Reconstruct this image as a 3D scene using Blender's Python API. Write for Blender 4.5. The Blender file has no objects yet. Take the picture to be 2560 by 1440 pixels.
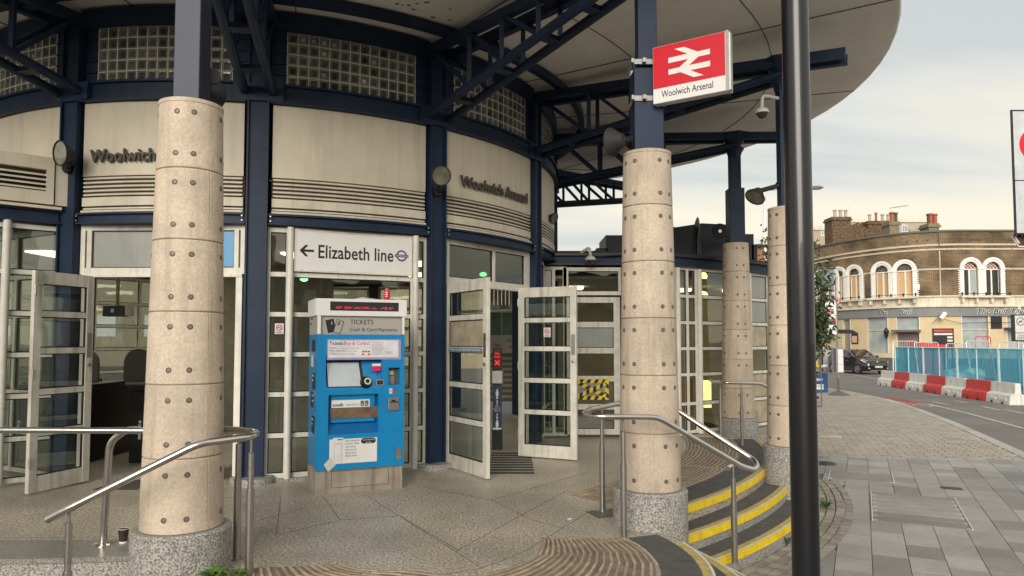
import bpy, bmesh, math, random
from mathutils import Vector, Matrix
random.seed(7)
R = math.radians
sc = bpy.context.scene
COL = sc.collection

# ------------------------------------------------------------------ camera
F, H = 1777.8, 1.54                       # focal length in photo pixels (2560 wide), eye height over the forecourt
PT = math.atan(.05); YPP = 766.1
cam = bpy.data.cameras.new('camera'); camo = bpy.data.objects.new('camera', cam); COL.objects.link(camo)
camo.location = (0, 0, H); camo.rotation_euler = (R(90) + PT, 0, 0)
cam.sensor_width = 36; cam.lens = 25.0; cam.shift_y = .018
cam.clip_start = .05; cam.clip_end = 3000
sc.camera = camo
# ------------------------------------------------------------------ sky
SUN_EL, SUN_AZ = R(20), R(192)            # azimuth clockwise from +Y: behind the camera, a little to the left
w = bpy.data.worlds.new('World'); sc.world = w; w.use_nodes = True
nt = w.node_tree; nt.nodes.clear()
def WN(t, **k):
    n = nt.nodes.new(t)
    for a, b in k.items(): setattr(n, a, b)
    return n
sky = WN('ShaderNodeTexSky', sky_type='NISHITA'); sky.sun_disc = False
sky.sun_elevation = SUN_EL; sky.sun_rotation = SUN_AZ; sky.dust_density = 3
tc = WN('ShaderNodeTexCoord'); sep = WN('ShaderNodeSeparateXYZ'); nt.links.new(tc.outputs['Generated'], sep.inputs[0])
ad = WN('ShaderNodeMath', operation='ADD'); ad.inputs[1].default_value = .22; nt.links.new(sep.outputs[2], ad.inputs[0])
mx = WN('ShaderNodeMath', operation='MAXIMUM'); mx.inputs[1].default_value = .12; nt.links.new(ad.outputs[0], mx.inputs[0])
dx = WN('ShaderNodeMath', operation='DIVIDE'); dy = WN('ShaderNodeMath', operation='DIVIDE')
nt.links.new(sep.outputs[0], dx.inputs[0]); nt.links.new(sep.outputs[1], dy.inputs[0])
nt.links.new(mx.outputs[0], dx.inputs[1]); nt.links.new(mx.outputs[0], dy.inputs[1])
cb = WN('ShaderNodeCombineXYZ'); nt.links.new(dx.outputs[0], cb.inputs[0]); nt.links.new(dy.outputs[0], cb.inputs[1])
mp = WN('ShaderNodeMapping'); mp.inputs['Rotation'].default_value = (0, 0, R(-12)); mp.inputs['Scale'].default_value = (.28, 1.1, 1)
nt.links.new(cb.outputs[0], mp.inputs[0])
nz = WN('ShaderNodeTexNoise'); nz.inputs['Scale'].default_value = 1.3; nz.inputs['Detail'].default_value = 5; nz.inputs['Roughness'].default_value = .5
nz.inputs['Distortion'].default_value = .4; nt.links.new(mp.outputs[0], nz.inputs['Vector'])
zc_ = WN('ShaderNodeMapRange'); zc_.inputs['From Min'].default_value = 0; zc_.inputs['From Max'].default_value = .45; zc_.inputs['To Min'].default_value = .13; zc_.inputs['To Max'].default_value = -.04
nt.links.new(sep.outputs[2], zc_.inputs['Value']); sm_ = WN('ShaderNodeMath', operation='ADD'); nt.links.new(nz.outputs['Fac'], sm_.inputs[0]); nt.links.new(zc_.outputs[0], sm_.inputs[1])
rp = WN('ShaderNodeValToRGB'); e = rp.color_ramp.elements
e[0].position = .42; e[0].color = (.54, .565, .545, 1); e[1].position = .63; e[1].color = (.87, .78, .62, 1)
m_ = e.new(.5); m_.color = (.68, .67, .61, 1)
nt.links.new(sm_.outputs[0], rp.inputs['Fac'])
SKYV = 5.05
ml = WN('ShaderNodeVectorMath', operation='SCALE'); ml.inputs['Scale'].default_value = SKYV; nt.links.new(rp.outputs[0], ml.inputs[0])
mix = WN('ShaderNodeMix', data_type='RGBA'); mix.inputs[0].default_value = .93
nt.links.new(sky.outputs[0], mix.inputs[6]); nt.links.new(ml.outputs[0], mix.inputs[7])
bg = WN('ShaderNodeBackground'); bg.inputs['Strength'].default_value = .10; out = WN('ShaderNodeOutputWorld')
nt.links.new(mix.outputs[2], bg.inputs[0]); nt.links.new(bg.outputs[0], out.inputs[0])
# ------------------------------------------------------------------ sun (through cloud)
sl = bpy.data.lights.new('sun', 'SUN'); sl.energy = 1.4; sl.angle = R(38); sl.color = (1, .93, .82)
so = bpy.data.objects.new('sun', sl); COL.objects.link(so)
sd = Vector((math.sin(SUN_AZ) * math.cos(SUN_EL), math.cos(SUN_AZ) * math.cos(SUN_EL), math.sin(SUN_EL)))
so.rotation_euler = sd.to_track_quat('Z', 'Y').to_euler(); so.location = (0, -10, 20)
sc.view_settings.view_transform = 'Standard'; sc.view_settings.look = 'None'
sc.view_settings.exposure = 1.25; sc.view_settings.gamma = 1; sc.view_settings.use_curve_mapping = False
sc.cycles.max_bounces = 8; sc.cycles.transparent_max_bounces = 24; sc.cycles.caustics_reflective = False; sc.cycles.caustics_refractive = False
sc.cycles.sample_clamp_indirect = 4

# ------------------------------------------------------------------ helpers
cp, sp = math.cos(PT), math.sin(PT)
def ray(px, py):
    xc = (px - 1280) / F; yc = (YPP - py) / F
    d = Vector((xc, cp - yc * sp, sp + yc * cp)); return d / d.y
def at(px, py, Y):
    d = ray(px, py); return Vector((d.x * Y, Y, H + d.z * Y))
def gnd(px, py, z=0):
    d = ray(px, py); Y = (z - H) / d.z; return Vector((d.x * Y, Y, z))

MATS = {}
def M(name, col, rough=.6, metal=0, var=.12, scale=6, bump=0, bscale=60, spec=.5, streak=0, rnd=0, dirt=(.13, .10, .07), coat=0, speck=0, sscale=160, wpos=False, spots=0):
    if name in MATS: return MATS[name]
    m = bpy.data.materials.new(name); m.use_nodes = True; n = m.node_tree; b = n.nodes['Principled BSDF']
    L = n.links.new
    def N(t, **k):
        q = n.nodes.new(t)
        for a, v in k.items(): setattr(q, a, v)
        return q
    b.inputs['Roughness'].default_value = rough; b.inputs['Metallic'].default_value = metal
    b.inputs['Specular IOR Level'].default_value = spec; b.inputs['Coat Weight'].default_value = coat
    tc = N('ShaderNodeTexCoord'); POS = N('ShaderNodeNewGeometry').outputs['Position'] if wpos else tc.outputs['Object']; no = N('ShaderNodeTexNoise'); no.inputs['Scale'].default_value = scale; no.inputs['Detail'].default_value = 6
    no.inputs['Roughness'].default_value = .62
    L(POS, no.inputs['Vector'])
    r = N('ShaderNodeValToRGB'); e = r.color_ramp.elements
    e[0].position = .3; e[1].position = .7
    e[0].color = (*[c * (1 - var) for c in col], 1); e[1].color = (*[min(1, c * (1 + var)) for c in col], 1)
    L(no.outputs['Fac'], r.inputs['Fac']); cur = r.outputs[0]
    def mixc(fac, a, bcol, blend='MIX'):
        q = N('ShaderNodeMix', data_type='RGBA', blend_type=blend)
        if isinstance(fac, (int, float)): q.inputs[0].default_value = fac
        else: L(fac, q.inputs[0])
        L(a, q.inputs[6])
        if isinstance(bcol, tuple): q.inputs[7].default_value = (*bcol, 1)
        else: L(bcol, q.inputs[7])
        return q.outputs[2]
    if speck:
        s = N('ShaderNodeTexNoise'); s.inputs['Scale'].default_value = sscale; s.inputs['Detail'].default_value = 2
        L(POS, s.inputs['Vector'])
        r2 = N('ShaderNodeValToRGB'); f = r2.color_ramp.elements; f[0].position = .38; f[1].position = .62
        f[0].color = (1 - speck, 1 - speck, 1 - speck * .97, 1); f[1].color = (1 + speck * .7, 1 + speck * .68, 1 + speck * .62, 1)
        L(s.outputs['Fac'], r2.inputs['Fac']); cur = mixc(1.0, cur, r2.outputs[0], 'MULTIPLY')
    if streak:
        mpn = N('ShaderNodeMapping'); mpn.inputs['Scale'].default_value = (9, 9, .55); L(POS, mpn.inputs[0])
        s = N('ShaderNodeTexNoise'); s.inputs['Scale'].default_value = 1.6; s.inputs['Detail'].default_value = 5; L(mpn.outputs[0], s.inputs['Vector'])
        r2 = N('ShaderNodeMapRange'); r2.inputs['From Min'].default_value = .5; r2.inputs['From Max'].default_value = .8; r2.inputs['To Max'].default_value = streak
        L(s.outputs['Fac'], r2.inputs['Value']); cur = mixc(r2.outputs[0], cur, dirt)
    if spots:
        v = N('ShaderNodeTexVoronoi'); v.inputs['Scale'].default_value = 5.5; L(POS, v.inputs['Vector']); r4 = N('ShaderNodeMapRange'); r4.inputs['From Min'].default_value = .05; r4.inputs['From Max'].default_value = .09; r4.inputs['To Min'].default_value = spots; r4.inputs['To Max'].default_value = 0
        L(v.outputs['Distance'], r4.inputs['Value']); cur = mixc(r4.outputs[0], cur, tuple(c*.45 for c in col))
        s5 = N('ShaderNodeTexNoise'); s5.inputs['Scale'].default_value = .9; s5.inputs['Detail'].default_value = 7; L(POS, s5.inputs['Vector']); r5 = N('ShaderNodeMapRange'); r5.inputs['From Min'].default_value = .5; r5.inputs['From Max'].default_value = .75; r5.inputs['To Max'].default_value = .5
        L(s5.outputs['Fac'], r5.inputs['Value']); cur = mixc(r5.outputs[0], cur, tuple(c*.6 for c in col))
    if rnd:
        oi = N('ShaderNodeObjectInfo'); r3 = N('ShaderNodeMapRange'); r3.inputs['To Min'].default_value = 1 - rnd; r3.inputs['To Max'].default_value = 1 + rnd
        L(oi.outputs['Random'], r3.inputs['Value']); q = N('ShaderNodeVectorMath', operation='SCALE'); L(cur, q.inputs[0]); L(r3.outputs[0], q.inputs['Scale']); cur = q.outputs[0]
    L(cur, b.inputs['Base Color'])
    if bump:
        s = N('ShaderNodeTexNoise'); s.inputs['Scale'].default_value = bscale; s.inputs['Detail'].default_value = 3; L(POS, s.inputs['Vector'])
        bp = N('ShaderNodeBump'); bp.inputs['Strength'].default_value = bump; bp.inputs['Distance'].default_value = .01
        L(s.outputs['Fac'], bp.inputs['Height']); L(bp.outputs[0], b.inputs['Normal'])
    MATS[name] = m; return m
def MG(name, tint=(.8, .85, .82), refl=1.0, base=.04, rough=.01):
    m = bpy.data.materials.new(name); m.use_nodes = True; n = m.node_tree; n.nodes.clear(); L = n.links.new
    o = n.nodes.new('ShaderNodeOutputMaterial'); t = n.nodes.new('ShaderNodeBsdfTransparent'); g = n.nodes.new('ShaderNodeBsdfGlossy')
    t.inputs[0].default_value = (*tint, 1); g.inputs['Roughness'].default_value = rough
    fr = n.nodes.new('ShaderNodeLayerWeight'); pw = n.nodes.new('ShaderNodeMath'); pw.operation = 'POWER'; pw.inputs[1].default_value = 3.5; L(fr.outputs['Facing'], pw.inputs[0])
    ma = n.nodes.new('ShaderNodeMath'); ma.operation = 'MULTIPLY_ADD'; ma.inputs[1].default_value = refl; ma.inputs[2].default_value = base; ma.use_clamp = True
    L(pw.outputs[0], ma.inputs[0]); mi = n.nodes.new('ShaderNodeMixShader'); L(ma.outputs[0], mi.inputs[0]); L(t.outputs[0], mi.inputs[1]); L(g.outputs[0], mi.inputs[2]); L(mi.outputs[0], o.inputs[0])
    # faint waviness of old panes
    tcn = n.nodes.new('ShaderNodeTexCoord'); nn = n.nodes.new('ShaderNodeTexNoise'); nn.inputs['Scale'].default_value = 1.5
    bp = n.nodes.new('ShaderNodeBump'); bp.inputs['Strength'].default_value = .08; bp.inputs['Distance'].default_value = .05
    L(tcn.outputs['Object'], nn.inputs['Vector']); L(nn.outputs['Fac'], bp.inputs['Height']); L(bp.outputs[0], g.inputs['Normal'])
    MATS[name] = m; return m
def ME(name, col, s):
    m = bpy.data.materials.new(name); m.use_nodes = True; b = m.node_tree.nodes['Principled BSDF']
    b.inputs['Base Color'].default_value = (*col, 1); b.inputs['Emission Color'].default_value = (*col, 1); b.inputs['Emission Strength'].default_value = s
    MATS[name] = m; return m

def tag(o, label=None, cat=None, group=None, kind=None):
    if label: o['label'] = label
    if cat: o['category'] = cat
    if group: o['group'] = group
    if kind: o['kind'] = kind
    return o
def thing(name, loc, label, cat, group=None, rz=0):
    o = bpy.data.objects.new(name, None); COL.objects.link(o); o.empty_display_size = .1
    o.location = loc; o.rotation_euler = (0, 0, rz); return tag(o, label, cat, group)
def wloc(p):
    v = Vector((0, 0, 0))
    while p is not None: v += p.location; p = p.parent
    return v
class B:
    """collects shapes; build() links them as one mesh object"""
    def __init__(s, M=None): s.v = []; s.f = []; s.M = M or Matrix(); s.mi = []; s.cm = 0
    def add(s, vs, fs):
        k = len(s.v); s.v += [s.M @ Vector(q) for q in vs]
        for f in fs: s.f.append([k + i for i in f]); s.mi.append(s.cm)
        return s
    def box(s, x0, x1, y0, y1, z0, z1):
        return s.add([(x0,y0,z0),(x1,y0,z0),(x1,y1,z0),(x0,y1,z0),(x0,y0,z1),(x1,y0,z1),(x1,y1,z1),(x0,y1,z1)],
                     [(3,2,1,0),(4,5,6,7),(0,1,5,4),(1,2,6,5),(2,3,7,6),(3,0,4,7)])
    def beam(s, a, b, wd, ht, up=(0,0,1)):
        a = Vector(a); b = Vector(b); d = (b - a).normalized(); u = Vector(up)
        if abs(d.dot(u)) > .99: u = Vector((0, 1, 0))
        x = d.cross(u).normalized() * wd / 2; y = x.cross(d).normalized() * ht / 2
        return s.add([a-x-y, a+x-y, a+x+y, a-x+y, b-x-y, b+x-y, b+x+y, b-x+y], [(3,2,1,0)[::-1],(4,5,6,7)[::-1],(0,1,5,4)[::-1],(1,2,6,5)[::-1],(2,3,7,6)[::-1],(3,0,4,7)[::-1]])
    def tube(s, pts, r, n=10, cap=True, rad=None):
        pts = [Vector(p) for p in pts]; rings = []; u = None
        for i, p in enumerate(pts):
            d = (pts[min(i+1, len(pts)-1)] - pts[max(i-1, 0)]).normalized()
            if u is None: u = d.orthogonal().normalized()
            u = (u - d * u.dot(d)).normalized(); v = d.cross(u); rr = rad[i] if rad else r
            rings.append([p + (u * math.cos(2*math.pi*k/n) + v * math.sin(2*math.pi*k/n)) * rr for k in range(n)])
        vs = [q for g in rings for q in g]; fs = []
        for i in range(len(pts) - 1):
            for k in range(n): a = i*n+k; b = i*n+(k+1) % n; fs.append((a, b, b+n, a+n))
        if cap: fs.append(tuple(range(n))[::-1]); fs.append(tuple(range((len(pts)-1)*n, len(pts)*n)))
        return s.add(vs, fs)
    def lathe(s, prof, c=(0,0,0), n=24, axis=None, cap=True):
        c = Vector(c); q = Vector((0,0,1)).rotation_difference(Vector(axis).normalized()).to_matrix() if axis is not None else Matrix.Identity(3)
        vs = []; fs = []
        for r, z in prof:
            for k in range(n): t = 2*math.pi*k/n; vs.append(c + q @ Vector((r*math.cos(t), r*math.sin(t), z)))
        for i in range(len(prof) - 1):
            for k in range(n): a = i*n+k; b = i*n+(k+1) % n; fs.append((a, b, b+n, a+n))
        if cap: fs.append(tuple(range(n))[::-1]); fs.append(tuple(range((len(prof)-1)*n, len(prof)*n)))
        return s.add(vs, fs)
    def prism(s, poly, z0, z1):
        n = len(poly); A = sum(poly[i][0]*poly[(i+1) % n][1]-poly[(i+1) % n][0]*poly[i][1] for i in range(n))
        if A < 0: poly = poly[::-1]
        return s.add([(p[0],p[1],z0) for p in poly] + [(p[0],p[1],z1) for p in poly],
                     [tuple(range(n))[::-1], tuple(range(n, 2*n))] + [(i, (i+1) % n, (i+1) % n+n, i+n) for i in range(n)])
    def arc(s, c, r0, r1, t0, t1, z0, z1, n=8, z1b=None):
        """curved block about c between radii r0<r1; angle t is 0 towards the camera (-Y), growing to +X"""
        vs = []; fs = []
        for i in range(n+1):
            t = t0 + (t1-t0)*i/n; sx, cy = math.sin(t), -math.cos(t)
            for r, z in ((r0,z0),(r1,z0),(r1,z1),(r0,z1 if z1b is None else z1b)): vs.append((c[0]+r*sx, c[1]+r*cy, z))
        for i in range(n):
            a = 4*i
            for k in range(4): fs.append((a+k, a+(k+1) % 4, a+(k+1) % 4+4, a+k+4))
        fs.append((3,2,1,0)); fs.append((4*n, 4*n+1, 4*n+2, 4*n+3))
        return s.add(vs, fs)
    def build(s, name, mat, parent=None, label=None, cat=None, group=None, kind=None, smooth=False, world=True, bevel=0, sharp=40):
        me = bpy.data.meshes.new(name)
        vs = s.v; loc = Vector((0,0,0))
        if parent is not None and world: off = wloc(parent); vs = [q - off for q in vs]
        elif parent is None:
            xs = [q.x for q in vs]; ys = [q.y for q in vs]; zs = [q.z for q in vs]
            loc = Vector(((min(xs)+max(xs))/2, (min(ys)+max(ys))/2, min(zs))); vs = [q - loc for q in vs]
        me.from_pydata(vs, [], s.f)
        for m in (mat if isinstance(mat, (list, tuple)) else [mat]): me.materials.append(m)
        if any(s.mi): me.polygons.foreach_set('material_index', s.mi)
        bm = bmesh.new(); bm.from_mesh(me); bmesh.ops.recalc_face_normals(bm, faces=bm.faces); bm.to_mesh(me); bm.free()
        if smooth:
            me.polygons.foreach_set('use_smooth', [True]*len(me.polygons)); me.set_sharp_from_angle(angle=R(sharp))
        o = bpy.data.objects.new(name, me); COL.objects.link(o); o.location = loc; o.parent = parent
        if bevel:
            bv = o.modifiers.new('edge', 'BEVEL'); bv.width = bevel; bv.segments = 2; bv.limit_method = 'ANGLE'; bv.angle_limit = R(50)
        return tag(o, label, cat, group, kind)
def inst(me, name, parent, Mx, label=None, kind=None):
    o = bpy.data.objects.new(name, me); COL.objects.link(o); o.parent = parent; o.matrix_basis = Mx; return tag(o, label, kind=kind)
def mesh_of(b, name, mat, smooth=False, sharp=40):
    me = bpy.data.meshes.new(name); me.from_pydata(b.v, [], b.f)
    for m in (mat if isinstance(mat, (list, tuple)) else [mat]): me.materials.append(m)
    if any(b.mi): me.polygons.foreach_set('material_index', b.mi)
    bm = bmesh.new(); bm.from_mesh(me); bmesh.ops.recalc_face_normals(bm, faces=bm.faces); bm.to_mesh(me); bm.free()
    if smooth: me.polygons.foreach_set('use_smooth', [True]*len(me.polygons)); me.set_sharp_from_angle(angle=R(sharp))
    return me
def copy_tree(o, parent=None):
    c = o.copy(); COL.objects.link(c); c.parent = parent
    for ch in list(o.children): copy_tree(ch, c)
    return c
def face(o, right, up=(0,0,1)):
    x = Vector(right).normalized(); y = Vector(up).normalized(); z = x.cross(y)
    m = Matrix((x, y, z)).transposed().to_4x4(); m.translation = Vector(o); return m
def smoothpath(pts, r=.08, n=5):
    pts = [Vector(p) for p in pts]; o = [pts[0]]
    for i in range(1, len(pts)-1):
        a, b, c = pts[i-1], pts[i], pts[i+1]; k = min(r, (a-b).length*.45, (c-b).length*.45)
        p0 = b + (a-b).normalized()*k; p2 = b + (c-b).normalized()*k
        for j in range(n+1): t = j/n; o.append(p0*(1-t)**2 + b*2*t*(1-t) + p2*t*t)
    return o + [pts[-1]]
def tmesh(s, size, ext=.0006, off=0, shear=0, spacing=1, fitw=None, align='LEFT'):
    c = bpy.data.curves.new('lettering', 'FONT'); c.body = s; c.size = size; c.extrude = ext; c.offset = off; c.shear = shear; c.space_character = spacing
    c.resolution_u = 3; c.align_x = align
    o = bpy.data.objects.new('tmp', c); COL.objects.link(o)
    me = bpy.data.meshes.new_from_object(o.evaluated_get(bpy.context.evaluated_depsgraph_get()))
    bpy.data.objects.remove(o); bpy.data.curves.remove(c)
    if fitw and me.vertices:
        xs = [v.co.x for v in me.vertices]; k = fitw/(max(xs)-min(xs)); x0 = min(xs)
        for v in me.vertices: v.co.x = (v.co.x-x0)*k
    me.name = 'lettering'; return me
def text(s, size, mat, Mx, parent, name='lettering', **k):
    me = tmesh(s, size, **k); me.materials.append(mat)
    return inst(me, name, parent, Mx)
def arcpoly(cx, cy, r, t0, t1, n=24): return [(cx+r*math.cos(t0+(t1-t0)*i/n), cy+r*math.sin(t0+(t1-t0)*i/n)) for i in range(n+1)]
def flat(b, poly, Mx, d=.001):
    """flat prism of a 2-D polygon laid in the plane of Mx"""
    s = B(Mx); s.prism(poly, 0, d); b.add(s.v, s.f)
def ringpoly(b, Mx, cx, cy, r0, r1, d=.001, t0=0, t1=2*math.pi, n=28):
    s = B(Mx)
    for i in range(n):
        a0 = t0+(t1-t0)*i/n; a1 = t0+(t1-t0)*(i+1)/n
        s.prism([(cx+r0*math.cos(a0), cy+r0*math.sin(a0)), (cx+r1*math.cos(a0), cy+r1*math.sin(a0)), (cx+r1*math.cos(a1), cy+r1*math.sin(a1)), (cx+r0*math.cos(a1), cy+r0*math.sin(a1))], 0, d)
    K_ = b.M; b.M = Matrix(); b.add(s.v, s.f); b.M = K_

# ------------------------------------------------------------------ materials
navy = M('navy_steel', (.012, .026, .060), .5, spec=.3, var=.25, scale=3, bump=.03, bscale=25)
navy2 = M('navy_steel_post', (.026, .036, .068), .42, spec=.35, var=.12, scale=4, streak=.25, dirt=(.03,.03,.04))
cream = M('cream_cladding', (.67, .615, .50), .5, wpos=True, var=.14, scale=1.1, streak=.35, dirt=(.36,.29,.21))
creamd = M('cream_slat', (.66, .61, .50), .5, var=.1, scale=5, streak=.3, dirt=(.25,.2,.15))
shadow_gap = M('louvre_backing', (.075, .058, .05), .8, var=.3)
conc = M('precast_concrete', (.565, .472, .378), .8, var=.17, scale=3, bump=.22, bscale=120, streak=.55, dirt=(.27,.205,.15), rnd=.10, speck=.10, sscale=55, wpos=True)
granite = M('granite', (.34, .33, .31), .55, var=.12, scale=3, speck=.6, sscale=85, bump=.05, bscale=90)
granfloor = M('granite_paving', (.44, .39, .32), .40, var=.3, scale=.8, speck=.55, sscale=48, bump=.10, bscale=70, spots=.5, wpos=True)
joint = M('joint', (.10, .09, .078), .9)
tactile_m = M('tactile_base', (.21, .165, .125), .8, var=.4, scale=7, bump=.1)
rib_m = M('tactile_rib', (.38, .30, .22), .75, var=.35, scale=9, bump=.15, rnd=.16, wpos=True)
darkband = M('anti_slip_band', (.085, .084, .086), .8, var=.25, scale=9, bump=.2, bscale=150)
yellow = M('yellow_nosing', (.88, .62, .012), .6, var=.12, scale=8, streak=.35, dirt=(.25,.17,.03))
yellowold = M('worn_yellow_edge', (.46, .37, .13), .75, var=.25, scale=14)
white_edge = M('white_edge', (.65, .63, .58), .5)
frame_m = M('frame_paint', (.72, .70, .63), .5, var=.1, scale=7, streak=.4, dirt=(.2,.16,.12))
door_m = M('door_paint', (.63, .61, .54), .5, var=.16, scale=6, streak=.65, dirt=(.18,.14,.10), bump=.05)
gasket = M('black_gasket', (.012, .012, .013), .6)
steel = M('stainless_steel', (.62, .60, .575), .2, 1, var=.06, scale=12, bump=.02)
steelb = M('brushed_steel', (.42, .40, .385), .38, 1, var=.08, scale=14)
glass = MG('pane_glass', (.86,.89,.86), 1.0, .07); gl_dark = MG('tinted_glass', (.55, .6, .58), 1.0, .06); gl_frost = M('frosted_glass', (.30, .32, .30), .25, var=.1, scale=3, streak=.2)
gl_tan = M('obscured_pane', (.42, .36, .26), .3, var=.3, scale=5, streak=.5)
black = M('black_paint', (.012, .012, .014), .4); blackm = M('matt_black', (.02, .02, .022), .75)
blue = M('bright_blue_paint', (.0, .235, .55), .36, var=.07, scale=5, coat=.15, streak=.22, dirt=(.02,.12,.24), bump=.02, bscale=20)
blue2 = M('deep_blue_paint', (.0, .12, .36), .4, var=.05)
white = M('white_paint', (.78, .78, .77), .4, var=.03); whited = M('dull_white', (.62, .61, .58), .5, var=.08)
red = M('signal_red', (.62, .012, .03), .35, var=.05); redd = M('dull_red', (.5, .03, .04), .6, var=.1)
ink = M('black_print', (.015, .015, .018), .6); inkg = M('grey_print', (.12, .12, .14), .6); inkp = M('purple_print', (.09, .05, .2), .6); inkr = M('red_print', (.55, .02, .1), .6)
greyp = M('grey_panel', (.40, .385, .355), .45, var=.04); lilac = M('lilac_card', (.36, .30, .50), .5)
beige = M('rusty_plinth_paint', (.33, .29, .24), .6, var=.25, scale=5, streak=.8, dirt=(.10,.035,.015))
bronze = M('weathered_letter', (.085, .072, .06), .6, var=.3, scale=20)
blackgloss = M('black_column_paint', (.005, .0055, .008), .36, var=.2, scale=4, coat=.4)
lens_g = M('lamp_glass', (.16, .16, .12), .12, coat=.6, var=.4, scale=9)
rust = M('rust', (.12, .035, .012), .9, var=.5, scale=30)
asphalt = M('asphalt', (.19, .175, .163), .85, var=.16, scale=.6, speck=.3, sscale=60, bump=.15, bscale=80)
# ------------------------------------------------------------------ ground
CX, CY, RD, PHI, TH0 = -3.818, 12.307, 4.548, .46677, -.2503
C2 = (CX, CY)
def pol(r, t, z=0): return Vector((CX + r*math.sin(t), CY - r*math.cos(t), z))
ZP, ZR = -.47, -.575                                  # pavement and road level
BC, BR = (-.5, 5.1), 1.865                            # bulging landing between the first two columns
KERB = [(4.0,-20),(5.2,-4),(6.3,3),(7.4,8.2),(9.16,12.7),(10.96,17.6),(12.25,21.6),(13.1,24.8),(13.7,29.2),(13.9,36),(14.0,44),(14.2,60)]
b = B(); b.box(-600, 900, -300, 1500, ZR-.5, ZR-.004); b.build('ground', M('far_ground', (.12,.11,.1), .9), kind='structure')
b = B(); b.prism(KERB + [(60,60),(60,-20)], ZR-.3, ZR); road = b.build('road', asphalt, kind='structure')
b = B(); b.prism([(-60,-20)] + KERB + [(-60,60)], ZP-.4, ZP-.028)
pave = b.build('pavement', M('pavement_bedding', (.17,.16,.15), .9, var=.2, scale=3), kind='structure')
# kerb stones
kb = thing('kerb', (9, 12, ZR), None, None); kb['kind'] = 'structure'
acc = 0
def along(pl, step, gap=.008):
    out = []; 
    P = [Vector((x, y, 0)) for x, y in pl]; L = [0]
    for i in range(1, len(P)): L.append(L[-1] + (P[i]-P[i-1]).length)
    def g(s):
        for i in range(1, len(P)):
            if s <= L[i]: return P[i-1].lerp(P[i], (s-L[i-1])/(L[i]-L[i-1]))
        return P[-1]
    s = 0
    while s + step < L[-1]: out.append((g(s), g(s+step-gap))); s += step
    return out, g, L[-1]
kst = M('kerb_stone', (.46,.43,.385), .75, var=.12, scale=4, speck=.25, rnd=.1)
for a, c in along(KERB, .92)[0]:
    if a.y < 3 or a.y > 48: continue
    n = (c-a).normalized().cross(Vector((0,0,1)))
    q = B(); q.add([(*p.xy, z) for z in (ZR-.02, ZP+.012) for p in (a-n*.19, a+n*.03, c+n*.03, c-n*.19)], [(3,2,1,0),(4,5,6,7),(0,1,5,4),(1,2,6,5),(2,3,7,6),(3,0,4,7)])
    q.build('kerb_stone', kst, kb)
# paving slabs, laid in strips running away to the kerb
UA = R(26.2); U = Vector((math.sin(UA), math.cos(UA), 0)); V = Vector((math.cos(UA), -math.sin(UA), 0))
slab_ms = [M('paving_slab', (.30,.29,.28), .72, wpos=True, spots=.5, var=.12, scale=3, rnd=.22, speck=.12, sscale=90, bump=.12, bscale=90, streak=.15),
           M('paving_slab_pale', (.36,.35,.335), .72, wpos=True, spots=.5, var=.12, scale=3, rnd=.14, speck=.12, sscale=90, bump=.12, bscale=90)]
sb = B(); sb.box(-.5,.5,-.5,.5,-.03,0); slab_me = [mesh_of(sb, 'slab', m) for m in slab_ms]
def kerb_x(y):
    for i in range(1, len(KERB)):
        if y <= KERB[i][1]: 
            t = (y-KERB[i-1][1])/(KERB[i][1]-KERB[i-1][1]); return KERB[i-1][0]+t*(KERB[i][0]-KERB[i-1][0])
    return 14
SP = .305; FARY = 12.7
def proj(p):
    y = p.y*cp + (p.z-H)*sp; return (1280+F*p.x/y, YPP-F*(-p.y*sp+(p.z-H)*cp)/y) if y > .1 else (1e6, 1e6)
cover = (gnd(2290, 1272, ZP).x, gnd(2290, 1272, ZP).y)
def in_cover(p):
    d = p - Vector((*cover, 0)); return abs(d.dot(U)) < .92 and abs(d.dot(V)) < .53
nslab = 0; mort = []
for i in range(-25, 60):
    v = i*SP; s = random.uniform(0, .5) - 4
    while s < 24:
        L = random.choice([.3,.38,.45,.45,.55,.65]); p = U*(s+L/2) + V*(v); p = p + Vector((3.2, 4.0, 0)); s += L
        px, py = proj(Vector((p.x, p.y, ZP)))
        dC = math.hypot(p.x-CX, p.y-CY); dB = math.hypot(p.x-BC[0], p.y-BC[1])
        if dC < 8.62 or dB < 2.7 or p.y > FARY - .35*(p.x-4)*.3 + .35 or p.x > kerb_x(p.y)-.25: continue
        if not (1800 < px < 2900 and py < 1640) or p.y < 3.6 or nslab > 297: continue
        m = Matrix.Translation((p.x, p.y, ZP + random.uniform(-.003, .002))) @ Matrix.Rotation(-UA, 4, 'Z') @ Matrix.Rotation(random.uniform(-.003,.003), 4, 'X') @ Matrix.Diagonal((SP-.006, L-.007, 1, 1))
        inst(slab_me[random.random() < .42], 'slab', pave, Matrix.Translation(-wloc(pave)) @ m); nslab += 1
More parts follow.
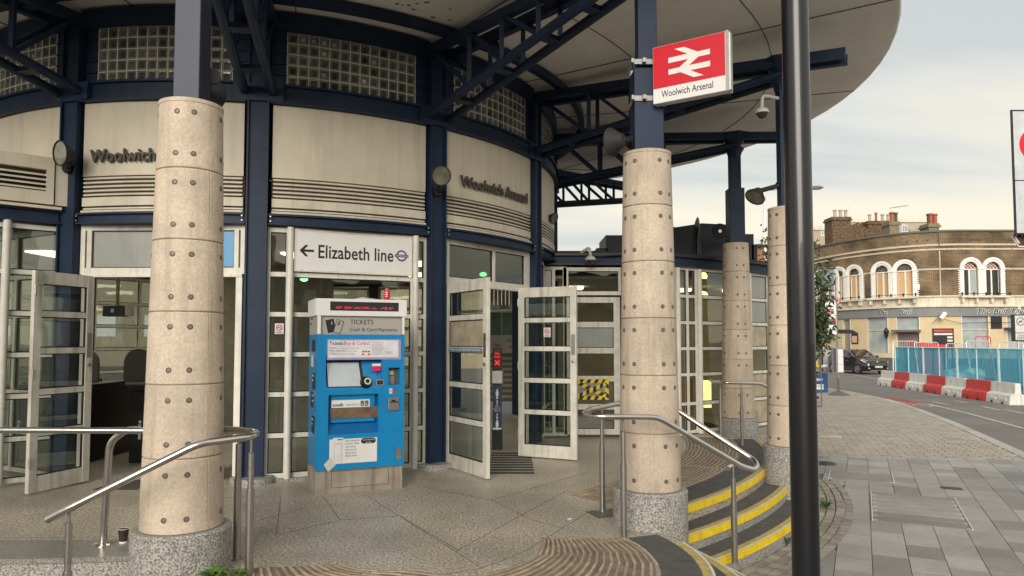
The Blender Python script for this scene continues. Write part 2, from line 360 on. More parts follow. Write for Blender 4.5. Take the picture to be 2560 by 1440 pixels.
# small setts farther along, and the fans of setts at the foot of the steps (past counting)
def sett(b, p, ang, l, wd, z):
    c, s = math.cos(ang), math.sin(ang); pts = []
    for a, e in ((-1,-1),(1,-1),(1,1),(-1,1)):
        x, y = a*l/2, e*wd/2; pts.append((p.x + x*c - y*s, p.y + x*s + y*c))
    b.add([(q[0], q[1], z-.04) for q in pts] + [(p.x+(q[0]-p.x)*.96, p.y+(q[1]-p.y)*.96, z) for q in pts], [(4,5,6,7),(0,1,5,4),(1,2,6,5),(2,3,7,6),(3,0,4,7)])
b = B(); 
for j in range(0, 240):
    for i in range(-60, 70):
        a = -R(20); ux = Vector((math.cos(a), math.sin(a), 0)); uy = Vector((-math.sin(a), math.cos(a), 0))
        p = Vector((5, FARY, 0)) + ux*((i + .5*(j % 2))*.29) + uy*(j*.152 - 6)
        if math.hypot(p.x-CX, p.y-CY) < 8.6 or p.x > kerb_x(p.y)-.2 or p.y < FARY - .35*(p.x-4)*.3 or p.y > 34: continue
        px, py = proj(Vector((p.x, p.y, ZP)))
        if not (1850 < px < 2750): continue
        b.cm = random.choice([0,0,1,2]) if not (py < 1010 and 0) else 1
        sett(b, p, a, .28, .143, ZP + .006 + random.uniform(-.003, .003))
b.build('sett', [M('sett_a', (.40,.355,.30), .75, var=.15, scale=3, speck=.15), M('sett_b', (.36,.32,.275), .75, var=.15, scale=3), M('sett_c', (.33,.30,.27), .75, var=.2, scale=3)], pave, kind='stuff')
b = B()
for k in range(4):
    r = 8.38 + k*.1; t = R(38); 
    while t < R(78):
        p = pol(r, t)
        if math.hypot(p.x-BC[0], p.y-BC[1]) > 2.45 and not (r > 9.05 and t > R(60)): b.cm = random.choice([0,1]); sett(b, p, t, .095, .09, ZP + .008 + random.uniform(-.006, .006))
        t += .1/r + .001
b.build('cobble', [M('cobble_a', (.30,.27,.23), .8, var=.25, scale=6), M('cobble_b', (.23,.21,.185), .8, var=.25, scale=6)], pave, kind='stuff')
# service covers
def scover(px, py, hl, hw, n, label):
    p = gnd(px, py, ZP); t = thing('service_cover', (p.x, p.y, ZP+.006), label, 'cover', rz=-UA)
    q = B()
    for s in (-1, 1): q.box(-hw-.014 if s < 0 else hw, -hw if s < 0 else hw+.014, -hl, hl, -.03, .008)
    q.build('cover_frame', M('cover_edge', (.62,.61,.58), .5, .2), t, world=False)
    for i in range(n):
        y0 = -hl + 2*hl*i/n; q = B(); q.box(-hw+.006, hw-.006, y0+.010, y0+2*hl/n-.008, -.03, -.001); o = q.build('cover_slab', slab_ms[0], t, world=False)
        for s in (-1, 1):
            q = B(); q.box(s*hw-.045 if s > 0 else -hw+.006, hw-.006 if s > 0 else -hw+.045, y0+.012, y0+.026, -.01, .002); q.build('lifting_slot', MATS['cover_edge'], o, world=False)
scover(2290, 1272, .86, .47, 7, 'long recessed service cover of stone strips with bright metal edges in the grey paving')
scover(2152, 1192, .34, .42, 1, 'smaller recessed service cover with thin metal edge beyond the long striped cover')
p = gnd(2052, 1158, ZP); q = B(); q.lathe([(.24,-.02),(.24,.005),(.22,.008),(.0,.008)], (p.x,p.y,ZP), 28, cap=False)
for k in range(8): a = k*math.pi/4; q.beam((p.x+.06*math.cos(a), p.y+.06*math.sin(a), ZP+.01), (p.x+.2*math.cos(a), p.y+.2*math.sin(a), ZP+.01), .02, .01)
q.build('drain_cover', M('cast_iron', (.06,.055,.05), .6, var=.3), label='round cast iron drain cover beside the granite column base', cat='drain cover', smooth=True)
p = gnd(2378, 1221, ZP); q = B(); q.M = Matrix.Translation((p.x,p.y,ZP)) @ Matrix.Rotation(-UA,4,'Z'); q.box(-.13,.13,-.09,.09,-.02,.004)
for k in range(5): q.box(-.1,.1,-.07+k*.032,-.058+k*.032,.004,.009)
q.build('stopcock_cover', MATS['cast_iron'], label='small cast iron stopcock plate in the grey slabs', cat='drain cover')

# forecourt: raised floor, steps, bands
tA, tB = R(11.8), R(38.3)
outer = [pol(7.15, R(-62) + (tA-R(-62))*i/24) for i in range(25)]
th = math.atan2(BC[0]-CX, CY-BC[1]); dc = math.hypot(BC[0]-CX, CY-BC[1])
def far_root(t):
    d = dc*math.cos(t-th); k = BR**2 - (dc*math.sin(t-th))**2; return d + math.sqrt(max(k, 0))
ts = [tA + (tB-tA)*i/40 for i in range(41)]
outer += [pol(far_root(t), t) for t in ts]
outer += [pol(7.77, tB + .01 + (R(100)-tB)*i/30) for i in range(31)]
outer += [pol(4, R(160)), Vector((CX, 20, 0)), pol(9, R(-150))]
b = B(); b.prism([(p.x, p.y) for p in outer], ZP-.3, 0); floor = b.build('forecourt_floor', granfloor, kind='structure')
b = B(); b.cm = 0
b.arc(C2, 7.152, 7.19, R(-60), R(9), ZP-.3, -.035, 20); b.build('forecourt_wall', granite, kind='structure')
b = B(); b.arc(C2, 6.72, 7.20, R(-60), R(9.0), -.03, .006, 24); b.build('coping', M('granite_coping', (.27,.255,.23), .3, var=.1, scale=3, speck=.5, sscale=110), MATS and bpy.data.objects['forecourt_wall'])
# floor joints (thin recessed-looking saw cuts) following the real paving layout
b = B()
def cut(x0, y0, x1, y1, wd=.005):
    a = gnd(x0, y0, .0); c = gnd(x1, y1, .0); b.beam((a.x,a.y,-.0035), (c.x,c.y,-.0035), wd, .009)
for q in [(702,1240,690,1338),(808,1240,850,1300),(915,1238,1205,1420),(1205,1420,1300,1385),(1300,1385,1480,1275),(1140,1378,1300,1290),(1000,1290,1150,1378),(1300,1290,1420,1225),(650,1300,760,1270),(1060,1218,1230,1250),(1230,1250,1330,1300),(1330,1300,1440,1330),(420,1250,660,1240),(60,1290,330,1262),(1230,1250,1470,1180),(850,1300,1000,1290),(690,1338,850,1300),(0,1345,330,1342),(1205,1420,1090,1440)]: cut(*q)
b.build('paving_joint', joint, floor)
# steps round the column ring and round the landing
def step(name, r, z, c, t0, t1, dz=0):
    b = B(); b.arc(c, .3 if c is BC else 6.9, r, t0, t1, ZP-.3, z+dz, 60); return b.build(name, granite, kind='structure')
def nosings(parent, c, r, z, t0, t1, pl=.55):
    n = max(1, round((t1-t0)*r/pl))
    for i in range(n):
        a = t0+(t1-t0)*i/n; e = t0+(t1-t0)*(i+1)/n - .006/r
        q = B(); q.arc(c, r-.075, r+.004, a, e, z-.012, z+.004, 5); q.build('nosing_top', yellowold, parent)
        q = B(); q.arc(c, r+.0005, r+.009, a, e, z-.07, z+.001, 5); q.build('nosing_face', yellow, parent)
        q = B(); q.arc(c, r-.012, r+.0075, a, e, z+.0045, z+.0075, 5); q.build('nosing_trim', white_edge, parent)
def band(parent, c, r0, r1, z, t0, t1, mat=darkband, name='anti_slip_band'):
    q = B(); q.arc(c, r0, r1, t0, t1, z-.01, z+.004, 30); return q.build(name, mat, parent)
T0, T1 = R(37.8), R(101)
st = []
for i, (r, z) in enumerate([(8.04, -.15), (8.31, -.30)]):
    s = step('step', r, z, C2, R(33), T1); st.append(s)
    band(s, C2, r-.27, r-.075, z, R(36), T1); nosings(s, C2, r, z, R(37), T1)
band(floor, C2, 7.37, 7.695, 0, R(39), T1); nosings(floor, C2, 7.77, 0, R(40.5), T1)
# landing steps: angle measured about the landing centre, 0 = towards camera
for i, (r, z) in enumerate([(2.135, -.153), (2.405, -.303)]):
    s = step('step', r, z, BC, R(-100), R(125))
    band(s, BC, r-.27, r-.075, z, R(-95), R(115)); nosings(s, BC, r, z, R(-95), R(118))
band(floor, BC, 1.52, BR-.075, 0, R(-80), R(112)); nosings(floor, BC, BR, 0, R(-80), R(104))
# corduroy tactile paving: ribs on a slightly raised tan base
tact = B(); 
inn = [(-185,.78),(-165,.62),(-140,.34),(-118,.27),(-95,.29),(-74,.35),(-50,.42),(-34,.45),(-9,.54),(8,.68),(21,.76),(40,.95),(60,1.1)]
def rin(a):
    for i in range(1, len(inn)):
        if a <= inn[i][0]: t = (a-inn[i-1][0])/(inn[i][0]-inn[i-1][0]); return inn[i-1][1]+t*(inn[i][1]-inn[i-1][1])
    return 1.2
def tpt(a, f): r = rin(a)*(1-f) + 1.49*f; return Vector((BC[0]+r*math.cos(R(a)), BC[1]+r*math.sin(R(a)), 0))
angs = [-172,-160,-148,-136,-124,-112,-100,-88,-76,-64,-52,-40,-28,-16,-4,8,20,32,44]
tp = thing('tactile_paving', (BC[0], BC[1], 0), None, None); tp['kind'] = 'structure'
YL = 5.66
poly = [tpt(a, 1) for a in range(-172, 45, 4) if tpt(a, 1).y < YL]; poly2 = [tpt(a, 0) for a in range(44, -173, -4) if tpt(a, 0).y < YL]
tact.add([(p.x, p.y, .003) for p in poly] + [(p.x, p.y, .003) for p in poly2[::-1]], [])
n = min(len(poly), len(poly2)); vs = []; 
tact = B()
for a in range(-172, 44, 4):
    for f in range(0, 8):
        P = [tpt(a, f/8), tpt(a, (f+1)/8), tpt(a+4, (f+1)/8), tpt(a+4, f/8)]
        if all(p.y < YL + .02 for p in P): tact.add([(p.x, p.y, .003) for p in P], [(0,1,2,3)])
tact.build('tactile_base', tactile_m, tp)
NR = 17
for k in range(NR):
    f = (k+.5)/NR; pts = [tpt(a, f) for a in angs]; seg = []
    for i in range(len(pts)-1):
        a, c = pts[i], pts[i+1]
        if a.y > YL: break
        if c.y > YL: c = a.lerp(c, (YL-a.y)/(c.y-a.y))
        d = (c-a); 
        a2 = a.lerp(c, .02) if i % 2 == 0 else a; c2 = a.lerp(c, .965) if i % 2 else c
        q = B(); q.beam((a2.x,a2.y,.006), (c2.x,c2.y,.006), .019, .008); seg.append(q)
    for g_ in range(0, len(seg), 2):
        q = B()
        for s_ in seg[g_:g_+2]: q.add(s_.v, s_.f)
        q.build('rib', rib_m, tp)
tp2 = thing('tactile_paving', (*pol(7, R(60)).xy, 0), None, None); tp2['kind'] = 'structure'
for (r0, r1, a0, a1) in ((6.62, 7.36, R(41), R(60.5)), (6.62, 7.36, R(61.2), R(84))):
    q = B(); q.arc(C2, r0, r1, a0, a1, -.01, .003, 20); q.build('tactile_base', tactile_m, tp2)
    for k in range(14):
        rr = r0 + .03 + k*.053; q = B(); pts = [pol(rr - (.0 if i % 2 else .012), a0+(a1-a0)*i/10) for i in range(11)]
        for i in range(10): q.beam((*pts[i].xy,.006), (*pts[i+1].xy,.006), .019, .008)
        q.build('rib', rib_m, tp2)
# inspection plate by the second column
p = gnd(1545, 1282, 0); q = B(); q.M = Matrix.Translation((p.x,p.y,0)) @ Matrix.Rotation(R(20),4,'Z'); q.box(-.26,.26,-.13,.13,-.01,.006); q.build('inspection_plate', M('plate_iron', (.12,.11,.09), .5, var=.3, scale=20), floor)
# entrance mats
for (x0,y0,x1,y1) in ((1218,1185,1300,1130),(232,1225,372,1200)):
    a = gnd(x0,y0,0); c = gnd(x1,y1,0); q = B()
    for k in range(9): q.box(min(a.x,c.x), max(a.x,c.x)+.15, min(a.y,c.y)+k*abs(c.y-a.y)/9, min(a.y,c.y)+(k+.6)*abs(c.y-a.y)/9, 0, .005)
    q.build('entrance_mat', M('rubber_mat', (.05,.045,.04), .8), floor)

# ------------------------------------------------------------------ station rotunda
rot = thing('station_rotunda', (CX, CY, 0), 'round cream and navy station building with glass block band and raised lettering', 'building')
def th_k(k): return TH0 + k*PHI
ZB0, ZB1, ZPT, ZG0, ZG1, ZT = 2.845, 2.965, 4.21, 4.44, 5.07, 5.27
hw = .125/RD
for k in range(-3, 11):
    t = th_k(k); m = face(pol(RD, t, 0), (math.cos(t), math.sin(t), 0))    # x along wall, y up, z outward
    q = B(m)
    q.box(-.115,.115, .07, ZT-.1, -.1, .035); 
    q.box(-.115,-.095, .07, ZT-.1, .03, .07); q.box(.095,.115, .07, ZT-.1, .03, .07)
    q.build('steel_column', navy, rot)
    q = B(); q.lathe([(.235,0),(.235,.05),(.22,.072),(0,.072)], pol(RD+.0, t, 0), 24, cap=False); q.build('column_pad', granite, rot, smooth=True)
    if -2 <= k <= 4:
        q = B()
        for zz in (2.88, 2.93):
            for s in (-1, 1): c = m @ Vector((s*.15, zz, .06)); q.lathe([(.012,0),(.012,.012),(.008,.016)], c, 8, axis=m.to_3x3() @ Vector((0,0,1)))
        q.build('bolt', steelb, rot)
# glass blocks
gb_ms = [M('glass_block', (.19,.195,.17), .12, var=.35, scale=14, bump=.5, bscale=22, rnd=.35, coat=.5, spec=.7),
         M('glass_block_glint', (.38,.385,.34), .15, var=.6, scale=22, bump=.6, bscale=25, rnd=.4, coat=.5)]  # paler core colour paints the reflection caught by a few blocks
q = B(); hx = .0545
def ringq(z0, h0, z1, h1):
    q.add([(-h0,-h0,z0),(h0,-h0,z0),(h0,h0,z0),(-h0,h0,z0),(-h1,-h1,z1),(h1,-h1,z1),(h1,h1,z1),(-h1,h1,z1)], [(0,1,5,4),(1,2,6,5),(2,3,7,6),(3,0,4,7)])
ringq(-.03, hx, 0, hx); ringq(0, hx, .004, hx-.008); ringq(.004, hx-.008, .003, hx-.018); ringq(.003, hx-.018, -.02, hx-.03)
q.cm = 1; q.add([(-hx+.03,-hx+.03,-.02),(hx-.03,-hx+.03,-.02),(hx-.03,hx-.03,-.02),(-hx+.03,hx-.03,-.02)], [(0,1,2,3)])
blk_in = M('glass_block_core', (.075,.08,.068), .5, spec=.15, var=.5, scale=30, bump=.3, bscale=18, rnd=.6)
gb_me = [mesh_of(q, 'glass_block', [gb_ms[0], blk_in]), mesh_of(q, 'glass_block', [gb_ms[0], gb_ms[1]])]
for k in range(-3, 11):
    vis = -1 <= k <= 3; a0, a1 = th_k(k)+hw, th_k(k+1)-hw; n = 10
    if k == 10: a1 = th_k(-3)+2*math.pi-hw
    q = B(); q.arc(C2, RD-.12, RD+.02, a0, a1, ZB0, ZB1, n); q.arc(C2, RD+.02, RD+.06, a0, a1, ZB1-.02, ZB1, n); q.arc(C2, RD+.02, RD+.06, a0, a1, ZB0, ZB0+.018, n); q.build('ring_beam', navy, rot)
    q = B(); q.arc(C2, RD-.1, RD+.03, a0, a1, ZPT+.005, ZG0, n); q.arc(C2, RD+.03, RD+.07, a0, a1, ZG0-.025, ZG0, n); q.arc(C2, RD+.03, RD+.07, a0, a1, ZPT+.005, ZPT+.03, n); q.build('ring_beam', navy, rot)
    q = B(); q.arc(C2, RD-.1, RD+.05, a0, a1, ZG1, ZT, n); q.build('ring_beam', navy, rot)
    q = B(); q.arc(C2, RD-.06, RD+.0, a0+.006, a1-.006, 3.385, ZPT, n); q.build('wall_panel', cream, rot)
    q = B(); q.arc(C2, RD-.10, RD-.035, a0+.004, a1-.004, ZB1, 3.39, n); q.build('louvre_backing', shadow_gap, rot)
    for i in range(5):
        z = 3.165 + i*.046; q = B(); q.arc(C2, RD-.035, RD+.0, a0+.008, a1-.008, z, z+.017, n, z1b=z+.03); q.build('slat', creamd, rot)
    q = B(); q.arc(C2, RD-.06, RD+.003, a0+.006, a1-.006, 3.048, 3.145, n); q.build('trim_board', creamd, rot)
    q = B(); q.arc(C2, RD-.06, RD-.012, a0+.006, a1-.006, 3.012, 3.03, n); q.build('trim_board', creamd, rot)
    q = B(); q.arc(C2, RD-.06, RD+.02, a0+.006, a1-.006, 2.975, 2.998, n); q.build('trim_board', creamd, rot)
    # glass block band
    s0, s1 = a0 + .17/RD, a1 - .17/RD; nb = 13
    q = B(); q.arc(C2, RD-.09, RD-.0425, s0, s1, ZG0, ZG1, 26)
    for j in range(6): q.arc(C2, RD-.0425, RD-.0185, s0, s1, ZG0+j*.126-.0055, ZG0+j*.126+.0055, 13)
    for i in range(nb+1): t_ = s0+(s1-s0)*i/nb; q.arc(C2, RD-.0425, RD-.0188, t_-.0055/RD, t_+.0055/RD, ZG0, ZG1, 1)
    gp = q.build('glass_block_panel', M('block_mortar', (.66,.65,.56), .8, var=.1), rot)
    for (u0, u1) in ((a0, s0), (s1, a1)):
        q = B(); q.arc(C2, RD-.09, RD-.03, u0, u1, ZG0, ZG1, 2)
        for i in range(1, 5): q.arc(C2, RD-.03, RD-.008, u0, u1, ZG0+i*.126, ZG0+i*.126+.012, 2)
        q.build('side_panel', navy, rot)
    if vis and k < 3:
        for i in range(nb):
            for j in range(5):
                t = s0 + (s1-s0)*(i+.5)/nb; p = pol(RD-.0185, t, ZG0 + (j+.5)*.126)
                wdt = (s1-s0)*RD/nb
                br = (k == 1 and ((j == 4 and 0 < i < 5) or (j in (2,3) and i < 4 and random.random() < .35))) or random.random() < .03
                inst(gb_me[1 if br else 0], 'glass_block', gp, Matrix.Translation(-wloc(gp)) @ face(p, (math.cos(t), math.sin(t), 0)) @ Matrix.Diagonal((wdt/.119, 1.07, 1, 1)))
    elif vis:
        q = B()
        for i in range(nb):
            for j in range(5):
                t = s0 + (s1-s0)*(i+.5)/nb; q.M = face(pol(RD-.0185, t, ZG0+(j+.5)*.126), (math.cos(t), math.sin(t), 0)); q.box(-.055,.055,-.058,.058,-.01,.004)
        q.M = Matrix(); q.build('glass_block', gb_ms[0], rot, kind='stuff')
# raised lettering, bent round the drum, letter by letter
def ring_text(s, t_start, z, size, total):
    full = tmesh(s, size); W = max(v.co.x for v in full.vertices)-min(v.co.x for v in full.vertices); sc_ = total/W
    for i, ch in enumerate(s):
        if ch == ' ': continue
        pre = tmesh(s[:i+1], size, ext=.014, off=.004); xs = [v.co.x for v in pre.vertices]; e = max(xs)
        one = tmesh(ch, size, ext=.014, off=.004); ox = [v.co.x for v in one.vertices]; sh = (e - max(ox))
        for v in one.vertices:
            x = (v.co.x + sh)*sc_; t = t_start + x/RD; y = v.co.y; zz = v.co.z
            p = pol(RD + .035 + zz, t, z + y) - Vector((CX, CY, 0)); v.co = p
        one.materials.append(bronze); one.name = 'letter'; inst(one, 'letter', rot, Matrix())
def theta_at(px, z, r=RD):
    best = None
    for i in range(2000):
        t = -1.2 + 2.6*i/2000; x, y = proj(pol(r, t, z)); 
        if best is None or abs(x-px) < best[0]: best = (abs(x-px), t)
        if math.sin(t) > .98: break
    return best[1]
ring_text('Woolwich Arsenal', theta_at(233, 3.55), 3.53, .20, 1.36)
ring_text('Woolwich Arsenal', theta_at(1147, 3.55), 3.53, .20, 1.43)

# glazed screens ------------------------------------------------
ROWS = [.06, .50, .955, 1.40, 1.85, 2.30, 2.80]
def screen(parent, P, Q, xs, zs, bar=.05, dep=.06, mats=None, skip=(), fm=None, name='window_frame', hbar=None, n_out=None):
    """frame with panes from P to Q (plan points); xs = fractions of mullions, zs = levels of the bars"""
    P = Vector((P[0], P[1], 0)); Q = Vector((Q[0], Q[1], 0)); L = (Q-P).length; m = face(P, (Q-P)); q = B(m); hb = hbar or bar
    xs = [x*L for x in xs]
    for x in xs: q.box(x-bar/2, x+bar/2, zs[0]-hb/2, zs[-1]+hb/2, -dep, 0)
    for i in range(len(xs)-1):
        for z in zs: q.box(xs[i]+bar/2, xs[i+1]-bar/2, z-hb/2, z+hb/2, -dep+.004, -.004)
    fr = q.build(name, fm or frame_m, parent)
    for i in range(len(xs)-1):
        for j in range(len(zs)-1):
            if (i, j) in skip: continue
            x0, x1, z0, z1 = xs[i]+bar/2, xs[i+1]-bar/2, zs[j]+hb/2, zs[j+1]-hb/2
            if x1-x0 < .02: continue
            q = B(m); q.box(x0-.002, x1+.002, z0-.002, z1+.002, -dep*.55, -dep*.55+.006); q.build('pane', (mats or {}).get((i, j), (mats or {}).get('*', glass)), fr)
            q = B(m); g = .012
            q.box(x0, x0+g, z0, z1, -dep*.5, -dep*.3); q.box(x1-g, x1, z0, z1, -dep*.5, -dep*.3); q.box(x0+g, x1-g, z0, z0+g, -dep*.5, -dep*.3); q.box(x0+g, x1-g, z1-g, z1, -dep*.5, -dep*.3); q.build('gasket', gasket, fr)
    return fr, m, L
def P2(t, r=RD-.03): p = pol(r, t); return (p.x, p.y)
# bay behind the ticket machine
a, c = th_k(1), th_k(2); d = c-a
fA = a + d*.058; f1, f2 = a + d*.17, a + d*.865; fB = c - d*.058
screen(rot, P2(fA), P2(f1-.004), [0, 1], ROWS)
screen(rot, P2(f1+.004), P2(f2-.004), [0, 1], ROWS[:-1], mats={'*': glass})
screen(rot, P2(f2+.004), P2(fB), [0, 1], ROWS)
q = B(); tt = [f1, f2]
for i in range(2):
    p = pol(RD+.01, tt[i]); q = B(); q.tube([(p.x,p.y,.03),(p.x,p.y,2.83)], .036, 14); q.build('round_mullion', frame_m, rot, smooth=True)
pm = face((*P2(f1+.004), 2.3), Vector((*P2(f2-.004), 0)) - Vector((*P2(f1+.004), 0)))
Lb = (Vector(P2(f2-.004)) - Vector(P2(f1+.004))).length
q = B(pm); q.box(0, Lb, .49, .54, -.06, 0); q.build('window_frame', frame_m, rot)
# entrance bays: transom lights over open doorways
for k, lights in ((0, (0,.46,1)), (2, (0,.56,1))):
    a, c = th_k(k)+.033, th_k(k+1)-.033
    screen(rot, P2(a), P2(c), [0,.04] + [.04+.92*x for x in lights[1:-1]] + [.96,1], [2.33, 2.82], bar=.05, hbar=.07, skip={(0,0),(len(lights),0)},
           mats={'*': gl_dark if k == 2 else gl_frost})
    A, Cc = Vector((*P2(a),0)), Vector((*P2(c),0)); m = face(A, Cc-A); L = (Cc-A).length
    q = B(m); q.box(0,.07,.02,2.29,-.08,0); q.box(L-.07,L,.02,2.29,-.08,0); q.box(0,L,2.262,2.295,-.08,.012); q.build('door_frame', frame_m, rot)
    if k == 0:
        q = B(m); q.box(L*.80, L*.955, 2.385, 2.765, -.028, -.02); q.build('blue_panel', blue, rot)
# low granite kerb under fixed screens
for k in (1,):
    q = B(); q.arc(C2, RD-.1, RD+.03, th_k(k)+.05, th_k(k+1)-.05, 0, .035, 8); q.build('plinth_kerb', granite, rot)
# remaining bays (sides and back of the drum)
for k in list(range(3, 11)) + [-1, -2, -3]:
    a, c = th_k(k)+.03, (th_k(k+1) if k < 10 else th_k(-3)+2*math.pi)-.03
    if k in (5, 6): rws = ROWS[4:]
    screen(rot, P2(a), P2(c), [0, .5, 1], ROWS if k not in (5,) else [2.2, 2.8], mats={'*': gl_dark} if 6 < k else None)  # rear panes given a tint to darken the hall
# doors
def door(P, Q, label, handle_end=1, mats=None, zt=2.25):
    dv = Vector((Q[0]-P[0], Q[1]-P[1], 0)); L = dv.length; m = face((P[0], P[1], .02), dv); q = B(m)
    st_, rows = .085, [.16, .56, .62, .98, 1.04, 1.40, 1.46, 1.78, 1.84, 2.12]
    T = .045
    q.box(0, st_, 0, zt, -T, 0); q.box(L-st_, L, 0, zt, -T, 0)
    q.box(st_, L-st_, 0, rows[0], -T+.003, -.003)
    for i in range(1, 9, 2): q.box(st_, L-st_, rows[i], rows[i+1], -T+.003, -.003)
    q.box(st_, L-st_, rows[9], zt, -T+.003, -.003)
    dr = q.build('door', door_m, rot, label=label)
    for i in range(0, 10, 2):
        q = B(m); q.box(st_-.002, L-st_+.002, rows[i]-.002, rows[i+1]+.002, -T*.6, -T*.6+.006); q.build('pane', (mats or {}).get(i//2, glass), dr)
        q = B(m); g = .011; z0, z1 = rows[i], rows[i+1]
        for zz in ((-T*.55,-T*.3),(-T*.75,-T*.62)):
            q.box(st_, st_+g, z0, z1, *zz); q.box(L-st_-g, L-st_, z0, z1, *zz); q.box(st_+g, L-st_-g, z0, z0+g, *zz); q.box(st_+g, L-st_-g, z1-g, z1, *zz)
        q.build('gasket', gasket, dr)
    q = B(m); x = L-.045 if handle_end else .045
    q.lathe([(.022,0),(.02,.01),(.008,.012)], (x, 1.27, .0), 12, axis=(0,0,1))
    q.box(x-.028, x+.028, 1.35, 1.62, 0, .003); q.build('handle', steelb, dr)
    q = B(m); xe = 0 if handle_end else L
    for z in (.25, 1.15, 2.0): q.tube([(xe, z, .008), (xe, z+.1, .008)], .011, 8)
    q.build('hinge', steelb, dr)
    return dr, m, L
dl, ml, Ll = door((gnd(70,1240).x, gnd(70,1240).y), (gnd(222,1206).x, gnd(222,1206).y), 'scuffed white glazed door standing open')
d2, m2, L2 = door((gnd(1112,1168).x, gnd(1112,1168).y), (gnd(1216,1202).x, gnd(1216,1202).y), 'open glazed door with a frosted upper pane', mats={3: gl_tan})
d3, m3, L3 = door((gnd(1296,1143).x, gnd(1296,1143).y), (gnd(1442,1154).x, gnd(1442,1154).y), 'wide open glazed door with push plate')
p = pol(RD-.05, th_k(1)-.09); door((p.x, p.y), (p.x-.28, p.y+.78), 'folded back white door seen edge on')
# closer on top of the left door
q = B(ml); q.box(.03,.07,2.1,2.24,0,.03); q.build('door_closer', steelb, dl)
# printed strip on the middle door
q = B(m2); q.box(.10, L2-.10, 1.405, 1.448, -.002, .001); sg = q.build('notice_strip', M('faded_blue', (.13,.19,.26), .5), d2)
text('When closed, alternative entrance', .034, white, Matrix.Translation(-wloc(d2)) @ m2 @ Matrix.Translation((.12, 1.418, .0012)), d2, fitw=L2-.26)
def nosmoke(parent, m, x, z, s=1, box=True):
    off = Matrix.Translation(-wloc(parent)) if parent.parent or parent.name.startswith('door') else Matrix()
    q = B(m); q.box(x-.05*s, x+.05*s, z-.075*s if box else z-.05*s, z+.05*s, .0, .0012); n_ = q.build('no_smoking_sticker', whited, parent)
    k = B(); ringpoly(k, m @ Matrix.Translation((x, z, .0015)), 0, 0, .026*s, .036*s); s2 = B(m); 
    k2 = B(m @ Matrix.Translation((x, z, .0035)) @ Matrix.Rotation(R(-45), 4, 'Z')); k2.box(-.03*s,.03*s,-.004*s,.004*s,0,.0006); k.add(k2.v, k2.f)
    k.build('prohibition_ring', inkr, n_)
    k = B(m @ Matrix.Translation((x, z, .0026))); k.box(-.02*s,.014*s,-.004*s,.004*s,0,.0006); k.box(.012*s,.018*s,.006*s,.016*s,0,.0006); k.build('cigarette_print', ink, n_)
    if box:
        k = B(m @ Matrix.Translation((x, z-.06*s, .0016))); 
        for i in range(2): k.box(-.034*s,.034*s,-.006*s+i*.012*s,-.001*s+i*.012*s,0,.0005)
        k.build('print_line', ink, n_)
nosmoke(d3, m3 @ Matrix.Translation((0,0,.002)), .42, 1.66)
mq = face((*P2(fA), 0), Vector((*P2(f1-.004),0)) - Vector((*P2(fA),0)))
nosmoke(rot, mq @ Matrix.Translation((0,0,.004)), .13, 1.70, .95)

# west wing: straight screen and louvre box left of the first doorway
W0, W1 = Vector((-4.98, 7.99, 0)), Vector((-7.2, 6.05, 0)); wd = (W1-W0)
wm = face(W1, W0-W1); WL = wd.length
wing = thing('side_wing', (W1+W0)/2, 'straight glazed side wing with louvred cream box above its screens', 'building')
xs = [0] + [1-x/WL for x in (2.3, 1.75, 1.15, .60, .06)]
screen(wing, (W1.x,W1.y), (W0.x,W0.y), xs, ROWS)
for x in (.60, 1.15, 2.3):
    p = W1.lerp(W0, 1-x/WL) + wm.to_3x3() @ Vector((0,0,.03)); q = B(); q.tube([(p.x,p.y,.03),(p.x,p.y,2.86)], .04, 14); q.build('round_mullion', frame_m, wing, smooth=True)
q = B(wm); q.box(-.1, WL, 2.85, 3.0, -.1, .03); q.box(-.1, WL, 2.85, 2.87, .03, .07); q.box(-.1, WL, 2.98, 3.0, .03, .07); q.build('ring_beam', navy, wing)
q = B(wm); q.box(-.1, WL-.12, 3.0, 3.03, -.1, .12); q.build('trim_board', creamd, wing)
q = B(wm); q.box(-.1, WL-.2, 3.05, 3.52, -.4, .04); q.build('louvre_backing', shadow_gap, wing)
q = B(wm); q.box(-.1, WL-.2, 3.43, 3.55, .04, .12); q.box(-.1, WL-.2, 3.05, 3.19, .04, .12); q.box(WL-.27, WL-.2, 3.19, 3.43, .04, .12); q.box(-.1,WL-.19,3.55,3.57,-.4,.12); q.build('louvre_box', cream, wing)
q = B(wm); q.box(WL-.185, WL-.03, 3.05, 3.55, -.4, .1); q.build('end_panel', creamd, wing)
for i in range(4):
    q = B(wm); z = 3.215 + i*.052; q.add([(-.1,z,.05),(WL-.27,z,.05),(WL-.27,z+.022,.05),(-.1,z+.022,.05),(-.1,z-.012,.115),(WL-.27,z-.012,.115),(WL-.27,z+.006,.115),(-.1,z+.006,.115)], [(0,1,2,3),(4,5,6,7),(0,1,5,4),(2,3,7,6),(1,2,6,5),(0,3,7,4)]); q.build('slat', creamd, wing)

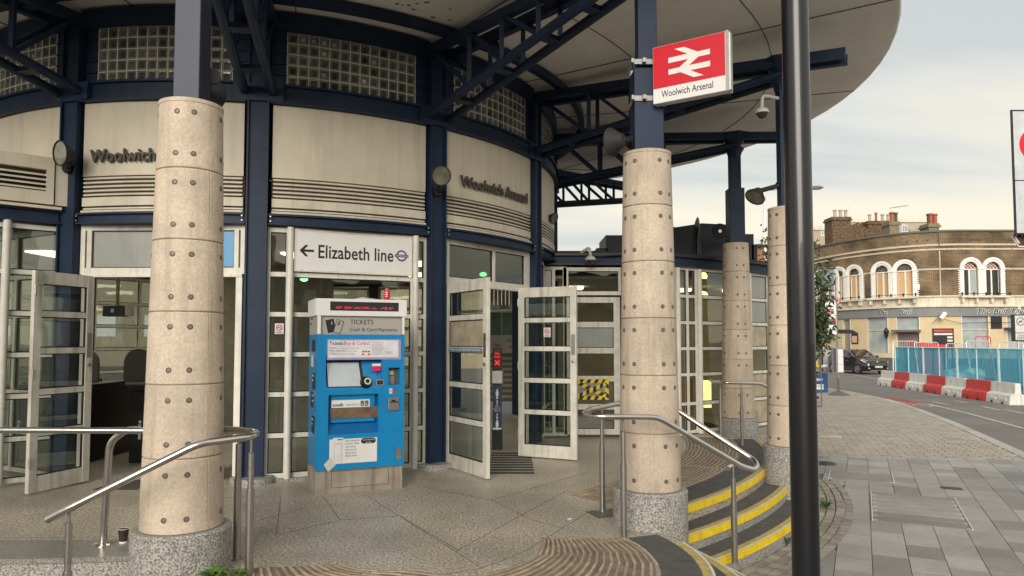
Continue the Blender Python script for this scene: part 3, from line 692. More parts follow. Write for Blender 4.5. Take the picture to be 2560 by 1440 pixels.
# interior ------------------------------------------------
hall = thing('station_hall', (CX, CY, 0), None, None); hall['kind'] = 'structure'
q = B(); q.arc(C2, .05, RD-.14, 0, 2*math.pi-.0001, 2.90, 2.94, 48); q.build('ceiling', M('ceiling_paint', (.5,.48,.43), .8), hall)
for (px, py, Y, s) in ((333, 689, 10.4, .5), (262, 691, 10.6, .22), (150, 600, 11, .4)):
    p = at(px, py, Y); q = B(); q.box(p.x-s/2, p.x+s/2, Y-.5, Y+.7, 2.87, 2.895); q.build('ceiling_light_and_fill', ME('lit_ceiling_panel', (1,.93,.72), 1.9) if 'lit_ceiling_panel' not in MATS else MATS['lit_ceiling_panel'], hall)
for px, py, Y in ((1208, 686, 11.0), (760, 698, 10.5)):
    p = at(px, py, Y); q = B(); q.lathe([(.015,-.035),(.05,-.02),(.06,.0),(.05,.02),(.02,.035)], p, 14); q.build('exit_light', MATS.get('green_lamp') or ME('green_lamp', (.25,1,.35), 1.6), hall)
for (x, y) in ((-5.6,11.2),(-3.2,11.0),(-1.6,12.2),(-6.6,13.2),(-4.2,13.9),(-1.8,14.2)):
    q = B(); q.box(x-.3,x+.3,y-.3,y+.3,2.87,2.895); q.build('ceiling_light_and_fill', MATS['lit_ceiling_panel'], hall)  # extra glowing panels added to brighten the hall
# dark wall added inside so the hall reads deep and dim
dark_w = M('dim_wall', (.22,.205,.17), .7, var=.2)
q = B(); q.box(CX-1.5, CX+.6, CY+.3, CY+.5, 0, 2.9); q.build('added_dark_wall', dark_w, hall)
def gate(x, y, lab):
    g = thing('ticket_gate', (x, y, 0), lab, 'ticket gate', 'dark ticket gates inside the hall'); q = B()
    q.prism([(-.14,-.75),(.14,-.75),(.14,.75),(-.14,.75)], 0, .92); q.box(-.15,.15,-.82,.82,.92,1.0); q.build('cabinet', M('gate_steel', (.03,.028,.026), .3, .5), g, world=False, bevel=.01)
    q = B(Matrix.Rotation(R(-30), 4, 'X')); q.box(-.13,.13,-1.28,-1.05,.42,.46); q.build('reader', steelb, g, world=False)
    q = B(); q.add([], []); pts = [(-.12+.24*i/8, 0) for i in range(9)]
    pr = [(.16,1.0),(.56,1.0),(.56,1.25)] + [(.36+.2*math.cos(a*math.pi/8), 1.25+.2*math.sin(a*math.pi/8)) for a in range(1,8)] + [(.16,1.25)]
    q.M = Matrix.Rotation(R(90),4,'X'); q.prism(pr, -.03, 0); q.build('paddle', M('gate_paddle', (.06,.045,.04), .5), g, world=False)
    q = B(); q.box(-.1,.1,-.757,-.751,.2,.62); q.build('notice', ink, g, world=False)
    q = B(); q.lathe([(.02,-.012),(.02,0)], (0,-.758,.52), 10, axis=(0,-1,0)); q.box(-.016,.016,-.768,-.76,.3,.49); q.build('pictogram', white, g, world=False)
gate(-5.55, 9.9, 'ticket gate beneath the hanging display with a small white pictogram'); gate(-4.75, 9.9, 'ticket gate half hidden by the stout concrete column'); gate(-6.3, 9.9, 'ticket gate behind the open scuffed door')
# hanging display in the doorway
p = at(297, 778, 9.3); hd = thing('hanging_display', (p.x, p.y, 2.9), 'black boxed display hanging from a yellow pole in the entrance', 'display')
q = B(); q.tube([(-.02,0,-.02),(-.02,0,p.z-2.9+.06)], .022, 8); q.build('hanger', M('ochre_pole', (.35,.27,.09), .5), hd, world=False)
q = B(); zz = p.z-2.9; q.box(-.18,.10,-.06,.06,zz-.07,zz+.07); q.build('housing', black, hd, world=False, bevel=.008)
q = B(); q.box(.102,.18,-.05,.05,zz-.06,zz+.07); q.build('camera_end', cream, hd, world=False, bevel=.01)
q = B(); q.box(-.07,-.03,-.066,-.061,zz-.02,zz+.03); q.build('display_label', whited, hd, world=False)
# barrier post with red cross display
p = gnd(1243, 1122, 0); bp_ = thing('barrier_post', (p.x, p.y, 0), 'slim ticket barrier post with red cross display and blue distance notice', 'barrier post')
q = B(); q.box(-.075,.075,-.08,.08,0,.28); q.build('base', blackm, bp_, world=False, bevel=.005)
q = B(); q.box(-.065,.065,-.07,.07,.28,.93); q.build('shaft', M('notice_blue', (.012,.02,.09), .4), bp_, world=False)
q = B(); q.box(-.09,.09,-.1,.1,.93,1.13); q.build('reader_head', steelb, bp_, world=False, bevel=.02)
q = B(); q.box(-.065,.065,-.05,.03,1.13,1.45); hd_ = q.build('display_box', black, bp_, world=False, bevel=.01)
q = B(); q.box(-.052,.052,-.054,-.051,1.18,1.42); q.build('display_screen', M('dark_red_screen', (.16,.006,.01), .3), bp_, world=False)
ledr = ME('red_led', (1,.03,.04), .45); m = face((0,-.0555,1.24), (1,0,0))
q = B(m @ Matrix.Rotation(R(45),4,'Z')); q.box(-.045,.045,-.008,.008,0,.001); q.box(-.008,.008,-.045,.045,.0015,.0025); q.build('red_cross', ledr, bp_, world=False)
text('No', .045, ledr, face((-.03,-.0555,1.36), (1,0,0)), bp_); text('Entry', .04, ledr, face((-.045,-.0555,1.315), (1,0,0)), bp_)
q = B()
for z in (.80, .36): q.lathe([(.014,-.001),(.014,.002)], (0,-.0715,z+.05), 12, axis=(0,-1,0)); q.box(-.02,.02,-.0735,-.0705,z-.03,z+.034); q.box(-.013,-.002,-.0735,-.0705,z-.08,z-.03); q.box(.002,.013,-.0735,-.0705,z-.08,z-.03)
for z, s in ((.655, 1), (.485, -1)): q.box(-.005,.005,-.073,-.0705,z-.03,z+.03); q.M = face((0,-.0725,z+.03*s),(1,0,0)); q.prism([(-.016,0),(.016,0),(0,.02*s)],0,.001); q.M = Matrix()
q.build('pictogram', white, bp_, world=False)
for i, s in enumerate(('Please', 'keep your', 'distance')): text(s, .026, white, face((0,-.0712,.60-i*.028), (1,0,0)), bp_, align='CENTER')
q = B(); q.box(-.06,.06,-.0725,-.0705,.285,.31); q.build('label_strip', white, bp_, world=False)
# tall grey-white kiosk with lettering, seen through the far side of the hall
k0 = at(1226, 890, 18.5); ks = thing('inner_kiosk', (k0.x, k0.y, 0), 'white lettered kiosk seen through the doorway beyond the barrier post', 'kiosk')
q = B(); q.box(-.1, 1.5, 0, .3, 0, 1.24); q.build('base_wall', M('slatted_base', (.30,.28,.24), .7), ks, world=False)
for i in range(8): q = B(); q.box(-.1,1.5,-.02,0,.1+i*.14,.17+i*.14); q.build('slat', creamd, ks, world=False)
q = B(); q.box(-.1,1.5,-.03,.3,1.245,1.72); q.build('sign_board', white, ks, world=False)
text('Woolwich', .13, inkg, face((.42,-.032,1.53),(1,0,0)), ks); text('Arsenal', .13, inkg, face((.50,-.032,1.37),(1,0,0)), ks)
q = B(); 
for (a_,b_,wd_) in (((.06,1.5),(.3,1.44),.03),((.1,1.42),(.22,1.42),.03),((.14,1.46),(.14,1.38),.05)): q.beam((a_[0],-.034,a_[1]),(b_[0],-.034,b_[1]),.004,wd_)
q.build('cannon_print', greyp, ks, world=False)
q = B()
for x in (-.1,.28,.72,1.2): q.box(x,x+.03,-.02,.02,1.72,2.3)
q.box(-.1,1.5,-.02,.02,2.3,2.5); q.build('window_frame', whited, ks, world=False)
q = B(); q.box(-.07,1.5,0,.006,1.72,2.3); q.build('pane', M('pale_glass', (.22,.30,.28), .15, var=.4, scale=3), ks, world=False)
for i in range(16): q = B(); q.box(-.1+i*.1,-.02+i*.1,-.02,.01,2.5,3.3); q.build('cladding_strip', M('tin_grey', (.36,.35,.32), .5), ks, world=False)
# ------------------------------------------------------------------ outer columns
COLS = [(-2.232, 4.878), (1.178, 6.138), (3.36, 8.666), (3.737, 11.817)]
ZC0, DH = .30, .48
def rad(z): return .2625 - (.2625-.205)*(z-ZC0)/(6*DH)
sock_dark = M('bolt_socket', (.05,.04,.032), .7)
bq = B(); bq.lathe([(.0185,-.012),(.0185,.0008),(.0165,.0010),(.0155,.0005),(0,.0005)], (0,0,0), 14, cap=False); sock_me = mesh_of(bq, 'bolt_socket', sock_dark, True)
bq = B(); bq.lathe([(.0135,-.006),(.0135,.0012),(.012,.0018),(.005,.0018),(.0045,.0012),(0,.0012)], (0,0,0), 10, cap=False); stud_me = mesh_of(bq, 'bolt_head', M('bolt_grey', (.20,.18,.15), .5, .3, var=.3), True)
def column(x, y, zb, seam, label, top, post_w, steps):
    c = thing('concrete_column', (x, y, zb), label, 'column', 'tapered concrete canopy columns')
    zo = -zb
    q = B(); q.lathe([(.315,0),(.315,ZC0-.012+zo),(.303,ZC0+zo),(0,ZC0+zo)], (0,0,0), 48, cap=False); q.build('granite_base', granite, c, world=False, smooth=True)
    for i in range(6):
        z0 = ZC0+i*DH+zo; z1 = z0+DH; N = 96; r0, r1 = rad(ZC0+i*DH), rad(ZC0+(i+1)*DH); q = B(); vs = []; fs = []
        prof = [(r0-.012,z0+.0005),(r0-.012,z0+.003),(r0-.003,z0+.004),(r0,z0+.009),(r1,z1-.009),(r1-.003,z1-.004),(r1-.012,z1-.003),(r1-.012,z1-.0005)]
        if i == 5: prof = prof[:4] + [(r1,z1-.03),(r1+.004,z1-.028),(r1+.004,z1-.003),(r1-.004,z1),(r1-.012,z1)]
        for r, z in prof:
            for k in range(N):
                g = .005 if (k % 24 == 0) and r > r0-.008 else 0
                t = seam + 2*math.pi*k/N; 
                if k % 24 == 1: t -= .045
                if k % 24 == 23: t += .045
                vs.append(((r-g)*math.sin(t), -(r-g)*math.cos(t), z))
        for j in range(len(prof)-1):
            for k in range(N): a = j*N+k; b_ = j*N+(k+1) % N; fs.append((a, b_, b_+N, a+N))
        fs.append(tuple(range(N))); fs.append(tuple(range((len(prof)-1)*N, len(prof)*N)))
        q.add(vs, fs); d = q.build('concrete_drum', conc, c, world=False, smooth=True, sharp=25)
        d.rotation_euler = (0, 0, random.uniform(-.01, .01))
        for f in (.2, .79):
            z = z0 + f*DH; r = r0+(r1-r0)*f
            for s in range(4):
                for o in (-30, 30):
                    t = seam + s*math.pi/2 + R(o); n = Vector((math.sin(t), -math.cos(t), 0)); m = face(n*(r-.0) + Vector((0,0,z)), (math.cos(t), math.sin(t), 0))
                    inst(sock_me, 'bolt_socket', d, m); inst(stud_me, 'bolt_head', d, m @ Matrix.Rotation(random.random()*3, 4, 'Z'))
    q = B(); top_z = ZC0+6*DH+zo
    for (wd_, z0, z1) in steps:
        h = wd_/2
        q.box(-h,h,-h,-h+.02,z0+zo,z1+zo); q.box(-h,h,h-.02,h,z0+zo,z1+zo); q.box(-h*.35,h*.35,-h+.02,h-.02,z0+zo,z1+zo)
        q.box(-h,-h+.02,-h+.02,h-.02,z0+zo,z1+zo); q.box(h-.02,h,-h+.02,h-.02,z0+zo,z1+zo)
    q.M = Matrix(); q.build('steel_post', top, c, world=False, bevel=.006)
    return c
column(*COLS[0], ZP-.1, 1.045, 'stout concrete column in front of the ticket hall door with rail across it', navy2, .24, [(.18, 3.18, 5.0)])
column(*COLS[1], ZP-.1, -.19, 'tapered concrete column carrying the red and white station sign', navy, .2, [(.25, 3.18, 3.90), (.165, 3.90, 5.0)])
column(*COLS[2], ZP-.1, R(-20), 'tapered concrete column partly hidden behind the tall black lamp column', navy, .2, [(.15, 3.18, 5.0)])
column(*COLS[3], 0, -.308-R(25), 'slim looking concrete column standing by the low annex windows', navy, .2, [(.25, 3.18, 4.1), (.17, 4.1, 5.0)])
# low kerb blocks at the far column
q = B(); q.box(COLS[3][0]-.5, COLS[3][0]+.9, COLS[3][1]-.45, COLS[3][1]-.35, ZP-.1, .02); q.build('kerb_block', granite, bpy.data.objects['forecourt_floor'])

# ------------------------------------------------------------------ canopy
can = thing('station_canopy', (CX, CY, 4.2), 'broad round canopy with pale underside on navy steel trusses', 'canopy')
KC = (-3.645, 12.328)
soff = M('soffit_panel', (.86,.83,.775), .7, var=.07, scale=1.2, streak=0, bump=.03, bscale=9, speck=.05, sscale=30)
def rimz(t): return 5.60 - .464*math.cos(max(t if t < math.pi else 2*math.pi-t, R(55)) if t >= 0 else 0)
def soffz(u, t):
    zi = 5.30; ze = rimz(t % (2*math.pi)); return zi + (ze-zi)*(u**1.15)
NT, NU = 96, 14; vs = []; fs = []
for j in range(NU+1):
    u = j/NU
    for i in range(NT):
        t = 2*math.pi*i/NT; r = 4.3 + (9.181-4.3)*u; vs.append((KC[0]+r*math.sin(t), KC[1]-r*math.cos(t), soffz(u, t)))
for (dr, dz) in ((.03,.03),(.035,.09),(-.02,.15),(-2.5,.5)):
    for i in range(NT):
        t = 2*math.pi*i/NT; r = 9.181+dr; vs.append((KC[0]+r*math.sin(t), KC[1]-r*math.cos(t), soffz(1, t)+dz))
for j in range(NU+4):
    for i in range(NT): a = j*NT+i; b_ = j*NT+(i+1) % NT; fs.append((a, b_, b_+NT, a+NT))
q = B(); q.add(vs, fs); k = len(q.v); q.add([(CX, CY, 5.29)], []); q.f += [[i, (i+1) % NT, k] for i in range(NT)]; q.mi += [0]*NT
top0 = (NU+4)*NT; q.add([(CX, CY, 6.6)], []); q.f += [[top0+i, top0+(i+1) % NT, k+1] for i in range(NT)]; q.mi += [0]*NT
q.build('soffit', soff, can, smooth=True, sharp=50)
seam_m = M('soffit_joint', (.10,.085,.07), .8)
for k in range(16):
    t = th_k(0) + .12 + k*2*math.pi/16; q = B(); pts = []
    for j in range(15):
        u = j/14; r = 4.4+(9.17-4.4)*u; pts.append((KC[0]+r*math.sin(t), KC[1]-r*math.cos(t), soffz(u, t)-.004))
    q.tube(pts, .007, 4); q.build('panel_joint', seam_m, can)
for u in (.36, .70):
    q = B(); pts = []
    for i in range(97): t = 2*math.pi*i/96; r = 4.3+(9.181-4.3)*u; pts.append((KC[0]+r*math.sin(t), KC[1]-r*math.cos(t), soffz(u, t)-.004))
    q.tube(pts, .006, 4); q.build('panel_joint', seam_m, can)
# chips in the soffit
q = B()
for k in range(16):
    t = R(random.uniform(27, 36)); r = random.uniform(5.0, 5.7); u = (r-4.3)/4.881; p = Vector((KC[0]+r*math.sin(t), KC[1]-r*math.cos(t), soffz(u,t)-.003)); s = random.uniform(.008,.03)
    q.prism([(p.x-s,p.y-s*.6),(p.x+s,p.y-s*.3),(p.x+s*.7,p.y+s*.6),(p.x-s*.5,p.y+s*.4)], p.z-.002, p.z+.003)
q.build('flaked_paint', seam_m, can)
# ring tube under the soffit
q = B(); n = 120; pts = [pol(5.02, 2*math.pi*i/n, 5.24) for i in range(n+1)]
for i in range(n): pass
q.arc(C2, 4.97, 5.06, 0, 2*math.pi-.001, 5.18, 5.29, 96); q.build('ring_girder', navy, can)
# radial trusses
def truss(k, P, ex=.72):
    t = th_k(k); a = pol(RD+.05, t); e = Vector((P[0], P[1], 0)); d = (e-a); L = d.length; d.normalize(); n = d.cross(Vector((0,0,1)))
    tr = bpy.data.objects.new('truss', None); COL.objects.link(tr); tr.parent = can; tr.location = (a+Vector((0,0,4.35))) - wloc(can)
    zb = lambda s: 4.33 + .50*s/L; zt = lambda s: 5.14 - .17*s/L
    pos = lambda s, o, z: a + d*s + n*o + Vector((0,0,z))
    for o in (-.15, .15):
        q = B(); q.tube([pos(-.02,o,zb(0)), pos(L+.05,o*.75,zb(L))], .05, 12); q.build('bottom_chord', navy, tr, smooth=True)
        q = B(); q.beam(pos(-.02,o,zt(0)), pos(L+ex,o*.8,zt(L+ex)), .09, .11); q.build('top_chord', navy, tr)
        for f in (.26, .44, .62):
            s = f*L; q = B(); q.beam(pos(s,o,zb(s)), pos(s,o,zt(s)), .05, .05); q.build('vertical', navy, tr)
        for f0, f1 in ((.02,.26),(.26,.44),(.44,.62)):
            q = B(); q.beam(pos(f0*L,o,zt(f0*L)), pos(f1*L,o,zb(f1*L)), .045, .045); q.build('diagonal', navy, tr)
    for f in (.16, .40, .62, .8):
        s = f*L; q = B(); q.beam(pos(s,-.15,zb(s)), pos(s,.15,zb(s)), .12, .05); q.build('cross_plate', navy, tr); q = B(); q.beam(pos(s,-.15,zt(s)), pos(s,.15,zt(s)), .1, .05); q.build('cross_plate', navy, tr)
    q = B(); q.beam(pos(-.03,-.27,4.33), pos(-.03,.27,4.33), .1, .2); q.build('shoe', navy, tr)
    # flared head on the column
    c = Vector((P[0], P[1], 0)); q = B(); q.lathe([(.10,4.62),(.13,4.72),(.17,4.78),(.12,4.80),(.12,4.84),(.2,4.95),(.28,5.02)], c, 8); q.build('column_head', navy, tr)
for k, P in enumerate([(-5.9, 4.95)] + COLS): truss(k, P)
p = pol(7.9, th_k(5)); truss(5, (p.x+.3, p.y), .12)
p = pol(7.9, th_k(-1)); truss(-1, (p.x, p.y))
column(-5.9, 4.95, ZP-.1, 0, 'concrete canopy column beyond the photo edge beside the long rail', navy, .2, [(.2, 3.18, 5.0)])
p = pol(7.9, th_k(5)); column(p.x+.3, p.y, 0, 0, 'concrete canopy column hidden behind the one with the red sign', navy, .2, [(.17, 3.18, 5.0)])

# ------------------------------------------------------------------ annex
an = thing('low_annex', (3, 12.2, 0), 'low curved glazed annex with navy fascia behind the slim column', 'building')
AP = [(.45,11.5),(1.77,11.5),(2.72,11.68),(4.25,12.68),(5.4,13.7)]
ar = [.06,.52,1.0,1.43,1.86,2.30,2.76]
# straight part: door, transom window and sidelight
screen(an, AP[0], AP[1], [0,.17,.31], [.06,2.30,2.74], skip={(1,0),(1,1)}, mats={(0,1): gl_frost})
screen(an, (.45+.42,11.5), AP[1], [0,1], [2.33,2.72], hbar=.06, bar=.09, mats={'*': glass})
fr, m, L = screen(an, (.45+.42,11.5), (1.72,11.5), [.03,.97], [.1,.5,.95,1.4,1.82,2.22], bar=.1, dep=.05, hbar=.09, name='door', fm=door_m, mats={(0,3): gl_frost})
# hazard tape
ty = M('tape_yellow', (.80,.60,.02), .5)
def tape(m, x0, z0, x1, z1, w=.062, n=9, off=.0):
    q = B(); q2 = B(); d = Vector((x1-x0, z1-z0)); L = d.length; a = math.atan2(d.y, d.x); mm = m @ Matrix.Translation((x0,z0,.006+off)) @ Matrix.Rotation(a,4,'Z')
    q.M = mm; q.box(0,L,-w/2,w/2,0,.0008); o = q.build('tape_strip', ty, an)
    q = B(mm @ Matrix.Translation((0,0,.0012))); n = max(2, int(L/.105))
    for i in range(n):
        s = L/n; q.prism([(i*s+.004,-w/2),(i*s+s*.5,-w/2),(i*s+s*.78,w/2),(i*s+s*.28,w/2)],0,.0006)
    q.build('tape_stripe', ink, o)
pm_ = gnd(1443,1100,0); x0 = at(1446,950,11.47).x-m.translation.x; x1 = at(1522,950,11.47).x-m.translation.x; z1 = at(1480,950,11.47).z; z0 = at(1480,998,11.47).z
for i, q_ in enumerate([(x0,z1-.02,x1,z1-.02),(x0,z0+.02,x1,z0+.02),(x1-.03,z0,x1-.03,z1),(x0,z1-.05,x1-.05,z0+.05),(x0,z0+.05,x1-.05,z1-.06)]): tape(m, *q_, off=i*.003)
scr = B(m); scr.box(x0-.03,x1+.01,z0,z1,.001,.003); scr.build('scuffed_film', M('scuffed_film', (.25,.25,.24), .35, var=.4, scale=20), an)
q = B(); q.box(1.77,1.86,11.42,11.6,0,2.78); q.build('steel_column', navy, an)
screen(an, (1.88,11.52), AP[2], [0,.55,.98], ar); screen(an, AP[2], (3.12,11.93), [0,.5,.93], ar)
screen(an, (3.18,11.97), (4.18,12.62), [0,.62,.97], ar, mats={(1,5): gl_frost,(1,3): gl_tan,(1,1): gl_tan,(1,0): gl_tan}); screen(an, (4.27,12.7), AP[4], [0,.4,1], ar, mats={(0,5): gl_frost,(0,4): gl_frost,(0,3): gl_tan,(0,1): gl_tan,(0,0): gl_tan})
for p in ((3.15,11.93),(4.22,12.63),(2.72,11.66)):
    q = B(); q.tube([(p[0],p[1],.02),(p[0],p[1],2.76)], .045, 12); q.build('round_mullion', frame_m, an, smooth=True)
def band2(b, pts, off0, off1, z0, z1):
    P = [Vector((x,y,0)) for x,y in pts]; N = []
    for i in range(len(P)):
        d = (P[min(i+1,len(P)-1)]-P[max(i-1,0)]).normalized(); N.append(d.cross(Vector((0,0,1))))
    vs = []; fs = []
    for p, n in zip(P, N):
        for o, z in ((off0,z0),(off1,z0),(off1,z1),(off0,z1)): q_ = p+n*o; vs.append((q_.x,q_.y,z))
    for i in range(len(P)-1):
        a = 4*i
        for k in range(4): fs.append((a+k,a+(k+1)%4,a+(k+1)%4+4,a+k+4))
    fs += [(3,2,1,0),(4*len(P)-4,4*len(P)-3,4*len(P)-2,4*len(P)-1)]; b.add(vs, fs)
q = B(); band2(q, AP, -.15, .06, 2.785, 2.97); q.build('fascia', navy, an)
q = B(); band2(q, AP, .06, .13, 2.93, 2.97); band2(q, AP, .06, .10, 2.785, 2.80); q.build('gutter', black, an)
q = B(); q.prism(AP + [(5.4,17),(.45,17)], 2.96, 3.02); q.build('roof', blackm, an)
q = B(); q.prism([(x,y+.35) for x,y in AP] + [(5.4,16),(.45,16)], 2.6, 2.65); q.build('ceiling', MATS['ceiling_paint'], an)
for (x, y) in ((1.2,13.6),(3.4,14.2),(4.4,14.2)):
    q = B(); q.box(x-.15,x+.15,y-.15,y+.15,2.55,2.59); q.build('ceiling_light_and_fill', MATS.get('annex_fill') or ME('annex_fill', (1,.9,.6), 3.0), an)  # added glow panels that lift the dark annex interior
q = B(); q.box(.6,5.3,14.9,15.0,0,2.6); q.build('back_wall', M('ochre_wall', (.30,.24,.14), .7, var=.2, scale=2), an)
q = B(); q.box(.5,5.4,11.75,16,-.02,.004); q.build('floor', granfloor, an)
for (px,py,Y) in ((1755,690,13.4),(1757,738,13.6)):
    p = at(px,py,Y); q = B(); q.lathe([(.09,-.05),(.10,0),(.07,.06),(0,.08)], p, 14); q.build('lamp', MATS.get('warm_lamp') or ME('warm_lamp', (1,.82,.25), 1.6), an)
p = at(1762,985,13.2); q = B(); q.box(p.x-.1,p.x+.12,p.y,p.y+.05,p.z-.25,p.z+.25); q.build('lit_notice', ME('lit_yellow', (1,.9,.25), 1.0), an)
p = at(1712,975,12.6); q = B(); q.box(p.x-.12,p.x+.16,p.y,p.y+.05,p.z-.35,p.z+.2); q.build('orange_poster', M('orange_poster', (.45,.17,.03), .6), an)
# dark plant housings on the annex roof
q = B()
for (x0,y0,x1,y1,Y,dd) in ((1515,588,1556,645,13.0,1.0),(1492,620,1520,645,13.0,.8),(1858,585,1884,655,14.5,1.0),(1880,612,1893,650,14.5,.8)):
    a_ = at(x0,y1,Y); c_ = at(x1,y0,Y); q.box(a_.x,c_.x,Y,Y+dd,2.98,c_.z)
Y = 14.0; P_ = [at(1600,648,Y),at(1600,560,Y),at(1690,568,Y),at(1755,558,Y),at(1830,562,Y),at(1862,600,Y),at(1862,665,Y)]
vs = [(p.x, Y, p.z if i not in (0,6) else 2.98) for i,p in enumerate(P_)] + [(p.x, Y+1.6, p.z if i not in (0,6) else 2.98) for i,p in enumerate(P_)]
q.add(vs, [tuple(range(7)), tuple(range(7,14))[::-1]] + [(i,(i+1)%7,(i+1)%7+7,i+7) for i in range(7)])
q.build('plant_housing', M('plant_black', (.010,.013,.024), .55), an)
# cable along the edge
q = B(); q.tube([at(1366,620,11.9), at(1400,640,11.7), at(1440,634,11.4), at(1500,640,11.35), at(1560,637,11.35)], .01, 6); q.build('cable', black, an)
# satellite dish and loudspeaker
p = at(1747,585,13.6); sd_ = thing('satellite_dish', (p.x,p.y,2.98), 'satellite dish seen edge on above the dark annex roof', 'satellite dish')
q = B(Matrix.Translation((0,0,p.z-2.98+.05)) @ Matrix.Rotation(R(6),4,'Y')); q.lathe([(0,0),(.15,.012),(.27,.05),(.272,.055),(.15,.02),(0,.008)], (0,0,0), 24, axis=(-1,.05,0), cap=False); q.build('dish', M('dish_grey', (.12,.11,.1), .5), sd_, world=False, smooth=True)
q = B(); q.box(-.05,.03,-.05,.05,0,p.z-2.98+.1); q.build('mast', black, sd_, world=False)
p = at(1800,578,13.2); ls = thing('loudspeaker', (p.x,p.y,p.z), 'black horn loudspeaker facing out beside the steel post above the annex', 'loudspeaker')
q = B(); q.lathe([(.13,0),(.15,.01),(.145,.02),(.10,.05),(.05,.14),(.05,.22)], (0,0,0), 22, axis=(.1,1,0)); q.build('horn', blackm, ls, world=False, smooth=True)
q = B(); q.lathe([(.035,-.004),(.03,-.012),(0,-.012)], (0,0,0), 14, axis=(.1,1,0), cap=False); q.build('centre_cap', steelb, ls, world=False, smooth=True)
q = B(); q.box(.05,.42,.1,.16,-.06,.04); q.build('bracket', black, ls, world=False)
# ------------------------------------------------------------------ ticket machine
TV = thing('ticket_machine', (-1.972, 7.205, 0), 'bright blue ticket machine on a rusty metal plinth with white header', 'ticket machine', rz=R(23.3))
TW, TD = .905, .58
def tv(px, py): X = (px-797)/240.6; return X, 1.54 + (855-py)*(7.2+.395*X)/F
def tbox(b, x0, y0, x1, y1, d0, d1):
    X0, Z1 = tv(x0, y0); X1, Z0 = tv(x1, y1); 
    b.box(X0, X1, d0, d1, Z0, Z1); return b
q = B(); q.box(0,TW-.01,.02,TD,0,.27); q.build('plinth', beige, TV, world=False)
q = B()
for (a_,b_,c_,d_) in ((.16,.75,.06,.064),(.16,.75,.225,.229),(.16,.164,.06,.229),(.746,.75,.06,.229)): q.box(a_,b_,.0185,.02,c_,d_)
q.build('plinth_panel', rust, TV, world=False)
ZS = tv(797,836)[1]
HO = [tv(822,908)+tv(944,988), tv(830,1000)+tv(955,1078), tv(972,922)+tv(999,961)]   # recesses: x0,z1,x1,z0
rec = [(.085,.60,1.075,1.375),(.10,.635,.66,1.03)]                                     # (x0,x1,z0,z1) screen bay, ticket tray bay
def grid(b, X0, X1, Z0, Z1, holes, y0, y1):
    xs = sorted({X0,X1,*[h[0] for h in holes],*[h[1] for h in holes]}); zs = sorted({Z0,Z1,*[h[2] for h in holes],*[h[3] for h in holes]})
    for i in range(len(xs)-1):
        for j in range(len(zs)-1):
            cx, cz = (xs[i]+xs[i+1])/2, (zs[j]+zs[j+1])/2
            if any(h[0]<cx<h[1] and h[2]<cz<h[3] for h in holes): continue
            b.box(xs[i], xs[i+1], y0, y1, zs[j], zs[j+1])
holes = [(.09,.66,1.06,1.40),(.12,.63,.60,1.0),(.735,.855,1.09,1.27)]
q = B(); q.box(0,TW,.09,TD,.245,ZS); q.build('cabinet', blue, TV, world=False)
q = B(); grid(q, 0, TW, .245, ZS, holes, 0, .09); q.build('front_door', blue, TV, world=False)
q = B(); q.box(.66,.662,-.0008,.0,.245+.35,1.40); q.box(.66,TW-.005,-.0008,0,.60,.603); q.build('seam', blue2, TV, world=False)
# screen bay: sloping shelf, screen, card reader dome
q = B(); q.add([(.09,.088,1.36),(.66,.088,1.36),(.66,.088,1.40),(.09,.088,1.40),(.09,.002,1.06),(.66,.002,1.06),(.66,.088,1.06),(.09,.088,1.06)], [(0,1,5,4),(0,3,7,4)]);
q.add([(.09,.086,1.35),(.66,.086,1.35),(.66,.006,1.065),(.09,.006,1.065)], [(0,1,2,3)]); q.build('screen_shelf', blue, TV, world=False)
q = B(); q.box(.09,.64,.082,.088,1.345,1.40); q.build('top_strip', blue2, TV, world=False)
sl_ = Matrix.Translation((0,.006,1.065)) @ Matrix.Rotation(R(90)-math.atan2(.08,.285), 4, 'X')
def sface(x, u): return sl_ @ Matrix.Translation((x, u, 0))
q = B(sl_); q.prism([(.105,.008),(.485,.008),(.46,.285),(.095,.285)],-.004,.008); q.build('screen_bezel', blackm, TV, world=False)
q = B(sl_); q.prism([(.118,.018),(.455,.018),(.432,.268),(.108,.268)],.0085,.0105); q.build('screen', M('blank_screen', (.50,.56,.60), .12, var=.10, scale=5, coat=.3), TV, world=False)
c_ = sl_ @ Vector((.50,.055,.0)); q = B(); q.lathe([(.062,-.01),(.062,.02),(.045,.05),(.043,.052),(0,.052)], c_, 24, axis=(.1,-1,.25), cap=False); dm = q.build('contactless_reader', black, TV, world=False, smooth=True)
q = B(); cc = Vector((.507,-.035,1.132)); q.lathe([(.022,0),(.022,.004),(.036,.004),(.036,0)], cc + Vector((.0,-.006,.004)), 24, axis=(.1,-1,.25), cap=False); q.build('reader_ring', M('pale_ring', (.7,.62,.45), .4), dm, world=False)
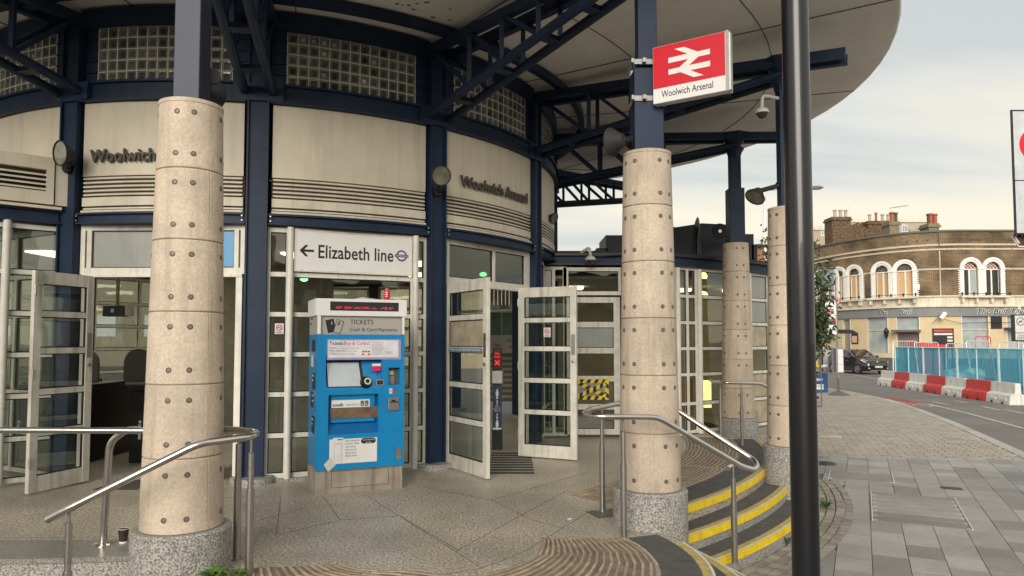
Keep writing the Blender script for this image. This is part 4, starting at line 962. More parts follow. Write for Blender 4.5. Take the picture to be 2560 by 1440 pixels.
# ticket tray bay
q = B(); q.add([(.12,.0,.60),(.63,.0,.60),(.63,.085,.72),(.12,.085,.72)], [(0,1,2,3)]); q.build('tray_slope', blue2, TV, world=False)
q = B(); q.box(.15,.60,.045,.088,.715,.998); q.build('tray_panel', blue, TV, world=False)
X0, Z1 = tv(832,1020); X1, Z0 = tv(950,1042); q = B(); q.box(X0,X1,.040,.0445,Z0,Z1); q.build('tray_window', M('tray_window', (.19,.13,.08), .12, var=.4, scale=8, coat=.6), TV, world=False)
q = B(); q.box(X0-.006,X1+.006,.0435,.0449,Z0-.006,Z1+.006); q.build('tray_bezel', blue2, TV, world=False)
X0, Z1 = tv(835,1001); X1, Z0 = tv(929,1018); q = B(); q.box(X0,X1,.041,.0446,Z0,Z1); lb = q.build('maker_label', white, TV, world=False)
text('south', .048, ink, face((X0+.012,.0405,Z0+.02),(1,0,0)), TV, off=.0012); text('eastern', .048, M('pale_blue_print', (.12,.35,.5), .6), face((X0+.145,.0405,Z0+.02),(1,0,0)), TV)
q = B(); 
for k in range(2): q.box(X1-.095+k*.045,X1-.058+k*.045,.0398,.0408,Z0+.014,Z1-.012)
q.build('symbol', inkg, TV, world=False)
text('A', .03, white, face((X1-.088,.0393,Z0+.02),(1,0,0)), TV); text('K', .03, white, face((X1-.043,.0393,Z0+.02),(1,0,0)), TV)
# right hand controls
q = B(); q.box(.735,.855,.075,.088,1.09,1.27); q.build('keypad_recess', M('keypad_grey', (.10,.09,.08), .5), TV, world=False)
q = B(); q.box(.745,.805,.066,.075,1.19,1.235); q.build('keypad_display', M('lcd', (.45,.48,.32), .3), TV, world=False)
for r_ in range(4):
    for c2_ in range(3): q = B(); x = .747+c2_*.022; z = 1.10+r_*.02; q.box(x,x+.017,.066,.075,z,z+.014); q.build('key', greyp, TV, world=False)
X0, Z1 = tv(943,949); X1, Z0 = tv(961,962); q = B(); q.box(X0,X1,-.006,0,Z0,Z1); q.build('card_slot', greyp, TV, world=False); q = B(); q.box(X0+.006,X1-.006,-.0075,-.0062,Z0+.006,Z1-.006); q.build('slot_mouth', black, TV, world=False)
q = B(); q.lathe([(.007,0),(.007,.002)], ((X0+X1)/2,-.008,(Z0+Z1)/2), 10, axis=(0,-1,0)); q.build('slot_light', redd, TV, world=False)
X0, Z1 = tv(976,969); X1, Z0 = tv(994,983)
for k, (dx_, dz_) in enumerate(((0,0),(.04,0),(0,.03),(.04,.03))): q = B(); q.box(X0+dx_,X0+dx_+.033,-.0015,0,Z0+dz_,Z0+dz_+.025); q.build('payment_sticker', [whited,redd,whited,inkg][k], TV, world=False)
X0, Z1 = tv(973,994); X1, Z0 = tv(1001,1024); q = B(); q.box(X0,X1,-.02,0,Z0,Z1); q.build('note_acceptor', steelb, TV, world=False, bevel=.004)
q = B(); q.box(X0+.02,X1-.012,-.0225,-.0205,Z1-.05,Z1-.038); q.box(X0+.035,X0+.075,-.0225,-.0205,Z1-.036,Z1-.02); q.build('note_slot', black, TV, world=False)
X0, Z1 = tv(996,1114); X1, Z0 = tv(1007,1147); q = B(face((0,0,0),(1,0,0))); xm = (X0+X1)/2; rr = (X1-X0)/2+.004
q.prism(arcpoly(xm,Z1-rr,rr,0,math.pi,10)+arcpoly(xm,Z0+rr,rr,math.pi,2*math.pi,10), 0, .006); q.build('lock_plate', steelb, TV, world=False)
q = B(); q.lathe([(.012,.006),(.011,.012),(.004,.012),(.004,.008)], (xm,0,Z0+.03), 14, axis=(0,-1,0)); q.build('lock', steel, TV, world=False)
# pink card and slot
X0, Z1 = tv(932,909); X1, Z0 = tv(954,927); q = B(); q.box(X0,X1,-.0012,0,Z0,Z1-.025); q.build('pink_card', M('pink', (.60,.02,.16), .5), TV, world=False); q = B(); q.box(X0,X1,-.0012,0,Z1-.025,Z1); q.build('card_top', white, TV, world=False)
X0, Z1 = tv(944,929); q = B(); q.box(X0,X0+.006,-.001,0,Z1-.045,Z1); q.build('coin_slot', black, TV, world=False)
# notice: Tickets Buy & Collect
X0, Z1 = tv(821,848); X1, Z0 = tv(1005,898); q = B(); q.box(X0,X1,-.001,0,Z0,Z1); nt_ = q.build('fare_notice', lilac, TV, world=False)
q = B(); q.box(X0+.012,X1-.028,-.0018,-.0011,Z0+.022,Z1-.012); q.build('notice_face', M('notice_white', (.72,.72,.76), .35), nt_, world=False)
def tt_(s, size, mt, x, z, y=-.0022, **k): return text(s, size, mt, face((x,y,z),(1,0,0)), TV, **k)
tt_('Tickets', .052, inkp, X0+.02, Z1-.058, off=.001, fitw=.142); tt_('Buy & Collect', .052, inkr, X0+.172, Z1-.058, fitw=.265)
for i, (a_, b_) in enumerate((('Select','your journey using the touch screen'),('Make payment','(cash or card)'),('Collect','your ticket(s) and change'))):
    z = Z1-.096-i*.03; wa = (.065,.17,.075)[i]; tt_(a_, .03, inkg, X0+.02, z, fitw=wa); tt_(b_, .016, inkg, X0+.028+wa, z, fitw=(.235,.10,.17)[i])
q = B()
for i, (x,z) in enumerate(((.335,.085),(.365,.085),(.395,.085),(.335,.057),(.395,.057))): q.box(X0+x+.02,X0+x+.043,-.0026,-.002,Z0+z-.01,Z0+z+.006)
q.build('card_logo', redd, TV, world=False)
tt_('Ticket information', .017, inkr, X0+.455, Z1-.04, fitw=.12)
q = B()
for i in range(9): q.box(X0+.455,X0+.455+random.uniform(.10,.13),-.0024,-.002,Z1-.058-i*.0125,Z1-.0555-i*.0125)
for i in range(3): q.box(X0+.60,X0+.60+.08,-.0024,-.002,Z1-.13-i*.012,Z1-.1275-i*.012)
q.build('print_line', inkg, TV, world=False)
# header
q = B(); Zm = tv(797,789)[1]; q.box(.0,TW-.005,.03,TD,ZS,Zm); q.box(0,.035,.0,.03,ZS+.003,Zm); q.box(TW-.03,TW-.005,.0,.03,ZS+.003,Zm); q.build('header_panel', greyp, TV, world=False)
q = B(); q.box(0,.034,-.003,-.0005,ZS+.003,Zm); q.box(TW-.028,TW-.004,-.003,-.0005,ZS+.003,Zm); q.build('header_post', white, TV, world=False)
q = B(); q.prism([(.0,.0),(TW+.02,-.012),(TW+.02,TD-.02),(-.02,TD),( -.02,.06)], Zm, 1.985); q.build('header_box', white, TV, world=False, bevel=.006)
X0 = .125; X1 = .835; q = B(); q.M = Matrix(); 
def hy(x): return -.0133*x/1.0-.002
q.add([(X0,hy(X0),1.862),(X1,hy(X1),1.862),(X1,hy(X1),1.955),(X0,hy(X0),1.955),(X0,.01,1.862),(X1,.0,1.862),(X1,.0,1.955),(X0,.01,1.955)], [(0,1,2,3),(0,1,5,4),(3,2,6,7),(0,3,7,4),(1,2,6,5)]); q.build('led_display', blackm, TV, world=False)
q = B(); random.seed(5)
for i in range(95):
    x = X0+.03+i*.0067
    if i % 14 in (0,1): continue
    for j in range(3):
        if random.random() < .5: q.box(x,x+.0042,hy(x)-.003,hy(x)-.001,1.882+j*.008,1.887+j*.008)
q.build('led_text', ME('led_text_red', (.8,.05,.08), .55), TV, world=False); random.seed(11)
tt_('TICKETS', .070, ink, .335, ZS+.107, y=.0285, fitw=.24); tt_('Cash & Card Payments', .05, ink, .335, ZS+.036, y=.0285, fitw=.495)
q = B(Matrix.Translation((.145,.029,ZS+.02)) @ Matrix.Rotation(R(-12),4,'Y') @ face((0,0,0),(1,0,0))); q.box(-.035,.05,0,.135,0,.001); q.build('ticket_symbol_back', ink, TV, world=False)
q = B(Matrix.Translation((.16,.0275,ZS+.025)) @ Matrix.Rotation(R(17),4,'Y') @ face((0,0,0),(1,0,0))); q.box(0,.075,0,.14,0,.001); q.build('ticket_symbol_edge', ink, TV, world=False)
q = B(Matrix.Translation((.16,.0262,ZS+.025)) @ Matrix.Rotation(R(17),4,'Y') @ face((0,0,0),(1,0,0))); q.box(.006,.069,.006,.134,0,.001); q.build('ticket_symbol_face', greyp, TV, world=False)
text('S', .055, ink, Matrix.Translation((.16,.0248,ZS+.025)) @ Matrix.Rotation(R(17),4,'Y') @ face((.018,0,.085),(1,0,0)), TV, off=.002); text('1', .05, white, face((.135,.0245,ZS+.10),(1,0,0)), TV)
# app notice
X0, Z1 = tv(838,1104); X1, Z0 = tv(946,1150); Z1 += .0; q = B(); q.box(X0-.035,X1,-.0012,0,Z0+.0,Z1+.03); ap = q.build('app_notice', white, TV, world=False)
q = B(face((0,0,0),(1,0,0))); q.prism([(X0-.09,Z0+.0),(X0-.02,Z0+.07),(X0+.03,Z0-.01),(X0-.045,Z0-.075)],0.0013,.0022); q.build('hand_print', whited, TV, world=False)
q = B(); q.box(X0+.0,X0+.10,-.0032,-.0024,Z0+.012,Z1+.045); q.build('phone_print', MATS['notice_white'], TV, world=False)
q = B(); 
for (a_,b_,c_,d_) in ((.01,.09,.20,.203),(.01,.012,.03,.19),(.088,.09,.03,.19)): q.box(X0+a_,X0+b_,-.0038,-.0033,Z0+c_,Z0+d_)
q.box(X0+.045,X0+.095,-.0038,-.0033,Z1+.02,Z1+.03); q.build('phone_outline', inkg, TV, world=False)
for i, s in enumerate(("Don't queue for", "a ticket. Make", "your journey", "easy, use our", "app to buy a", "digital ticket")): tt_(s, .027, inkg, X0+.125, Z1+.002-i*.0305, fitw=[.145,.14,.105,.115,.115,.115][i])
q = B(face((0,0,0),(1,0,0))); xa, xb, zc = X0+.31, X1-.04, Z1+.0
q.prism(arcpoly(xb,zc,.028,-math.pi/2,math.pi/2,8)+arcpoly(xa,zc,.028,math.pi/2,1.5*math.pi,8),.0013,.002); q.build('black_pill', ink, TV, world=False)
tt_('Scan to download', .022, white, xa-.012, zc+.004, y=-.0027, fitw=xb-xa+.024); tt_('our app', .022, white, (xa+xb)/2-.03, zc-.021, y=-.0027, fitw=.06)
# side stickers
q = B(); ys = [(.12,.36,1.44,1.56),(.25,.42,1.28,1.40),(.1,.3,1.05,1.22),(.2,.42,.86,1.02),(.1,.32,.60,.78)]
for i, (a_,b_,c_,d_) in enumerate(ys): q = B(); q.box(-.0012,0,a_,b_,c_,d_); q.build('side_sticker', [ink,whited,ink,ink,ink][i], TV, world=False)
m = face((-.0016,.34,0),(0,-1,0))
for i, s in enumerate(('ticket', 'machine', 'in use')): text(s, .045, inkg, m @ Matrix.Translation((-.15,1.83-i*.055,0)), TV)
for i, (z, s) in enumerate(((1.18,'No cash'),(1.13,'held'),(.97,'CCTV'),(.92,'in use'),(.73,'Please'),(.68,'wait'))): text(s, .04, whited, m @ Matrix.Translation((.03,z,.0)), TV)
# hinges on right
for z in (.35,.62,1.05,1.45): q = B(); q.box(TW,TW+.015,.03,.09,z,z+.09); q.build('hinge', steelb, TV, world=False)
# red cup on top
mw = TV.matrix_basis if False else Matrix.Translation(TV.location) @ Matrix.Rotation(R(23.3),4,'Z'); c_ = mw @ Vector((.745,.14,1.985))
rc = thing('drink_can', c_, 'small red drink can left on top of the blue ticket machine', 'drink can')
q = B(); q.lathe([(.026,0),(.031,.008),(.031,.112),(.026,.122),(.026,.124),(0,.122)], (0,0,0), 20, cap=False); q.build('can_body', red, rc, world=False, smooth=True)
q = B(); q.lathe([(.0265,.1225),(.0265,.126),(.022,.126),(0,.1235)], (0,0,0), 20, cap=False); q.build('can_top', steel, rc, world=False)
q = B(); 
for k in range(3): q.box(-.012,.012,-.0325,-.0305,.04+k*.02,.048+k*.02)
q.build('can_print', white, rc, world=False)
q = B(Matrix.Translation(mw @ Vector((.35,.2,1.985))) @ Matrix.Rotation(.3,4,'Z')); q.add([(0,0,0),(.30,.02,.0),(.32,.1,.02),(.02,.12,.012),(.15,.06,.035)], [(0,1,4),(1,2,4),(2,3,4),(3,0,4)]); q.build('paper_scrap', whited, label='crumpled pale paper lying on top of the blue ticket machine', cat='paper')

# ------------------------------------------------------------------ line sign
m = pm @ Matrix.Translation((0,0,.012)); a_ = m @ Vector((0,0,0)); es = thing('line_sign', a_, 'long white Elizabeth line sign with arrow above the ticket machine', 'sign')
q = B(m); q.box(.035,Lb-.035,.055,.495,0,.025); q.build('sign_panel', white, es)
q = B(m); q.box(.02,Lb-.02,.035,.055,-.01,.03); q.box(.02,Lb-.02,.495,.515,-.01,.03); q.box(.02,.035,.055,.495,-.01,.03); q.box(Lb-.035,Lb-.02,.055,.495,-.01,.03); q.build('sign_frame', frame_m, es)
mo = Matrix.Translation(-wloc(es)) @ m
q = B(m @ Matrix.Translation((.15,.275,.0255))); q.box(-.055,.085,-.013,.013,0,.001)
q2 = [(-.075,0),(-.01,.065),(.022,.065),(-.035,.0),(.022,-.065),(-.01,-.065)]; q.prism(q2,.0012,.002); q.build('arrow', ink, es)
text('Elizabeth line', .215, ink, mo @ Matrix.Translation((.285,.20,.0262)), es, fitw=Lb*.62, off=.003, spacing=1.02)
q = B(); ringpoly(q, m @ Matrix.Translation((Lb-.155,.275,.0262)), 0, 0, .048, .068); q.build('roundel_ring', M('roundel_purple', (.11,.07,.22), .5), es)
q = B(m); q.box(Lb-.24,Lb-.07,.258,.29,.0278,.0286); q.build('roundel_bar', MATS['roundel_purple'], es)
text('ELIZABETH LINE', .02, white, mo @ Matrix.Translation((Lb-.23,.267,.0294)), es, fitw=.15)

# ------------------------------------------------------------------ station name sign on the second column
A_, C_ = Vector((1.20, 5.95, 0)), Vector((1.738, 5.60, 0)); zl, zh = 3.555, 4.045; m = face((A_.x, A_.y, zl), C_-A_); L = (C_-A_).length; hS = zh-zl
ns = thing('station_sign', (A_.x, A_.y, zl), 'red and white double arrow station sign clamped to the navy post', 'sign')
q = B(m); q.box(0,L,0,hS,-.085,0); q.build('sign_box', whited, ns, bevel=.004)
q = B(m); q.box(.004,L-.028,.127,hS-.004,.0005,.0015); q.build('red_field', red, ns)
q = B(m); q.box(.004,L-.028,.004,.127,.0005,.0015); q.build('white_field', white, ns)
q = B(m); q.box(L-.02,L+.004,-.002,hS+.002,-.088,.006); q.box(L+.004,L+.012,.01,hS-.01,-.07,-.015); q.build('edge_trim', steelb, ns)
u = .29/62; ox = (L-.028-.29)/2 - .0; oy = .436; mm = m @ Matrix.Translation((ox, oy, .002)) @ Matrix.Diagonal((1.22*u, .0070, 1, 1)) @ Matrix.Translation((-4,0,0))
def lseg(b, x0, y0, x1, y1, hwid, ya, yb, z):
    """diagonal bar clipped between horizontal lines (y down as in the emblem)"""
    kx = hwid; b.prism([(x0-kx,-y0),(x0+kx,-y0),(x1+kx,-y1),(x1-kx,-y1)], z, z+.0006)
q = B(mm); q.prism([(0,-9.2),(62,-9.2),(62,-15.6),(0,-15.6)],0,.0006); q.prism([(0,-23.4),(62,-23.4),(62,-29.8),(0,-29.8)],0,.0006)
kx = 7.3
lseg(q, 19.8-3, 0, 46-3-0, 12.4, kx, 0, 0, .0008); lseg(q, 43.5, 12.4, 18.5, 26.6, kx, 0, 0, .0016); lseg(q, 19, 26.6, 45.2, 39, kx, 0, 0, .0024)
q.build('double_arrow', white, ns)
text('Woolwich Arsenal', .082, ink, Matrix.Translation(-wloc(ns)) @ m @ Matrix.Translation((.075,.045,.0018)), ns, fitw=.44, off=.0006)
q = B(m)
for x, z in ((.02,.21),(L-.05,.33)): q.lathe([(.006,0),(.005,.004)], (x,z,.0015), 8, axis=(0,0,1))
q.build('fixing', redd, ns)
for z in (3.63, 3.95):
    q = B(); x, y = COLS[1]; h = .135; q.box(x-h,x+h,y-h,y-h+.006,z-.022,z+.022); q.box(x-h,x-h+.006,y-h,y+h,z-.022,z+.022); q.box(x+h-.006,x+h,y-h,y+h,z-.022,z+.022); q.box(x-h,x+h,y+h-.006,y+h,z-.022,z+.022)
    q.box(x-h-.02,x-h-.0,y-h-.03,y-h+.03,z-.018,z+.018); q.box(x-.06,x-.03,y-h-.04,y-h,z-.018,z+.018); q.build('clamp_band', M('clamp_grey', (.30,.30,.30), .5, .5), ns)

# ------------------------------------------------------------------ floodlights, cameras
def flood(loc, aim, base, size, label, post=None):
    loc = Vector(loc); aim = Vector(aim).normalized(); t = thing('floodlight', loc, label, 'floodlight', 'round floodlights under the canopy')
    s = size; q = B(); q.lathe([(.30*s,-1.0*s),(.42*s,-.95*s),(.55*s,-.7*s),(.95*s,-.12*s),(1.0*s,-.05*s),(1.03*s,0),(1.03*s,.1*s),(.93*s,.1*s)], (0,0,0), 28, axis=aim, cap=False); q.lathe([(0,-1.0*s),(.3*s,-1.0*s)], (0,0,0), 28, axis=aim, cap=False); q.build('lamp_bowl', blackm, t, world=False, smooth=True)
    q = B(); q.lathe([(0,.02*s),(.93*s,.04*s),(.93*s,.02*s)], (0,0,0), 24, axis=aim, cap=False); q.build('lens', lens_g, t, world=False)
    b_ = Vector(base)-loc; q = B(); q.tube([-aim*s*.85, b_], .03, 10); q.lathe([(.055,0),(.055,.04)], b_-b_.normalized()*.04, 14, axis=b_); q.build('bracket', blackm, t, world=False, smooth=True)
p = at(1103,439,8.25); k2 = pol(RD+.05, th_k(2)); flood(p, (.35,-.9,-.28), (k2.x, k2.y, p.z-.1), .115, 'floodlight on the navy column beside the raised letters, its pale lens facing out')
p = at(152,383,7.55); k0_ = pol(RD+.05, th_k(0)); flood(p, (-.45,-.8,-.1), (k0_.x, k0_.y, p.z-.1), .135, 'floodlight resting over the louvre box with a murky greenish lens')
p = at(1385,546,11.2); flood(p, (.75,-.55,-.35), (p.x-.2, p.y+.3, p.z+.03), .095, 'small floodlight jutting from the drum edge against the sky')
p = at(1530,355,6.05); flood(p, (-.75,.62,.02), (COLS[1][0]-.12, COLS[1][1]+.02, p.z+.03), .12, 'large round floodlight seen from behind beside the station sign post')
p = at(536,240,5.4); flood(p, (.35,.9,.0), (COLS[0][0]+.1, COLS[0][1]+.1, p.z), .11, 'floodlight peeping out behind the stout concrete column top')
p = at(1888,492,8.55); flood(p, (-.55,-.35,-.75), (COLS[2][0]-.05, COLS[2][1], p.z+.17), .12, 'black floodlight tilted down, silhouetted against sky near the slim column')
def dome(loc, sc_, label, arm):
    t = thing('dome_camera', loc, label, 'security camera'); s = sc_; q = B(); q.lathe([(.25*s,1.0*s),(.3*s,.9*s),(.42*s,.75*s),(.8*s,.55*s),(.98*s,.25*s),(1.0*s,0),(.85*s,-.05*s)], (0,0,0), 24, cap=False); q.build('housing', whited, t, world=False, smooth=True)
    q = B(); q.lathe([(.8*s,-.04*s),(.72*s,-.35*s),(.5*s,-.65*s),(.2*s,-.8*s),(0,-.82*s)], (0,0,0), 20, cap=False); q.build('dome', M('smoked_dome', (.03,.028,.025), .08, coat=.6), t, world=False, smooth=True)
    q = B(); q.tube(smoothpath([(0,0,.9*s)] + [Vector(a)-Vector(loc) for a in arm], .12), .022 if s > .06 else .03, 10); q.build('arm', whited, t, world=False, smooth=True)
p = at(1905,283,8.5); dome(p, .085, 'white dome camera on a curved arm below the canopy edge', [at(1905,238,8.5), at(1945,246,8.6)])
p = at(1476,650,11.2); dome(p, .085, 'white dome camera perched on the annex fascia', [at(1474,618,11.25), at(1452,632,11.4)])

# ------------------------------------------------------------------ handrails
def post(b, x, y, z0, z1, r=.026, foot=False, split=.62):
    zs = z0 + (z1-z0)*split; zt_ = z1-.10
    pr = [(r,z0),(r,zs)]; rr = r*.76; z = zs; pr += [(rr,zs+.001)]
    n = 5; h = (zt_-zs)/n
    for i in range(n): pr += [(rr,zs+.001+h*i+h*.9),(rr*.82,zs+.001+h*i+h*.92),(rr*.82,zs+h*i+h*.99),(rr,zs+h*(i+1))]
    pr += [(rr,zt_),(.009,zt_+.005),(.009,z1)]
    b.lathe(pr, (x,y,0), 16)
    if foot: b.lathe([(r*1.9,z0),(r*1.9,z0+.008),(r*1.2,z0+.012)], (x,y,0), 20)
def rail(name, loc, label, pts, posts, r=.0235, group=None):
    t = thing('handrail', loc, label, 'handrail', group); q = B(); q.tube(smoothpath(pts, .07, 6), r, 16); q.build('rail', steel, t, smooth=True)
    for p in posts: q = B(); post(q, *p[:4], foot=len(p) > 4); q.build('post', steelb, t, smooth=True)
    return t
# loop round the second column
zr = .90
bx = [(1.95,5.93),(1.22,5.78),(.83,5.62)]
lo = [(.80,5.72),(.82,6.0),(.96,6.55)]
rail('r', (.9,5.8,0), 'looped stainless handrail around the signed column descending beside yellow edged steps',
     [(2.03,6.02,.47),(1.92,5.99,.50),(1.15,5.66,.945),(.66,5.62,.955),(.58,5.80,.96),(.66,6.1,.965),(.98,6.66,.965),(1.46,6.62,.95),(2.13,6.30,.50),(2.10,6.14,.475),(2.03,6.06,.46)],
     [(.885,5.70,0,.93),(.825,6.56,0,.95,1),(1.86,6.04,-.30,.50)])
q = B(); q.tube([(1.80,6.0,.485),(1.93,6.20,.485)], .02, 10); q.build('bracket_tube', steel, bpy.data.objects['handrail'], smooth=True)
# loop and slope before the first column
rail('r2', (-2.3,4.6,0), 'stainless handrail sloping down across the stout concrete column',
     [(-2.77,4.30,.48),(-2.66,4.30,.54),(-1.93,4.42,.915),(-1.69,4.62,.93),(-1.70,4.80,.935),(-1.93,4.98,.93),(-2.05,5.02,.93)],
     [(-1.745,4.80,0,.90),(-1.96,5.14,0,.91,1),(-2.66,4.33,ZP,.56)])
# long rail behind
rail('r3', (-3.1,5.4,0), 'long level stainless handrail along the forecourt edge with bent end post',
     [(-6.2,5.36,.885),(-3.4,5.36,.880),(-1.95,5.36,.872)], [])
lr = [o for o in bpy.data.objects if o.get('label','').startswith('long level')][0]
g0 = gnd(257,1366,0); q = B(); q.tube(smoothpath([(g0.x,g0.y,.006),(g0.x+.03,g0.y,.78),(g0.x+.16,g0.y-.02,.872),(g0.x+.24,g0.y+.0,.876)], .12, 8), .026, 16); q.lathe([(.05,0.006),(.05,.014),(.03,.018)], (g0.x,g0.y,0), 20); q.build('post', steel, lr, smooth=True)
q = B(); post(q, -5.6,5.36,0,.88); q.build('post', steelb, lr, smooth=True)
# small rail at the far column
rail('r4', (3.2,10.9,0), 'slender far handrail sloping past the slim column near the annex',
     [(3.15,11.35,.93),(3.12,11.0,.93),(3.2,10.72,.93),(3.75,10.75,.915),(4.62,11.05,.46)], [(3.2,10.98,0,.91),(3.43,10.68,0,.90),(4.5,11.0,-.3,.52)])
# ------------------------------------------------------------------ black column of the street lamp, in front
sc_x, sc_y = 1.423, 3.5
bl = thing('lamp_column', (sc_x, sc_y, ZP), 'tall glossy black lamp column standing close on the pavement', 'lamp column')
q = B(); q.lathe([(.11,0),(.11,.02),(.0645,.03),(.0645,3.2),(.064,5.2),(.0635,6.0)], (0,0,0), 40, cap=True); q.build('shaft', blackgloss, bl, world=False, smooth=True)
q = B(); q.lathe([(.07,1.25),(.0702,1.253),(.0702,1.9)], (0,0,0), 3); q = B(); q.box(-.03,.03,.055,.067,.35,1.0); q.build('service_door', blackgloss, bl, world=False)
q = B(); q.tube([(-.056,-.03,4.12),(-.045,-.045,4.03),(-.02,-.061,3.95)], .0018, 5); q.tube([(-.03,-.0575,2.85),(.02,-.0615,2.87),(.052,-.038,2.83)], .0015, 5); q.build('scratch', steelb, bl, world=False)

# ------------------------------------------------------------------ cup, litter, weeds
g = gnd(308,1357,.006); cu = thing('coffee_cup', g, 'dark paper coffee cup standing on the granite edge by the column base', 'cup')
q = B(); q.lathe([(.027,0),(.0275,.012),(.0385,.105),(.037,.105),(.0265,.008),(0,.008)], (0,0,0), 24, cap=False); q.build('cup_body', M('cup_brown', (.035,.022,.022), .5), cu, world=False, smooth=True)
q = B(); q.tube([(math.cos(2*math.pi*k/24)*.0385, math.sin(2*math.pi*k/24)*.0385, .106) for k in range(25)], .0022, 6); q.build('rim', white, cu, world=False, smooth=True)
q = B(); q.lathe([(.0272,-.0005),(.0285,.0),(.0292,.013),(.0283,.014)], (0,0,0), 24, cap=False); q.build('base_band', white, cu, world=False)
q = B(); q.lathe([(.005,0),(.005,.001)], (.024,-.026,.045), 8, axis=(.7,-.7,.1)); q.build('cup_logo', redd, cu, world=False)
def scrap(px, py, z, s, label, mt=white):
    g = gnd(px, py, z); q = B(Matrix.Translation(g)); 
    q.add([(0,0,.002),(s,.2*s,.004),(1.6*s,-.1*s,.01),(1.7*s,.3*s,.006),(.9*s,.55*s,.012),(.1*s,.35*s,.003)], [(0,1,4,5),(1,2,3,4)]); q.build('paper_scrap', mt, label=label, cat='litter')
scrap(1416,1300,0,.035,'small torn white paper scrap on the speckled forecourt'); scrap(228,1362,.006,.03,'yellowed sticker scrap beside the bent rail post', M('yellow_paper',(.45,.38,.12),.7))
leafm = M('weed_leaf', (.075,.18,.022), .5, var=.3, scale=30); leafd = M('weed_dark', (.05,.11,.025), .6, var=.3, scale=30)
def weed(p, n, ln, wdt, label, mt=leafm, up=.5, seed=1):
    rnd = random.Random(seed); t = thing('weed', p, label, 'weed'); 
    q = B(); q.tube([(0,0,-.03),(0,0,.03)], .006, 6); q.build('stem', mt, t, world=False)
    for i in range(n):
        a = 2.4*i + rnd.uniform(-.3,.3); L = ln*rnd.uniform(.6,1.1); u = up*rnd.uniform(.5,1.3); q = B(); vs = []; N = 7
        for j in range(N):
            f = j/(N-1); ww = wdt*math.sin(math.pi*min(1,f*.9+.08))**.8*(1 if j < N-1 else .05); r = L*(f*(1-.25*f*u)); z = .012 + L*u*(f-.75*f*f)
            c = Vector((math.cos(a)*r, math.sin(a)*r, z)); n_ = Vector((-math.sin(a), math.cos(a), 0)); vs += [c-n_*ww+Vector((0,0,ww*.4)), c, c+n_*ww+Vector((0,0,ww*.4))]
        fs = []
        for j in range(N-1):
            for k in (0,1): fs.append((3*j+k,3*j+k+1,3*j+k+4,3*j+k+3))
        q.add(vs, fs); q.build('leaf', mt, t, world=False, smooth=True)
weed(Vector((-1.93,4.68,.005)), 15, .15, .018, 'broad leaved green weed sprouting against the granite column base', seed=3, up=1.0)
weed(Vector((-1.78,4.72,.005)), 11, .085, .012, 'smaller green weed beside the foot of the handrail post', seed=8, up=1.2)
weed(gnd(2065,1272,ZP), 26, .15, .012, 'tufty green weed growing by the step end behind the lamp column', leafd, 1.6, 5)
weed(gnd(1968,1362,ZP), 14, .10, .010, 'tiny dark weed at the foot of the lowest step', leafd, 1.6, 6)
# ------------------------------------------------------------------ water filled road barriers and netted fence
def barrier_mesh(L, mat):
    q = B(); pr = [(-.28,0),(.28,0),(.28,.06),(.25,.30),(.11,.38),(.085,.72),(-.085,.72),(-.11,.38),(-.25,.30),(-.28,.06)]
    n = len(pr); hs = [-L/2, -L/2+.03, L/2-.03, L/2]; vs = []
    for x in hs:
        k = .93 if abs(x) > L/2-.01 else 1
        for y, z in pr: vs.append((x, y*k, z if z < .7 else z-.02*(k < 1)))
    fs = [tuple(range(n))[::-1], tuple(range(3*n, 4*n))] + [(i*n+j, i*n+(j+1)%n, (i+1)*n+(j+1)%n, (i+1)*n+j) for i in range(3) for j in range(n)]
    q.add(vs, fs); q.box(-L/2+.2,-.1,-.296,-.262,.12,.2); q.box(.1,L/2-.2,-.296,-.262,.12,.2)
    return mesh_of(q, 'barrier_shell', mat)
bw = M('white_plastic', (.72,.72,.68), .45, var=.12, scale=4, streak=.5, dirt=(.22,.21,.19)); br = M('red_plastic', (.60,.035,.04), .4, var=.1, scale=4, streak=.35, dirt=(.25,.06,.05))
q = B(); 
for x in (-.35,.35): q.box(x-.05,x+.05,-.297,-.27,0,.075)
fork = mesh_of(q, 'fork_slot', blackm); bms = [barrier_mesh(1.46, bw), barrier_mesh(1.46, br)]
e0, e1 = gnd(2207,962,ZR), gnd(2482,1003,ZR); dv = (e1-e0)/6; dv.z = 0; ang = math.atan2(dv.y, dv.x)
nn = Vector((dv.y,-dv.x,0)).normalized(); 
if nn.dot(Vector((-1,-1,0))) < 0: nn = -nn
labs = ['white','red','white','red','white','red','white']
wl = ['white plastic road barrier beside the black car, first of the row','red plastic road barrier between the first two white ones','white plastic road barrier between the two smaller looking red ones','red plastic road barrier in the middle of the row','white plastic road barrier just before the last red one','last red plastic road barrier, largest looking of the reds','large looking white plastic road barrier cut by the photo edge']
bl_ = dv.length
for i in range(7):
    p = e0 + dv*(i+.5); t = thing('road_barrier', (p.x,p.y,ZR), wl[i], 'road barrier', 'red and white water filled barriers', rz=ang+(math.pi if nn.dot(Vector((math.sin(ang),-math.cos(ang),0))) < 0 else 0)+random.uniform(-.05,.05))
    inst(bms[i % 2], 'barrier_shell', t, Matrix.Diagonal((bl_/1.5,1,1,1))); inst(fork, 'fork_slot', t, Matrix())
